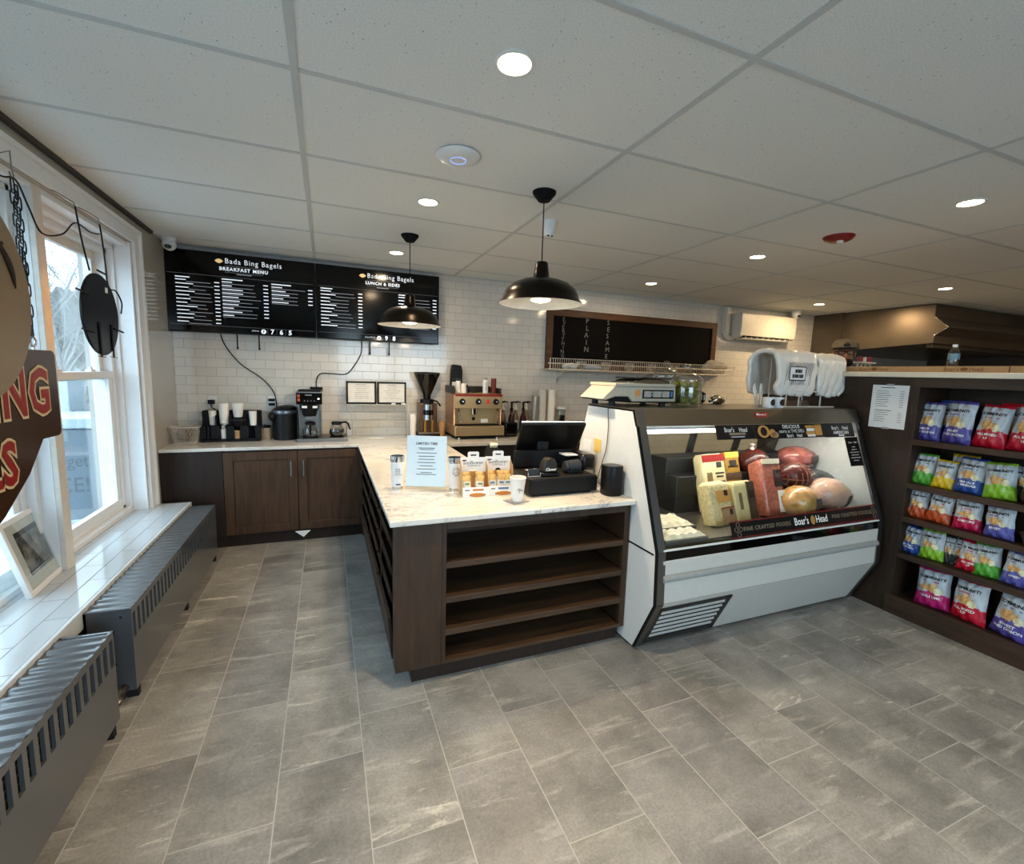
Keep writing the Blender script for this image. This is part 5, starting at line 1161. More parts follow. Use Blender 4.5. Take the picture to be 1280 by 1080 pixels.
# snack boxes
M_boxw = mat('snack_box_white', 'e6e3de', .5); M_boxtan = mat('snack_box_tan', 'c39b62', .6); M_ora = mat('orange_print', 'b9752c', .5); M_blueprint = mat('blue_print', '4d7aa8', .5)
def snackbox(xc, lb, blue):
    yb_, yf_ = 2.60, 2.485; hw = .078; t = thing('snack_display_box', lb, 'display box', (xc, 2.54, CT), 'snack display boxes beside the pale blue notice')
    T = Matrix.Translation((xc, 2.54, CT)) @ Matrix.Rotation(-.12, 4, 'Z'); d = .055
    q = MB(M_boxtan); q.T = T
    for s_ in (-1, 1): q.prism([(-d, 0), (d, 0), (d, .20), (.0, .17), (-d, .055)], 'X', s_ * hw - .001, s_ * hw + .001)
    q.box(-hw, d - .001, 0, hw, d + .001, .13); q.box(-hw, -d, 0, hw, d, .003); q.build('tray', parent=t, smooth=False)
    q = MB(M_boxw); q.T = T; q.box(-hw, -d - .0015, 0, hw, -d + .0005, .058); q.build('front_lip', parent=t, smooth=False)
    q = MB(M_boxw); q.T = T
    pts = [(-hw, .125), (-.022, .125), (-.014, .14), (0, .145), (.014, .14), (.022, .125), (hw, .125), (hw, .215), (.034, .215), (.034, .243), (.026, .249), (-.026, .249), (-.034, .243), (-.034, .215), (-hw, .215)]
    q.prism(pts, 'Y', d - .004, d - .002); q.build('header_card', parent=t, smooth=False)
    l_ = MB(M_ink); l_.T = T; O = Vector((0, d - .004, 0))
    l_.text('Sunflower', O + Vector((0, 0, .182)), X, Z, .030, lift=.001).text('KERNELS', O + Vector((.004, 0, .164)), X, Z, .016, lift=.001, space=1.3)
    l_.rect(O + Vector((0, 0, .228)), X, Z, -.017, -.004, .017, .004)
    l_.rect(O + Vector((-.052, 0, .197)), X, Z, -.016, -.003, .012, .003); l_.build('lettering', parent=t, smooth=False)
    l_ = MB(); l_.T = T; O = Vector((0, -d - .0015, 0))
    def oval(cx, cz, rx, rz, m_): l_.add([tuple(O + Vector((cx + rx * math.cos(a), -.001, cz + rz * math.sin(a)))) for a in [k * PI / 10 for k in range(20)]], [tuple(range(20))], m_)
    oval(.01, .012, .05, .012, M_ora); l_.rect(O + Vector((.012, 0, .042)), X, Z, -.032, -.006, .032, .006, M_blueprint if blue else M_ora); l_.rect(O + Vector((-.05, 0, .04)), X, Z, -.014, -.003, .012, .004, M_greyink); l_.build('front_print', parent=t, smooth=False)
    xs = (-.048, .022) if not blue else (-.05, -.002, .045)
    for i, x in enumerate(xs):
        for row in range(2):
            k_ = thing('snack_packet', '', 'packet', tuple(T @ Vector((x, -.035 + row * .04, .004))), 'snack packets inside the display boxes')
            k_['label'] = 'gold and white snack packet in the %s sunflower kernel box, %s row, %s' % ('right' if blue else 'left', 'front' if row == 0 else 'rear', ('left', 'middle', 'right')[i] if blue else ('left side', 'right side')[i])
            w_, h_ = .023, .118 + .016 * row
            def pk(zlo, zhi, m_, nm):
                q = MB(m_); q.T = T @ Matrix.Translation((x, -.035 + row * .04, .004)) @ Matrix.Rotation(.10 * (i % 2) - .05, 4, 'Y')
                v = []; fc = []; N = 8; K = 8
                for side in (1, -1):
                    b0 = len(v)
                    for j in range(K + 1):
                        for a in range(N + 1):
                            u = -1 + 2 * a / N; z = zlo + (zhi - zlo) * j / K; e_ = (1 - abs(u) ** 3) * (1 - abs(2 * z / h_ - 1) ** 4)
                            v.append((u * w_, -side * (.011 * e_ + .0005), z))
                    for j in range(K):
                        for a in range(N): p_ = b0 + j * (N + 1) + a; fc.append((p_, p_ + 1, p_ + N + 2, p_ + N + 1))
                q.add(v, fc); q.build(nm, parent=k_, angle=70)
            M_g = mat('packet_gold', 'd3aa66', .45, var=.35, scale=90); M_w = mat('packet_white', 'ddd8cc', .4)
            pk(0, h_ * .35, M_g, 'lower_print'); pk(h_ * .35, h_ * .72, M_w, 'middle_band'); pk(h_ * .72, h_, M_g, 'top_print')
            if row == 0:
                l2 = MB(M_blueprint if blue else mat('green_print', '6f7d35', .5)); l2.T = T @ Matrix.Translation((x, -.035, .004)) @ Matrix.Rotation(.10 * (i % 2) - .05, 4, 'Y'); l2.rect((0, -.0125, h_ * .62), X, Z, -.013, -.006, .013, .005); l2.build('print', parent=k_, smooth=False)
snackbox(.800, 'left sunflower kernel display box with orange print', False)
snackbox(.958, 'right sunflower kernel display box with blue print, behind the paper cup', True)
t = thing('coaster', 'thin grey square coaster under the paper cup', 'coaster', (.99, 2.33, CT))
MB(mat('coaster_grey', '8e8d8c', .6)).obox((.985, 2.335, CT + .003), (.11, .10, .005), (0, 0, .3)).build('pad', parent=t)
t = thing('paper_cup', 'white paper cup with handwriting on a grey coaster near the counter edge', 'cup', (.99, 2.33, CT + .006))
MB(M_cup).lathe((.99, 2.33, CT + .006), [(0, .002), (.029, 0), (.045, .13), (.048, .134), (.045, .138), (.043, .13), (.028, .006), (0, .006)], 32).build('cup', parent=t, angle=50)
MB(mat('tan_liquid', 'b59a78', .4)).cyl((.99, 2.33, CT + .125), (.99, 2.33, CT + .126), .0425, n=28).build('drink', parent=t)
MB(M_ink).tube([(.973, 2.2905, CT + .085), (.978, 2.290, CT + .078), (.983, 2.290, CT + .086), (.984, 2.2915, CT + .055), (.990, 2.290, CT + .082), (.998, 2.290, CT + .076), (.992, 2.290, CT + .07)], .0009, 4).tube([(.968, 2.2915, CT + .074), (1.012, 2.293, CT + .072)], .0008, 4).build('handwriting', parent=t)
# cash drawer, register
t = thing('cash_drawer', 'wide black cash drawer on the marble counter', 'cash drawer', (1.32, 2.6, CT))
MB(mat('drawer_black', '181512', .5, spec=.3)).box(1.09, 2.395, CT + .012, 1.552, 2.84, CT + .108).build('box', parent=t, bevel=.004)
MB(mat('drawer_front_black', '080808', .4, spec=.25)).box(1.094, 2.385, CT + .014, 1.548, 2.396, CT + .10).build('drawer_front', parent=t, bevel=.002)
MB(M_blackm).box(1.12, 2.41, CT, 1.52, 2.8, CT + .012).build('feet', parent=t)
DT = CT + .109
t = thing('register_screen', 'large black point-of-sale screen seen from behind on the till counter', 'till screen', (1.36, 2.72, DT))
T = Matrix.Translation((1.375, 2.72, 1.205)) @ Matrix.Rotation(-.10, 4, 'Z') @ Matrix.Rotation(.62, 4, 'X')
q = MB(mat('register_black', '070707', .45, spec=.25)); q.T = T; q.box(-.225, -.011, -.145, .225, .011, .145); q.build('display_back', parent=t, bevel=.012)
q = MB(M_whiteprint); q.T = T; q.box(-.222, .008, .140, .222, .016, .1475); q.build('white_edge', parent=t)
q = MB(mat('screen_glow_white', 'd9dde0', .2, emit=(.7, .75, .8), es=.6)); q.T = T; q.box(-.205, .0112, -.125, .205, .0125, .125); q.build('display', parent=t, smooth=False)
q = MB(M_black); q.T = Matrix.Translation((1.33, 2.70, 0)); q.box(-.21, .0, DT, .21, .03, DT + .115); q.box(-.04, .02, DT, .04, .06, DT + .17); q.build('stand', parent=t, bevel=.006)
t = thing('receipt_printer', 'dark side unit with pale paper at the left edge of the till screen', 'printer', (1.12, 2.95, CT))
MB(M_blackm).prism([(2.88, CT), (3.03, CT), (3.03, CT + .17), (2.96, CT + .23), (2.88, CT + .14)], 'X', 1.02, 1.10).build('body', parent=t, bevel=.01)
MB(mat('receipt_cream', 'd9cfae', .6)).obox((1.06, 2.95, CT + .215), (.05, .05, .02), (-.9, 0, 0)).build('paper', parent=t)
t = thing('payment_terminal', 'black card terminal with white lettering on the cash drawer', 'card terminal', (1.245, 2.44, DT))
MB(M_black).box(1.19, 2.42, DT, 1.305, 2.53, DT + .022).build('dock', parent=t, bevel=.006)
MB(mat('terminal_bronze', '29241f', .35, .3)).prism([(1.193, DT + .022), (1.302, DT + .022), (1.290, DT + .075), (1.268, DT + .112), (1.225, DT + .112), (1.203, DT + .075)], 'Y', 2.43, 2.50).build('body', parent=t, bevel=.012)
MB(M_whiteprint).text('Clover', (1.248, 2.43, DT + .042), X, Z, .026, bold=.0006, lift=.001).build('lettering', parent=t, smooth=False)
t = thing('card_holder', 'small clear acrylic card holder at the left end of the cash drawer', 'card holder', (1.145, 2.46, DT))
MB(M_acrylic).box(1.10, 2.44, DT, 1.185, 2.475, DT + .004).box(1.10, 2.44, DT, 1.185, 2.442, DT + .022).box(1.10, 2.472, DT, 1.185, 2.475, DT + .05).build('holder', parent=t, smooth=False)
MB(mat('acrylic_edge', 'b5b3aa', .2)).box(1.10, 2.438, DT + .001, 1.185, 2.4405, DT + .006).box(1.10, 2.438, DT, 1.104, 2.443, DT + .025).box(1.181, 2.438, DT, 1.185, 2.443, DT + .025).build('edges', parent=t)
MB(mat('dark_card', '25272b', .4)).box(1.108, 2.450, DT + .004, 1.178, 2.468, DT + .045).build('cards', parent=t)
tag(MB(M_paper).obox((1.22, 2.60, DT + .002), (.09, .10, .002), (0, 0, .2)).build('paper_slip'), 'white slip of paper behind the card terminal', 'paper')
t = thing('barcode_scanner', 'dark cylindrical scanner lying on the right end of the cash drawer', 'scanner', (1.42, 2.50, DT))
MB(mat('scanner_grey', '2c2f33', .4)).cyl((1.375, 2.50, DT + .042), (1.40, 2.50, DT + .042), .034, n=20).cyl((1.40, 2.50, DT + .042), (1.48, 2.50, DT + .045), .038, n=20).build('barrel', parent=t, bevel=.004)
MB(M_black).box(1.385, 2.47, DT, 1.475, 2.53, DT + .018).build('base', parent=t, bevel=.004)
t = thing('label_printer', 'black rounded printer behind the right end of the cash drawer', 'printer', (1.60, 2.60, CT))
MB(mat('printer_black', '15120f', .3)).box(1.515, 2.52, DT, 1.62, 2.72, CT + .215).build('body', parent=t, bevel=.02)
MB(M_white).box(1.43, 2.58, DT + .09, 1.52, 2.68, DT + .097).build('paper', parent=t)
t = thing('smart_speaker', 'black rounded cylindrical speaker beside the deli case on the counter corner', 'speaker', (1.615, 2.30, CT))
q = MB(M_black); n_ = 40; v = []
pr = [(0, 0), (.93, 0), (1, .006), (1, .172), (.96, .18), (0, .181)]
def sq(a): c_, s_ = math.cos(a), math.sin(a); return (math.copysign(abs(c_) ** .75, c_), math.copysign(abs(s_) ** .75, s_))
q.lathe((0, 0, 0), pr, n_); q.v = [((lambda a, r: (1.612 + .061 * r * sq(a)[0], 2.325 + .061 * r * sq(a)[1], CT + .001 + p[2]))(math.atan2(p[1], p[0]), math.hypot(p[0], p[1]))) for p in q.v]
q.build('body', parent=t, angle=50)
MB(mat('speaker_top', '2a2a29', .35)).cyl((1.612, 2.325, CT + .1815), (1.612, 2.325, CT + .1835), .052, n=36).build('top_plate', parent=t)

# things on the deli case side and top
o = MB(mat('sticky_yellow', 'd8b866', .6)).box(1.6855, 2.575, 1.125, 1.6875, 2.66, 1.215).build('sticky_note', smooth=False); tag(o, 'yellow sticky note on the white side of the deli case', 'note')
o = MB(M_paper).box(1.6855, 2.70, 1.115, 1.6875, 2.80, 1.19).build('sticky_note', smooth=False); tag(o, 'small white note on the white side of the deli case left of the yellow one', 'note')
TP = 1.4465
cord('scale_cord', 'thin grey cord running down the white side of the deli case', [(1.72, 2.52, TP + .012), (1.676, 2.50, TP + .0), (1.678, 2.49, 1.30), (1.678, 2.50, 1.17), (1.675, 2.53, 1.08), (1.66, 2.56, .95)], .003, mat('cord_grey', '5c564c', .6))
t = thing('deli_scale', 'cream counter scale with dark display on top of the deli case', 'scale', (1.9, 2.5, TP))
M_sc = mat('scale_cream', 'aea796', .5); sx0, sx1 = 1.64, 2.17
MB(M_sc).prism([(1.60, TP + .045), (1.63, TP + .04), (1.70, TP + .062), (1.80, TP + .062), (1.83, TP + .03), (2.18, TP + .03), (2.175, TP + .128), (1.69, TP + .128)], 'Y', 2.46, 2.74).build('housing', parent=t, bevel=.006)
MB(M_black).prism([(1.60, TP + .044), (1.63, TP + .034), (1.70, TP + .030), (1.82, TP + .022), (2.19, TP + .022), (2.18, TP + .032), (1.83, TP + .032), (1.80, TP + .062), (1.70, TP + .062), (1.64, TP + .046)], 'Y', 2.47, 2.73).build('underside', parent=t)
MB(M_sc).box(1.688, 2.45, TP + .128, 2.165, 2.76, TP + .148).build('top_plate', parent=t, bevel=.004)
MB(M_blackg).box(1.905, 2.455, TP + .052, 2.155, 2.4615, TP + .108).build('display_window', parent=t, bevel=.001)
lt = MB(mat('lcd_grey', '5d605c', .4, emit=(.4, .42, .4), es=.25))
for (a, b) in ((1.915, 1.97), (1.985, 2.05), (2.06, 2.12)): lt.box(a, 2.453, TP + .06, b, 2.4552, TP + .10)
lt.build('lcd', parent=t)
lt = MB(M_whiteprint)
for x in (1.975, 2.05): lt.text('0', (x, 2.4528, TP + .092), X, Z, .018).text('0', (x, 2.4528, TP + .073), X, Z, .018)
lt.build('digits', parent=t, smooth=False)
MB(M_blueprint).box(2.13, 2.4525, TP + .062, 2.145, 2.455, TP + .10).build('blue_key', parent=t)
MB(mat('orange_sticker', 'c98a50', .6)).cyl((1.868, 2.459, TP + .085), (1.868, 2.461, TP + .085), .023, n=20).build('sticker', parent=t)
MB(M_chrome).prism([(1.82, TP + .149), (2.15, TP + .149), (2.13, TP + .168), (2.06, TP + .178), (1.93, TP + .178), (1.86, TP + .165)], 'Y', 2.48, 2.72).build('platter_support', parent=t, bevel=.004)
MB(M_black).box(1.88, 2.46, TP + .179, 2.14, 2.74, TP + .187).build('platter', parent=t, bevel=.003)
for (x, y) in ((1.70, 2.50), (2.10, 2.50), (1.70, 2.70), (2.10, 2.70)): MB(M_black).cyl((x, y, TP), (x, y, TP + .03), .022, n=16).build('foot', parent=t)
def jar(x, y, lb, full, r=.10, h=.235):
    t = thing('glass_jar', lb, 'jar', (x, y, TP), 'lidded glass jars on the deli case')
    MB(M_jar).lathe((x, y, TP), [(0, .003), (r * .9, .003), (r, .02), (r, h * .68), (r * .93, h * .75), (r * .95, h * .78)], 36).build('glass', parent=t, angle=60)
    MB(M_jar).lathe((x, y, TP + h * .78), [(r * 1.0, 0), (r * .95, .012), (r * .7, .035), (r * .2, .05), (r * .16, .06), (r * .26, .072), (r * .27, .088), (r * .16, .10), (0, .102)], 32).build('lid', parent=t, angle=60)
    return t
jar(2.30, 2.50, 'glass jar of green limes on top of the deli case right of the scale', True)
jar(2.30, 2.715, 'second lidded glass jar behind the jar of limes, partly hidden by the scale', False, r=.09, h=.27)
M_lime = mat('lime_green', '76782c', .4, var=.3, scale=12); M_lime2 = mat('lime_yellow', '8f8a3c', .4, var=.25, scale=12)
pos = []; rnd = random.Random(2)
for lay in range(3):
    for k in range(5):
        a = k * 2 * PI / 5 + lay * .6 - 1.2; pos.append((2.30 + .058 * math.cos(a), 2.50 + .058 * math.sin(a), TP + .042 + lay * .052))
wd = ('bottom', 'middle', 'top')
l0 = None
for i, p in enumerate(pos):
    if l0 is None:
        l0 = thing('lime', 'lime', 'lime', p, 'limes inside the glass jar'); MB(M_lime).ell(p, (.030, .030, .026), 16, 10, wob=.02).build('fruit', parent=l0, angle=80); MB(M_lime2).lathe((p[0], p[1], p[2] + .024), [(0, .004), (.004, .003), (.005, 0), (0, 0)], 8).build('stem_end', parent=l0); o = l0
    else: o = copy_tree(l0, p, (rnd.uniform(-.5, .5), rnd.uniform(-.5, .5), rnd.uniform(0, 6)))
    o['label'] = 'yellow-green lime inside the glass jar on the deli case'
t = thing('receipt_box', 'white carton with dark hook handle behind the jar of limes', 'box', (2.52, 2.70, TP))
MB(mat('cream_carton', 'b8ab8d', .6)).box(2.42, 2.66, TP, 2.60, 2.74, TP + .09).build('carton', parent=t, bevel=.002)
MB(M_greyink).box(2.45, 2.657, TP + .04, 2.55, 2.66, TP + .048).box(2.45, 2.657, TP + .055, 2.55, 2.66, TP + .063).build('print', parent=t)
MB(M_blackg).tube([(2.625, 2.70, TP + .0), (2.66, 2.70, TP + .03), (2.66, 2.70, TP + .075), (2.62, 2.70, TP + .09)], .014, 8).build('handle', parent=t)
crumple('foil_ball', (2.79, 2.70, TP + .032), (.07, .04, .035), M_steelw, 'crumpled metal scoop pile on the deli case between jar and mugs', 'foil', 9, wob=.2)
def mug(x, y, lb):
    t = thing('espresso_mug', lb, 'mug', (x, y, TP), 'white mugs on the deli case')
    MB(M_white).lathe((x, y, TP), [(0, 0), (.036, 0), (.039, .006), (.040, .075), (.037, .075), (.035, .008), (0, .008)], 24).build('cup', parent=t)
    MB(M_wood_dark).add([(x + .0408 * math.sin(a) * 1., y - .0408 * math.cos(a), TP + .04 + s_ * .024 * math.sqrt(max(0, 1 - (a / .62) ** 2))) for s_ in (-1, 1) for a in [(-.62 + .155 * k) for k in range(9)]], [(k, k + 1, 10 + k, 9 + k) for k in range(8)]).build('emblem', parent=t)
mug(2.93, 2.36, 'left white mug with dark oval emblem on the deli case'); mug(3.015, 2.355, 'right white mug with dark oval emblem on the deli case')
tt = thing('straw_bundle', 'loose pile of white wrapped straws behind the two mugs', 'straws', (2.98, 2.50, TP))
for k in range(8): MB(M_cup).cyl((2.94 + k * .012, 2.48 + .008 * (k % 3), TP + .0), (2.93 + k * .018, 2.50 + .01 * (k % 4), TP + .15 + .01 * (k % 3)), .004, n=8).build('straw', parent=tt)
# takeout bags on white wire rack
M_bag = mat('white_plastic_bag', 'd9d6cf', .28, var=.04, scale=14, bump=.9); M_bagp = mat('bag_grey_print', '87898c', .4)
t = thing('bag_rack', 'white wire rack holding plastic takeout bags on the deli case', 'rack', (3.45, 2.5, TP))
M_ww = mat('white_wire', 'd5d0c6', .4)
for (xa, xb, ya_, yb_) in ((3.20, 3.34, 2.435, 2.585), (3.58, 3.76, 2.435, 2.585)):
    w = MB(M_ww)
    for x in (xa, xb): w.tube([(x, ya_, TP + .005), (x, ya_, TP + .36), (x, yb_, TP + .36), (x, yb_, TP + .005)], .005, 6)
    w.build('wire_frame', parent=t)
MB(M_ww).tube([(3.10, 2.38, TP + .005), (3.66, 2.38, TP + .005)], .005, 6).tube([(3.10, 2.64, TP + .005), (3.74, 2.64, TP + .005)], .005, 6).tube([(3.17, 2.38, TP + .12), (3.60, 2.38, TP + .12)], .004, 6).build('base_wires', parent=t)
def bag(cx, cy, w_, d_, h_, lb, pr, seed):
    t = thing('plastic_bag_stack', lb, 'bags', (cx, cy, TP + .09), 'white takeout bags on the wire rack')
    rnd = random.Random(seed); q = MB(M_bag); v = []; fc = []; N = 40; K = 22
    ph = [rnd.uniform(0, 6) for _ in range(6)]
    def prof_(s_): # s 0..1 goes up front, over, down back ; returns (y,z)
        L1 = h_; Lt = d_; tot = 2 * L1 + Lt; p = s_ * tot
        r_ = .03
        if p < L1: return (-d_ / 2 - .012 * math.sin(p / L1 * PI), p)
        if p < L1 + Lt: u = (p - L1) / Lt; return (-d_ / 2 + u * d_, h_ + .035 * math.sin(u * PI) ** .6)
        u = (p - L1 - Lt) / L1; return (d_ / 2 + .012 * math.sin(u * PI), h_ * (1 - u))
    for j in range(N + 1):
        s_ = j / N; y_, z_ = prof_(s_)
        for i in range(K + 1):
            u = -1 + 2 * i / K; ed = .007 * math.sin(s_ * 23 + ph[0] + u) + .005 * math.sin(s_ * 41 + ph[1]) - .03 * (max(0, abs(2 * s_ - 1) - .75) / .25) ** 2
            x_ = u * (w_ / 2 + ed * abs(u) ** 2); wr = .003 * math.sin(u * 5 + s_ * 27 + ph[2]) + .003 * math.sin(u * 13 - s_ * 19 + ph[3]) + rnd.uniform(-.0015, .0015)
            v.append((cx + x_, cy + y_ + wr, TP + .09 + z_ + wr * 1.3 + (.006 * math.sin(u * 4 + ph[4]) if s_ < .03 or s_ > .97 else 0)))
    for j in range(N):
        for i in range(K): a = j * (K + 1) + i; fc.append((a, a + 1, a + K + 2, a + K + 1))
    q.add(v, fc); o = q.build('bag', parent=t, angle=80); sd = o.modifiers.new('s', 'SOLIDIFY'); sd.thickness = .028; sd.offset = 1
    if pr:
        g_ = MB(M_bagp); yp = cy - d_ / 2 - .042
        for k in range(15): x = cx - w_ * .36 + k * w_ * .045; g_.add([(x, yp, TP + .09 + h_ * .28), (x + .006, yp, TP + .09 + h_ * .28), (x + .046, yp, TP + .09 + h_ * .88), (x + .040, yp, TP + .09 + h_ * .88)], [(0, 1, 2, 3)])
        g_.build('striped_print', parent=t, smooth=False)
        bx = MB(M_paper); bx.box(cx - .095, yp - .003, TP + .09 + h_ * .42, cx + .065, yp - .001, TP + .09 + h_ * .74); bx.build('logo_plate', parent=t, smooth=False)
        l2 = MB(M_ink)
        O = Vector((cx - .015, yp - .003, TP + .09 + h_ * .58)); hw_, hh_ = .085, .052
        for (a, b, c, d) in ((-hw_, -hh_, hw_, -hh_ + .005), (-hw_, hh_ - .005, hw_, hh_), (-hw_, -hh_, -hw_ + .005, hh_), (hw_ - .005, -hh_, hw_, hh_)): l2.rect(O, X, Z, a, b, c, d, lift=.001)
        for (a, b, w2) in ((-.02, .018, .01), (.0, .018, .007), (.018, .018, .009), (.036, .018, .006), (-.045, -.018, .009), (-.025, -.018, .007), (-.006, -.018, .01), (.015, -.018, .006), (.034, -.018, .009), (.052, -.018, .006)): l2.rect(O, X, Z, a - w2, b - .013, a + w2, b + .013, lift=.001)
        l2.build('logo', parent=t, smooth=False)
    return t
bag(3.22, 2.51, .40, .20, .275, 'left stack of white plastic takeout bags with striped logo on the rack', True, 1)
bag(3.60, 2.51, .31, .20, .262, 'right stack of white plastic takeout bags on the rack', False, 5)
t = thing('tape_roll', 'brown roll of tape lying under the bag rack', 'tape', (3.42, 2.52, TP))
MB(mat('brown_tape', '5c4530', .4)).lathe((3.42, 2.52, TP), [(.045, 0), (.085, 0), (.085, .045), (.045, .045)], 28, closed=True).build('roll', parent=t)

# ================================================================== CHIP COUNTER
ux0, uy0, uy1, UZ = 3.75, .55, 1.91, 1.69
t = thing('snack_shelf_unit', 'tall dark walnut shelf unit holding chip bags at the right', 'shelf unit', (3.95, 1.6, 0))
b = MB(M_wood_unit)
b.box(ux0, uy1 - .0, 0, ux0 + .03, 3.1, UZ); b.box(ux0, uy1 - .035, 0, 4.13, uy1, UZ); b.box(ux0, uy0, 0, 4.13, uy0 + .035, UZ); b.box(4.11, uy0, 0, 4.14, 3.1, UZ)
b.build('carcass', parent=t, bevel=.002)
MB(M_wood_unity).box(ux0 - .004, uy0, 1.625, ux0 + .02, uy1 - .0, UZ).build('top_rail', parent=t)
MB(M_wood_unity).box(ux0 - .008, uy0, 0, ux0 + .02, uy1 - .0, .135).build('base_board', parent=t, bevel=.003)
SH = [1.262, .955, .715, .452, .125]
for z in SH:
    MB(M_wood_unity).box(ux0 + .004, uy0 + .035, z - .022, 4.11, uy1 - .035, z).build('shelf', parent=t)
    if z > .2: MB(M_wood_unity).box(ux0 - .002, uy0 + .035, z - .034, ux0 + .016, uy1 - .035, z + .004).build('shelf_lip', parent=t, bevel=.002)
o = MB(mat('cream_countertop', 'c9c1ae', .3, var=.04)).box(3.705, uy0 - .03, UZ, 4.18, 3.12, UZ + .036).build('high_countertop', bevel=.005); tag(o, 'cream countertop capping the tall chip shelf unit', 'countertop')
t = thing('notice_sheet', 'white printed price sheet taped beside the chip shelves', 'notice', (3.745, 2.05, 1.32))
MB(M_paper).box(3.745, 1.935, 1.325, 3.748, 2.165, 1.633).build('sheet', parent=t, smooth=False)
R_ = (0, -1, 0); lt = MB(M_ink); rnd = random.Random(11); z = 1.605
lt.rect((3.745, 2.05, 1.615), R_, Z, -.06, -.0025, .03, .0025)
for k in range(8): z -= .0155; lt.rect((3.745, 2.05, z), R_, Z, -.085, -.0014, -.085 + rnd.uniform(.06, .1), .0014); lt.rect((3.745, 2.05, z), R_, Z, .065, -.0014, .09, .0014)
z -= .03; lt.rect((3.745, 2.05, z), R_, Z, -.085, -.0022, .02, .0022)
for k in range(5): z -= .0155; lt.rect((3.745, 2.05, z), R_, Z, -.085, -.0014, -.085 + rnd.uniform(.06, .1), .0014); lt.rect((3.745, 2.05, z), R_, Z, .065, -.0014, .09, .0014)
lt.build('lettering', parent=t, smooth=False)
MB(film('tape', 'b9b9b4', .6)).box(3.743, 2.03, 1.628, 3.7452, 2.075, 1.642).box(3.743, 2.03, 1.318, 3.7452, 2.075, 1.331).build('tape_piece', parent=t, smooth=False)
UC = UZ + .036
for (ya_, yb_, lb, x_) in ((2.96, 1.99, 'long flat kraft carton at the far end of the cream countertop', 3.80), (1.985, 1.465, 'flat kraft carton with printed name below the water bottle', 3.79), (1.46, .62, 'flat kraft carton at the near end of the cream countertop', 3.79)):
    t = thing('flat_carton', lb, 'carton', (3.95, (ya_ + yb_) / 2, UC), 'flat kraft cartons on the cream countertop')
    MB(M_card).box(x_, yb_, UC, 4.12, ya_, UC + .042).build('carton', parent=t, bevel=.002)
    yc = (ya_ + yb_) / 2 + (-.27 if ya_ > 2.5 else -.05)
    if ya_ > 2.5 or ya_ > 1.9:
        lt = MB(mat('carton_print', '6d4424', .7)); lt.text("Boar's", (x_, yc + .025, UC + .022), R_, Z, .036, align='RIGHT', sx=.9).text('Head', (x_, yc - .025, UC + .022), R_, Z, .036, align='LEFT', sx=.9)
        lt.add([(x_ - .001, yc + .02 * math.cos(a), UC + .023 + .012 * math.sin(a)) for a in [k * PI / 6 for k in range(12)]], [tuple(range(12))]); lt.build('lettering', parent=t, smooth=False)
t = thing('water_bottle', 'clear plastic water bottle standing on a carton at the right', 'bottle', (3.95, 1.81, UC + .042))
bz = UC + .042
MB(M_jar).lathe((3.95, 1.81, bz), [(0, 0), (.028, 0), (.031, .01), (.031, .085), (.028, .10), (.014, .125), (.0125, .135)], 28).build('bottle', parent=t, angle=60)
MB(mat('bottle_label_blue', '5f7f8f', .4)).cyl((3.95, 1.81, bz + .05), (3.95, 1.81, bz + .09), .0316, n=28, caps=False).build('label_band', parent=t)
MB(M_white).cyl((3.95, 1.81, bz + .133), (3.95, 1.81, bz + .15), .0145, n=20).build('cap', parent=t)

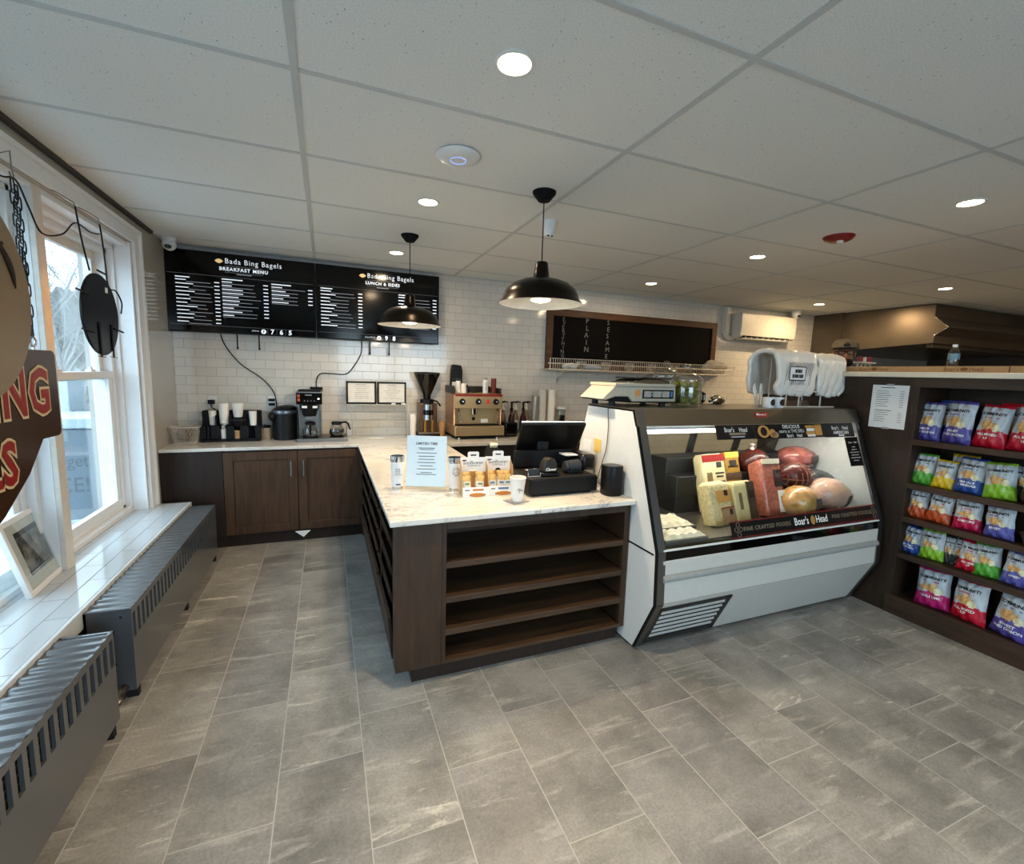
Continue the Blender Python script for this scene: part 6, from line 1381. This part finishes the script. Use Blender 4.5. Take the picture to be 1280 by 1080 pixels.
# ---- chip bags
M_sil = mat('chip_bag_silver', 'adb3b8', .32, var=.06, scale=8, bump=.15); M_chip = mat('potato_chip_print', 'c99a5c', .4, var=.35, scale=70); M_onion = mat('chip_print_cream', 'd9cfa6', .4, var=.2, scale=40)
BG = 'chip bags on the dark shelf unit'
def surf(u, v_, w_, h_, d_, seed=0):
    e_ = (max(0, 1 - abs(u) ** 2.6) ** .7) * (max(0, 1 - abs(2 * v_ - 1) ** 4.5) ** .6)
    cr_ = .0035 * math.sin(9 * u + 14 * v_ + seed) + .003 * math.sin(17 * u - 9 * v_ + seed * 2) + (.006 * math.sin(11 * u + seed) if v_ > .86 or v_ < .1 else 0)
    return d_ * e_ + cr_ * min(1, e_ * 2 + .3)
PROTO = {}
def chipbag(key, col, w_, h_, lines, second=None, kind='community'):
    k = (key, round(w_, 3), round(h_, 3))
    root = thing('chip_bag', '', 'chip bag', (0, 0, 0), BG); d_ = .044 * w_ / .16; seed = len(PROTO) * 1.3 + .4
    M_c = mat('chip_bag_' + key, col, .28, var=.10, scale=9, bump=.2); M_back = M_c
    N, K = 22, 30
    front = MB(M_c); front.slot(M_sil); front.slot(M_chip); front.slot(M_onion); v = []; 
    for j in range(K + 1):
        for i in range(N + 1):
            u = -1 + 2 * i / N; q = j / K; pin = 1 - .07 * math.sin(q * PI) ** 2 * 0 - .05 * (abs(2 * q - 1) < .8) * 0
            pinch = (1 - .05 * math.sin(PI * q) ** 2) * (1.02 - .10 * q) + .012 * math.sin(q * 14 + seed * 3 + (u > 0) * 2); v.append((u * w_ / 2 * pinch, -surf(u, q, w_, h_, d_, seed), q * h_))
    front.v = v
    for j in range(K):
        for i in range(N):
            a = j * (N + 1) + i; front.f.append((a, a + 1, a + N + 2, a + N + 1)); u = -1 + 2 * (i + .5) / N; q = (j + .5) / K
            m_ = 0 if q < .40 + .05 * math.sin(u * 3 + 1) else 1
            if q > .92: m_ = 0
            if ((u + .12) / (.55 + .10 * math.sin(9 * q * 6 + seed))) ** 2 + ((q - .51) / (.10 + .03 * math.sin(7 * u + seed))) ** 2 < 1: m_ = 2
            if ((u - .42) / .26) ** 2 + ((q - .45) / .075) ** 2 < 1: m_ = 3
            front.mi.append(m_)
    front.build('front', parent=root, local=True, angle=80)
    back = MB(M_c); back.v = [(x, -y * .8 + .0005, z) for (x, y, z) in v]; back.f = [tuple(reversed(f_)) for f_ in front.f]; back.mi = [0] * len(back.f); back.build('back', parent=root, local=True, angle=80)
    def stamp(mm, s_, x, z, size, sx=1., bold=.0, nm='lettering'):
        q = MB(mm); q.text(s_, (0, 0, 0), X, Z, size, sx=sx, bold=bold, lift=0)
        q.v = [(p[0] + x, -surf(min(1, max(-1, (p[0] + x) / (w_ / 2))), min(1, max(0, (p[2] + z) / h_)), w_, h_, d_, seed) - .0022, p[2] + z) for p in q.v]; q.build(nm, parent=root, local=True, smooth=False)
    stamp(M_ink, 'COMMUNITY', 0, h_ * .77, w_ * .142, sx=.86, bold=.0008, nm='brand_lettering')
    q = MB(M_c); q.rect((0, 0, 0), X, Z, -w_ * .22, -.003, w_ * .22, .003, lift=0); q.v = [(p[0], -surf(p[0] / (w_ / 2), .68, w_, h_, d_, seed) - .002, p[2] + h_ * .68) for p in q.v]; q.build('sub_title', parent=root, local=True, smooth=False)
    for i, s_ in enumerate(lines): stamp(M_whiteprint, s_, 0, h_ * (.29 - .085 * i), w_ * .12, bold=.0006, nm='flavour_lettering')
    PROTO[k] = root; return root
kinds = {'purple': ('4f4590', ['SWEET', 'AND ONION']), 'red': ('b5152c', ['ALL MIXED', 'UP']), 'green': ('4f9a33', []), 'lime': ('84b32c', []), 'yellow': ('d6b322', []), 'blue': ('2c4a8f', ['SEA SALT', '& VINEGAR']),
         'orange': ('b04a22', []), 'crimson': ('b01a42', ['CHILI LIME']), 'pink': ('b31f63', ['CHILI LIME']), 'lavender': ('55549a', ['SWEET']), 'charcoal': ('33342f', [])}
bags = [  # kind, y centre, shelf index, width, height, label
 ('purple', 1.845, 0, .155, .265, 'purple chip bag at the far left of the top shelf'), ('purple', 1.685, 0, .165, .28, 'larger purple chip bag second on the top shelf'),
 ('red', 1.525, 0, .165, .27, 'red chip bag third on the top shelf'), ('red', 1.36, 0, .165, .28, 'red chip bag fourth on the top shelf'), ('red', 1.185, 0, .165, .28, 'red chip bag nearest the camera on the top shelf'),
 ('green', 1.835, 1, .14, .215, 'green chip bag at the far left of the second shelf'), ('yellow', 1.715, 1, .12, .19, 'yellow chip bag beside the green one on the second shelf'),
 ('blue', 1.585, 1, .15, .23, 'blue chip bag in the middle of the second shelf'), ('lime', 1.43, 1, .15, .225, 'lime green chip bag right of the blue bag on the second shelf'),
 ('orange', 1.84, 2, .12, .20, 'first orange chip bag at the left of the third shelf'), ('orange', 1.715, 2, .14, .20, 'second orange chip bag on the third shelf'),
 ('crimson', 1.56, 2, .14, .205, 'crimson chip bag in the middle of the third shelf'), ('lavender', 1.405, 2, .15, .20, 'lavender chip bag on the third shelf'),
 ('blue', 1.85, 3, .125, .195, 'blue chip bag at the far left of the fourth shelf'), ('lime', 1.72, 3, .14, .205, 'lime green chip bag second on the fourth shelf'),
 ('charcoal', 1.635, 3, .06, .19, 'first slim dark packet on the fourth shelf'), ('charcoal', 1.59, 3, .06, .195, 'second slim dark packet on the fourth shelf'),
 ('red', 1.52, 3, .12, .20, 'red chip bag in the middle of the fourth shelf'), ('green', 1.43, 3, .13, .21, 'green chip bag on the fourth shelf'), ('lavender', 1.30, 3, .14, .21, 'lavender chip bag right of the green bag on the fourth shelf'),
 ('pink', 1.675, 4, .19, .27, 'pink chip bag at the left of the bottom shelf'), ('red', 1.485, 4, .19, .275, 'red chip bag in the middle of the bottom shelf'), ('purple', 1.285, 4, .20, .285, 'purple chip bag at the right of the bottom shelf')]
rnd = random.Random(3)
for i, (kd, y, si, w_, h_, lb) in enumerate(bags):
    k = (kd, round(w_, 3), round(h_, 3)); col, lines = kinds[kd]
    o = PROTO[k] if k in PROTO and False else None
    if k in PROTO: o = copy_tree(PROTO[k])
    else: o = chipbag(kd, col, w_, h_, lines if w_ > .1 else [])
    o.location = (3.835 + (.015 if kd in ('charcoal',) else 0), y, SH[si] + .001)
    o.rotation_euler = (-.11 + rnd.uniform(-.05, .03), rnd.uniform(-.08, .08), -PI / 2 + rnd.uniform(-.2, .2)); o.name = 'chip_bag' if i == 0 else o.name
    o['label'] = lb
# second row of bags behind
for (kd, y, si, w_, h_, lb) in (('blue', 1.76, 0, .165, .28, 'dark blue bag top showing behind the purple bags on the top shelf'), ('red', 1.45, 0, .165, .28, 'red bag top showing behind the red bags on the top shelf'), ('yellow', 1.66, 1, .15, .23, 'yellow and tan bag behind the blue bag on the second shelf'), ('charcoal', 1.38, 1, .15, .225, 'dark bag behind the lime green bag on the second shelf'), ('crimson', 1.66, 2, .14, .205, 'dark red bag behind the orange bags on the third shelf'), ('lavender', 1.27, 4, .20, .285, 'purple bag behind the purple one on the bottom shelf')):
    k = (kd, round(w_, 3), round(h_, 3))
    o = copy_tree(PROTO[k]) if k in PROTO else chipbag(kd, kinds[kd][0], w_, h_, [])
    o.location = (3.955, y, SH[si] + .001); o.rotation_euler = (.03, 0, -PI / 2 + .05); o['label'] = lb
t = thing('cookie_packet', 'dark brown round-logo packet at the right edge of the second shelf', 'packet', (3.83, 1.27, SH[1]))
MB(mat('brown_packet', '33261d', .4)).ell((3.83, 1.27, SH[1] + .062), (.035, .065, .062), 20, 12, expo=.7).build('packet', parent=t, angle=80)
MB(mat('packet_ring', '9b8a6c', .5)).tube([(3.794, 1.27 + .04 * math.cos(a), SH[1] + .062 + .04 * math.sin(a)) for a in [k * PI / 14 for k in range(28)]], .0018, 5, closed=True).build('ring_print', parent=t)
t = thing('snack_basket', 'small woven basket at the right edge of the third shelf', 'basket', (3.87, 1.22, SH[2]))
MB(mat('woven_brown', '4a3524', .8, bump=.8, scale=60)).lathe((3.87, 1.23, SH[2]), [(0, .003), (.07, .003), (.09, .06), (.095, .065), (.086, .06), (.066, .01), (0, .01)], 28).build('basket', parent=t)

# ================================================================== KITCHEN, HOOD, PERSON
t = thing('exhaust_hood', 'large stainless kitchen exhaust hood under the ceiling at the right', 'hood', (8.7, 4.4, 2.19))
MB(M_hood).prism([(3.60, 2.69), (3.60, 2.53), (3.44, 2.385), (3.58, 2.29), (3.58, 2.19), (3.62, 2.19), (5.19, 2.10), (5.19, 2.69)], 'X', 7.30, 10.4).build('canopy', parent=t, bevel=.004)
MB(M_chrome).tube([(7.297, 3.60, 2.53), (7.297, 3.44, 2.385), (7.297, 3.58, 2.29), (7.297, 3.58, 2.19)], .007, 6).build('edge_trim', parent=t)
MB(M_steel).box(7.4, 3.63, 2.14, 10.3, 3.70, 2.19).build('grease_gutter', parent=t)
struct(MB(mat('steel_wall_panel', '6a6156', .35, .8, var=.1, scale=2)).box(7.28, 4.75, 0, 7.34, 5.2, CE).build('wall_kitchen', smooth=False), 'stainless clad wall end left of the hood')
t = thing('kitchen_shelf', 'dark steel shelving under the hood behind the counter', 'shelf', (7.6, 4.6, 0))
MB(mat('dark_steel', '2f2b28', .4, .7)).box(7.45, 4.3, 1.85, 10, 4.9, 1.88).box(7.45, 4.3, 0, 7.5, 4.35, 1.85).box(9.9, 4.3, 0, 9.95, 4.35, 1.85).box(7.45, 4.3, .9, 10, 4.9, .93).build('frame', parent=t)
t = thing('prep_caddy', 'white wire caddy with red and white bottles beside the person', 'caddy', (4.86, 2.92, 0))
cx_, cy_ = 4.86, 2.92
w = MB(M_ww)
w.box(cx_ - .10, cy_ - .04, 1.835, cx_ + .12, cy_ + .04, 1.85)
for x in (-.09, -.03, .03, .10): w.cyl((cx_ + x, cy_, .0), (cx_ + x, cy_, 1.835), .008, n=6)
w.build('caddy_frame', parent=t)
MB(mat('sauce_red', '8a221a', .4)).cyl((cx_ - .06, cy_, 1.85), (cx_ - .06, cy_, 1.90), .02, n=14).cyl((cx_ + .07, cy_, 1.85), (cx_ + .07, cy_, 1.90), .02, n=14).build('red_bottle', parent=t)
MB(M_white).cyl((cx_ + .0, cy_, 1.85), (cx_, cy_, 1.895), .018, n=14).build('white_bottle', parent=t)

# person
px_, py_, zt = 4.50, 2.89, 2.058
t = thing('person', 'person in a tan and black cap, glasses and black top behind the counter', 'person', (px_, py_, 0))
yawp = math.atan2(-px_, py_) * .85     # faces the room
M_skin = mat('skin', '9a6a50', .5, var=.06); M_cloth = mat('black_shirt', '0c0d12', .85, var=.2, bump=.3); M_trou = mat('dark_trousers', '1b1d22', .85)
TP_ = Matrix.Translation((px_, py_, 0)) @ Matrix.Rotation(-.87, 4, 'Z')     # local -y looks to the camera
def skinned(name, verts, edges, radii, m, root=0):
    me = bpy.data.meshes.new(name); bm = bmesh.new(); ly = bm.verts.layers.skin.verify()
    bv = [bm.verts.new(Matrix.Rotation(-.87, 3, 'Z') @ Vector(p)) for p in verts]
    for a, b in edges: bm.edges.new((bv[a], bv[b]))
    for i, r in enumerate(radii):
        bv[i][ly].radius = r if isinstance(r, tuple) else (r, r); bv[i][ly].use_root = (i == root)
    bm.to_mesh(me); bm.free(); me.materials.append(m)
    o = bpy.data.objects.new(name, me); C.objects.link(o); o.parent = t
    md = o.modifiers.new('skin', 'SKIN'); md.use_smooth_shade = True
    s_ = o.modifiers.new('sub', 'SUBSURF'); s_.levels = 2; s_.render_levels = 2; return o
hz = zt - 0.03        # top of skull
V = [(0, 0, 1.02), (0, 0, 1.16), (0, 0, 1.34), (0, -.01, 1.50), (0, -.02, 1.60), (0, -.03, 1.70), (0, -.035, 1.745), (0, -.045, hz - .20), (0, -.035, hz - .12), (0, -.03, hz - .05)]
Rr = [(.15, .12), (.14, .105), (.16, .115), (.17, .11), (.07, .065), (.058, .06), (.058, .062), (.068, .082), (.078, .095), (.066, .08)]
Ed = [(i, i + 1) for i in range(9)]
for sg in (-1, 1):
    b = len(V); V += [(sg * .19, 0, 1.55), (sg * .25, .03, 1.28), (sg * .22, -.06, 1.08), (sg * .20, -.11, 1.05)]; Rr += [.06, .046, .034, .03]
    Ed += [(3, b), (b, b + 1), (b + 1, b + 2), (b + 2, b + 3)]
    for k, (dx, L_) in enumerate(((-.028, .085), (-.009, .095), (.010, .09), (.027, .07))):
        c = len(V); V += [(sg * .20 + dx, -.145, 1.04), (sg * .20 + dx * 1.2, -.145 - L_ * .5, 1.01), (sg * .20 + dx * 1.2, -.145 - L_ * .6, .975)]; Rr += [.010, .009, .008]; Ed += [(b + 3, c), (c, c + 1), (c + 1, c + 2)]
    c = len(V); V += [(sg * .165, -.115, 1.03), (sg * .145, -.15, 1.01)]; Rr += [.012, .010]; Ed += [(b + 3, c), (c, c + 1)]
    c = len(V); V += [(sg * .10, 0, .95), (sg * .11, -.01, .52), (sg * .11, .0, .10), (sg * .12, -.14, .045)]; Rr += [.09, .06, .045, .04]; Ed += [(0, c), (c, c + 1), (c + 1, c + 2), (c + 2, c + 3)]
skinned('body', V, Ed, Rr, M_skin)
sh = [(0, 0, .98), (0, 0, 1.16), (0, 0, 1.34), (0, -.005, 1.50), (0, -.01, 1.585), (0, -.02, 1.70), (0, -.03, 1.765)]
shr = [(.18, .14), (.165, .13), (.18, .14), (.19, .13), (.13, .10), (.085, .08), (.075, .08)]; se = [(i, i + 1) for i in range(6)]
for sg in (-1, 1):
    b = len(sh); sh += [(sg * .20, 0, 1.545), (sg * .255, .03, 1.28), (sg * .235, -.02, 1.17)]; shr += [.085, .062, .05]; se += [(3, b), (b, b + 1), (b + 1, b + 2)]
skinned('shirt', sh, se, shr, M_cloth)
tr = [(0, 0, 1.0)]; trr = [(.165, .13)]; te = []
for sg in (-1, 1):
    b = len(tr); tr += [(sg * .10, 0, .92), (sg * .11, -.01, .52), (sg * .11, 0, .10)]; trr += [.105, .08, .065]; te += [(0, b), (b, b + 1), (b + 1, b + 2)]
skinned('trousers', tr, te, trr, M_trou)
def pm(mb): mb.T = Matrix.Translation((px_, py_, 0)) @ Matrix.Rotation(-.87, 4, 'Z'); return mb
ey = hz - .112
hx = -.03
MBf = pm(MB(mat('cap_tan', '77684f', .8, var=.1))); MBf.lathe((0, -.03, hz - .085), [(.105, .012), (.106, .03), (.098, .066), (.074, .092), (.03, .103), (0, .105)], 30)
cp = MBf.build('cap', parent=t, angle=80)
q = pm(MB(M_black)); q.prism([(-.085, -.07), (-.098, -.115), (-.07, -.175), (0, -.195), (.07, -.175), (.098, -.115), (.085, -.07), (.0, -.09)], 'Z', hz - .078, hz - .069).build('cap_brim', parent=cp, bevel=.003)
q = pm(MB(M_black)); v = []; fc = []
for k in range(13):
    a = -.55 + k * (PI + .35) / 12
    for (r_, z_) in ((.1075, .012), (.1080, .03), (.1000, .067)): v.append((r_ * math.cos(a), -.03 + r_ * math.sin(a) if True else 0, hz - .085 + z_))
for k in range(12):
    for j in range(2): fc.append((k * 3 + j, k * 3 + 3 + j, k * 3 + 4 + j, k * 3 + 1 + j))
q.add([p for p in v], fc); q.build('cap_back', parent=cp)
q = pm(MB(M_black))
for (a, b, r_) in ((0, .055, .014), (-.012, .045, .010), (.012, .045, .010)): q.tube([(a + r_ * math.cos(w_), -.137 + .0 * w_, hz - .085 + b - .008 + r_ * math.sin(w_)) for w_ in [i * PI / 8 for i in range(16)]], .0028, 5, closed=True)
q.build('cap_emblem', parent=cp)
q = pm(MB(M_black))
for sg in (-1, 1):
    q.tube([(sg * .034 + .027 * math.copysign(abs(math.cos(a)) ** .7, math.cos(a)), -.133 - .004, ey + .0 + .018 * math.copysign(abs(math.sin(a)) ** .7, math.sin(a))) for a in [i * PI / 10 for i in range(20)]], .0034, 6, closed=True)
    q.tube([(sg * .062, -.134, ey + .008), (sg * .078, -.10, ey + .008), (sg * .082, -.03, ey + .006)], .0028, 6)
q.tube([(-.008, -.138, ey + .006), (.008, -.138, ey + .006)], .003, 6).build('glasses', parent=t)
for sg in (-1, 1): pm(MB(mat('eye_white', 'cfc4b8', .3))).ell((sg * .032, -.119, ey), (.013, .007, .006), 14, 8).build('eye', parent=t); pm(MB(M_black)).ell((sg * .032, -.126, ey), (.005, .003, .005), 10, 8).build('pupil', parent=t)
for sg in (-1, 1): pm(MB(M_skin)).ell((sg * .082, -.03, ey - .012), (.010, .018, .028), 12, 8).build('ear', parent=t)
pm(MB(M_skin)).ell((0, -.137, ey - .028), (.014, .018, .026), 14, 10).build('nose', parent=t)
pm(MB(mat('lips', '7c4038', .5))).ell((0, -.128, ey - .068), (.024, .008, .007), 14, 8).build('mouth', parent=t)
pm(MB(mat('dark_beard', '17110e', .9, bump=.6, scale=80))).ell((0, -.072, ey - .088), (.072, .062, .048), 24, 14, wob=.03).build('beard', parent=t, angle=80)
for sg in (-1, 1): pm(MB(M_black)).ell((sg * .115, -.05, .045), (.05, .14, .045), 18, 10).build('shoe', parent=t, angle=80)

# ================================================================== HANGING SIGNS AND PICTURE
M_sbrown = mat('sign_brown', '3b2518', .22, var=.15, scale=5); M_stan = mat('sign_tan', '87745a', .35, var=.08, scale=4); M_sred = mat('sign_red', '8f1a18', .35); M_scream = mat('sign_cream', 'cdb88f', .4)
SX = -1.25
t = thing('hanging_shop_sign', 'brown shop sign with red lettering hanging in the nearer window', 'sign', (SX, 2.4, .8))
mb = MB(M_sbrown)
def rr(y0, y1, z0, z1, r):
    o_ = []
    for (cy, cz, a0) in ((y1 - r, z1 - r, 0), (y0 + r, z1 - r, PI / 2), (y0 + r, z0 + r, PI), (y1 - r, z0 + r, 3 * PI / 2)):
        o_ += [(cy + r * math.cos(a0 + k * PI / 12), cz + r * math.sin(a0 + k * PI / 12)) for k in range(7)]
    return o_
mb.prism(rr(1.90, 2.955, 1.262, 1.675, .03), 'X', SX - .012, SX + .012)
mb.prism([(1.98, 1.27), (2.80, 1.27), (2.66, 1.12), (2.47, .985), (2.30, .90), (2.12, .93), (2.0, 1.05)], 'X', SX - .0115, SX + .0115)
mb.build('board', parent=t)
MB(M_stan).lathe((SX + .013, 2.33, 1.88), [(0, .014), (.432, .014), (.436, .010), (.436, -.012), (0, -.012)], 72, axis='X').build('tan_disc', parent=t)
dk = MB(mat('sign_dark_line', '2a1a10', .5))
dk.tube([(SX + .031, 2.33 + .33 * math.cos(a), 1.88 + .31 * math.sin(a)) for a in [(.15 + .09 * k) for k in range(10)]], [.002, .006, .010, .012, .012, .011, .009, .007, .004, .002], 6)
for (y_, z_) in ((2.60, 2.10), (2.63, 2.04), (2.56, 2.15), (2.50, 2.02), (2.45, 2.13)): dk.ell((SX + .028, y_, z_), (.003, .010, .007), 10, 6)
dk.build('disc_marks', parent=t)
Yv = (0, 1, 0)
for (s_, y_, z_, sz, sx_) in (('BING', 2.875, 1.475, .285, .80), ('BAGELS', 2.575, 1.185, .25, .85)):
    q = MB(M_scream); q.text(s_, (SX + .013, y_, z_), Yv, Z, sz, align='RIGHT', sx=sx_, bold=.020, space=1.12); q.build('letter_outline', parent=t, smooth=False)
    q = MB(M_sred); q.text(s_, (SX + .0145, y_, z_), Yv, Z, sz, align='RIGHT', sx=sx_, bold=.008, space=1.12); q.build('letters', parent=t, smooth=False)
def chain(name, lb, x, y, ztop, zbot, dy=0):
    t = thing(name, lb, 'chain', (x, y, ztop), 'black chains holding the shop sign'); L_ = .046; n_ = int((ztop - zbot) / (L_ * 1.0))
    proto = None
    for k in range(n_):
        z = ztop - (k + .5) * (ztop - zbot) / n_; yy = y + dy * k / n_; ax = k % 2
        pts = []
        for i in range(14):
            a = 2 * PI * i / 14; u = .012 * math.copysign(abs(math.cos(a)) ** .6, math.cos(a)); w_ = (L_ * .5 + .009) * math.copysign(abs(math.sin(a)) ** .7, math.sin(a)); pts.append((x + (u if ax else 0), yy + (0 if ax else u), z + w_))
        MB(M_blacki).tube(pts, .0030, 5, closed=True).build('link', parent=t)
chain('sign_chain', 'black chain from the window head down behind the tan disc, left strand', SX, 2.775, 2.40, 1.98, .02)
chain('sign_chain', 'black chain down to the steel ring on the brown sign, right strand', SX, 2.80, 2.38, 1.78, .01)
t = thing('snap_hook', 'black snap hook and steel ring above the brown shop sign', 'hook', (SX, 2.81, 1.70))
MB(M_blacki).tube([(SX, 2.80 + .016 * math.cos(a), 2.00 + .045 * math.sin(a)) for a in [k * PI / 8 for k in range(16)]], .004, 6, closed=True).build('carabiner', parent=t)
MB(M_blacki).tube([(SX, 2.805, 1.79), (SX, 2.80, 1.735)], .004, 6).tube([(SX, 2.815, 1.79), (SX, 2.82, 1.735)], .004, 6).build('clip', parent=t)
MB(M_chrome).tube([(SX, 2.81 + .022 * math.cos(a), 1.712 + .022 * math.sin(a)) for a in [k * PI / 10 for k in range(20)]], .005, 8, closed=True).cyl((SX, 2.81, 1.69), (SX, 2.81, 1.66), .005).build('ring', parent=t)
t = thing('ceiling_hook', 'metal hook at the window head carrying the sign chains', 'hook', (SX, 2.78, 2.40))
MB(M_steel).tube([(SX - .045, 2.78, 2.50), (SX, 2.78, 2.52), (SX, 2.78, 2.45), (SX, 2.79, 2.42), (SX, 2.77, 2.41), (SX, 2.76, 2.43)], .003, 6).build('hook', parent=t)
cord('window_cable', 'thin black cable draped along the window head between the hooks', [(SX - .03, 2.45, 2.43), (SX - .02, 2.72, 2.40), (SX, 2.80, 2.41), (SX - .02, 2.93, 2.33), (SX - .02, 3.02, 2.24), (-1.24, 3.14, 2.27), (-1.23, 3.26, 2.36), (-1.22, 3.40, 2.35), (-1.22, 3.52, 2.37)], .004)
# round neon sign seen from behind
NX = -1.20
t = thing('neon_sign', 'round black neon sign seen from behind, hanging in the far window', 'neon sign', (NX, 3.39, 1.67))
MB(mat('neon_back_black', '040404', .30, spec=.3)).lathe((NX, 3.392, 1.895), [(0, .006), (.226, .006), (.229, .003), (.229, -.006), (0, -.006)], 64, axis='X').build('back_panel', parent=t)
sp_ = MB(M_blacki)
for (y0_, z0_, y1_, z1_) in ((3.10, 2.00, 3.24, 1.99), (3.13, 1.80, 3.26, 1.79), (3.53, 1.83, 3.66, 1.815), (3.36, 2.14, 3.46, 2.135)): sp_.cyl((NX + .012, y0_, z0_), (NX + .012, y1_, z1_), .0055, n=8)
for y_ in (3.34, 3.50): sp_.cyl((NX + .010, y_, 1.85), (NX + .010, y_, 1.655), .005, n=8); sp_.cyl((NX + .01, y_ - .05, 1.66), (NX + .01, y_ + .05, 1.655), .002, n=6)
sp_.build('frame_rods', parent=t)
MB(mat('neon_orange', 'ff9a50', .4, emit=(1, .45, .12), es=12.)).tube([(NX - .014, 3.392 + .185 * math.cos(a), 1.895 + .185 * math.sin(a)) for a in [k * PI / 24 for k in range(48)]], .006, 8, closed=True).build('neon_ring', parent=t)
MB(M_paper).box(NX + .006, 3.46, 2.03, NX + .008, 3.49, 2.06).build('label_patch', parent=t)
cord('sign_wire', 'left hanging wire of the round neon sign', [(-1.22, 3.25, 2.44), (-1.215, 3.25, 2.38), (-1.205, 3.26, 2.25), (NX, 3.30, 2.125)], .0045)
cord('sign_wire', 'right hanging wire with loose power lead of the round neon sign', [(-1.22, 3.53, 2.43), (-1.215, 3.535, 2.35), (-1.21, 3.54, 2.2), (NX, 3.53, 2.07), (NX + .01, 3.60, 2.06), (NX + .015, 3.66, 2.0), (NX + .01, 3.655, 1.93)], .0045)
for (y_, lb) in ((3.25, 'left of the two hooks above the round neon sign'), (3.53, 'right of the two hooks above the round neon sign')):
    tag(MB(M_steel).tube([(-1.335, y_, 2.52), (-1.29, y_, 2.50), (-1.225, y_, 2.46), (-1.22, y_, 2.44), (-1.22, y_ + .012, 2.435)], .003, 6).build('ceiling_hook'), 'metal hook, ' + lb, 'hook')
# framed photo on the ledge leaning against the upright
t = thing('picture_frame', 'white framed black and white photo leaning on the window ledge', 'picture frame', (-1.40, 3.04, .49))
A = Vector((-1.33, 2.78, .4905)); 
Bv = Vector((-1.365, 3.21, .4905)); rt = (Bv - A).normalized(); W_ = (Bv - A).length; lean = Vector((-rt.y, rt.x, 0)); upp = (Vector((0, 0, 1)) * .97 + lean * .24).normalized(); nrm_ = rt.cross(upp)
Fm = Matrix((( rt.x, -nrm_.x, upp.x, A.x), (rt.y, -nrm_.y, upp.y, A.y), (rt.z, -nrm_.z, upp.z, A.z), (0, 0, 0, 1)))
Hh = .385
q = MB(M_white); q.T = Fm; e_ = .028
q.box(0, 0, 0, W_, .025, e_).box(0, 0, Hh - e_, W_, .025, Hh).box(0, 0, e_, e_, .025, Hh - e_).box(W_ - e_, 0, e_, W_, .025, Hh - e_); q.build('frame', parent=t, bevel=.003)
q = MB(mat('photo_mat_board', 'cfd1cf', .6)); q.T = Fm; q.box(e_, .010, e_, W_ - e_, .014, Hh - e_); q.build('mat_board', parent=t, smooth=False)
def photo_mat():
    s = NT('grey_photo'); tc_ = s.node('ShaderNodeTexCoord'); n = s.noise(tc_.outputs['Object'], 11, 5, .6); s.l.new(s.ramp(n, .38, .66, (.015,) * 3, (.38,) * 3), s.b.inputs['Base Color']); s.b.inputs['Roughness'].default_value = .3; return s.m
q = MB(photo_mat()); q.T = Fm; q.box(.095, .008, .085, W_ - .095, .0105, Hh - .075); q.build('photograph', parent=t, smooth=False)
q = MB(mat('photo_dark', '202224', .4)); q.T = Fm; q.box(.095, .0075, Hh - .10, W_ - .095, .0095, Hh - .075); q.box(.095, .0075, .10, W_ - .095, .0095, .106); q.build('photo_bands', parent=t, smooth=False)
q = MB(M_caseglass); q.T = Fm; q.box(e_, .004, e_, W_ - e_, .006, Hh - e_); q.build('glazing', parent=t, smooth=False)
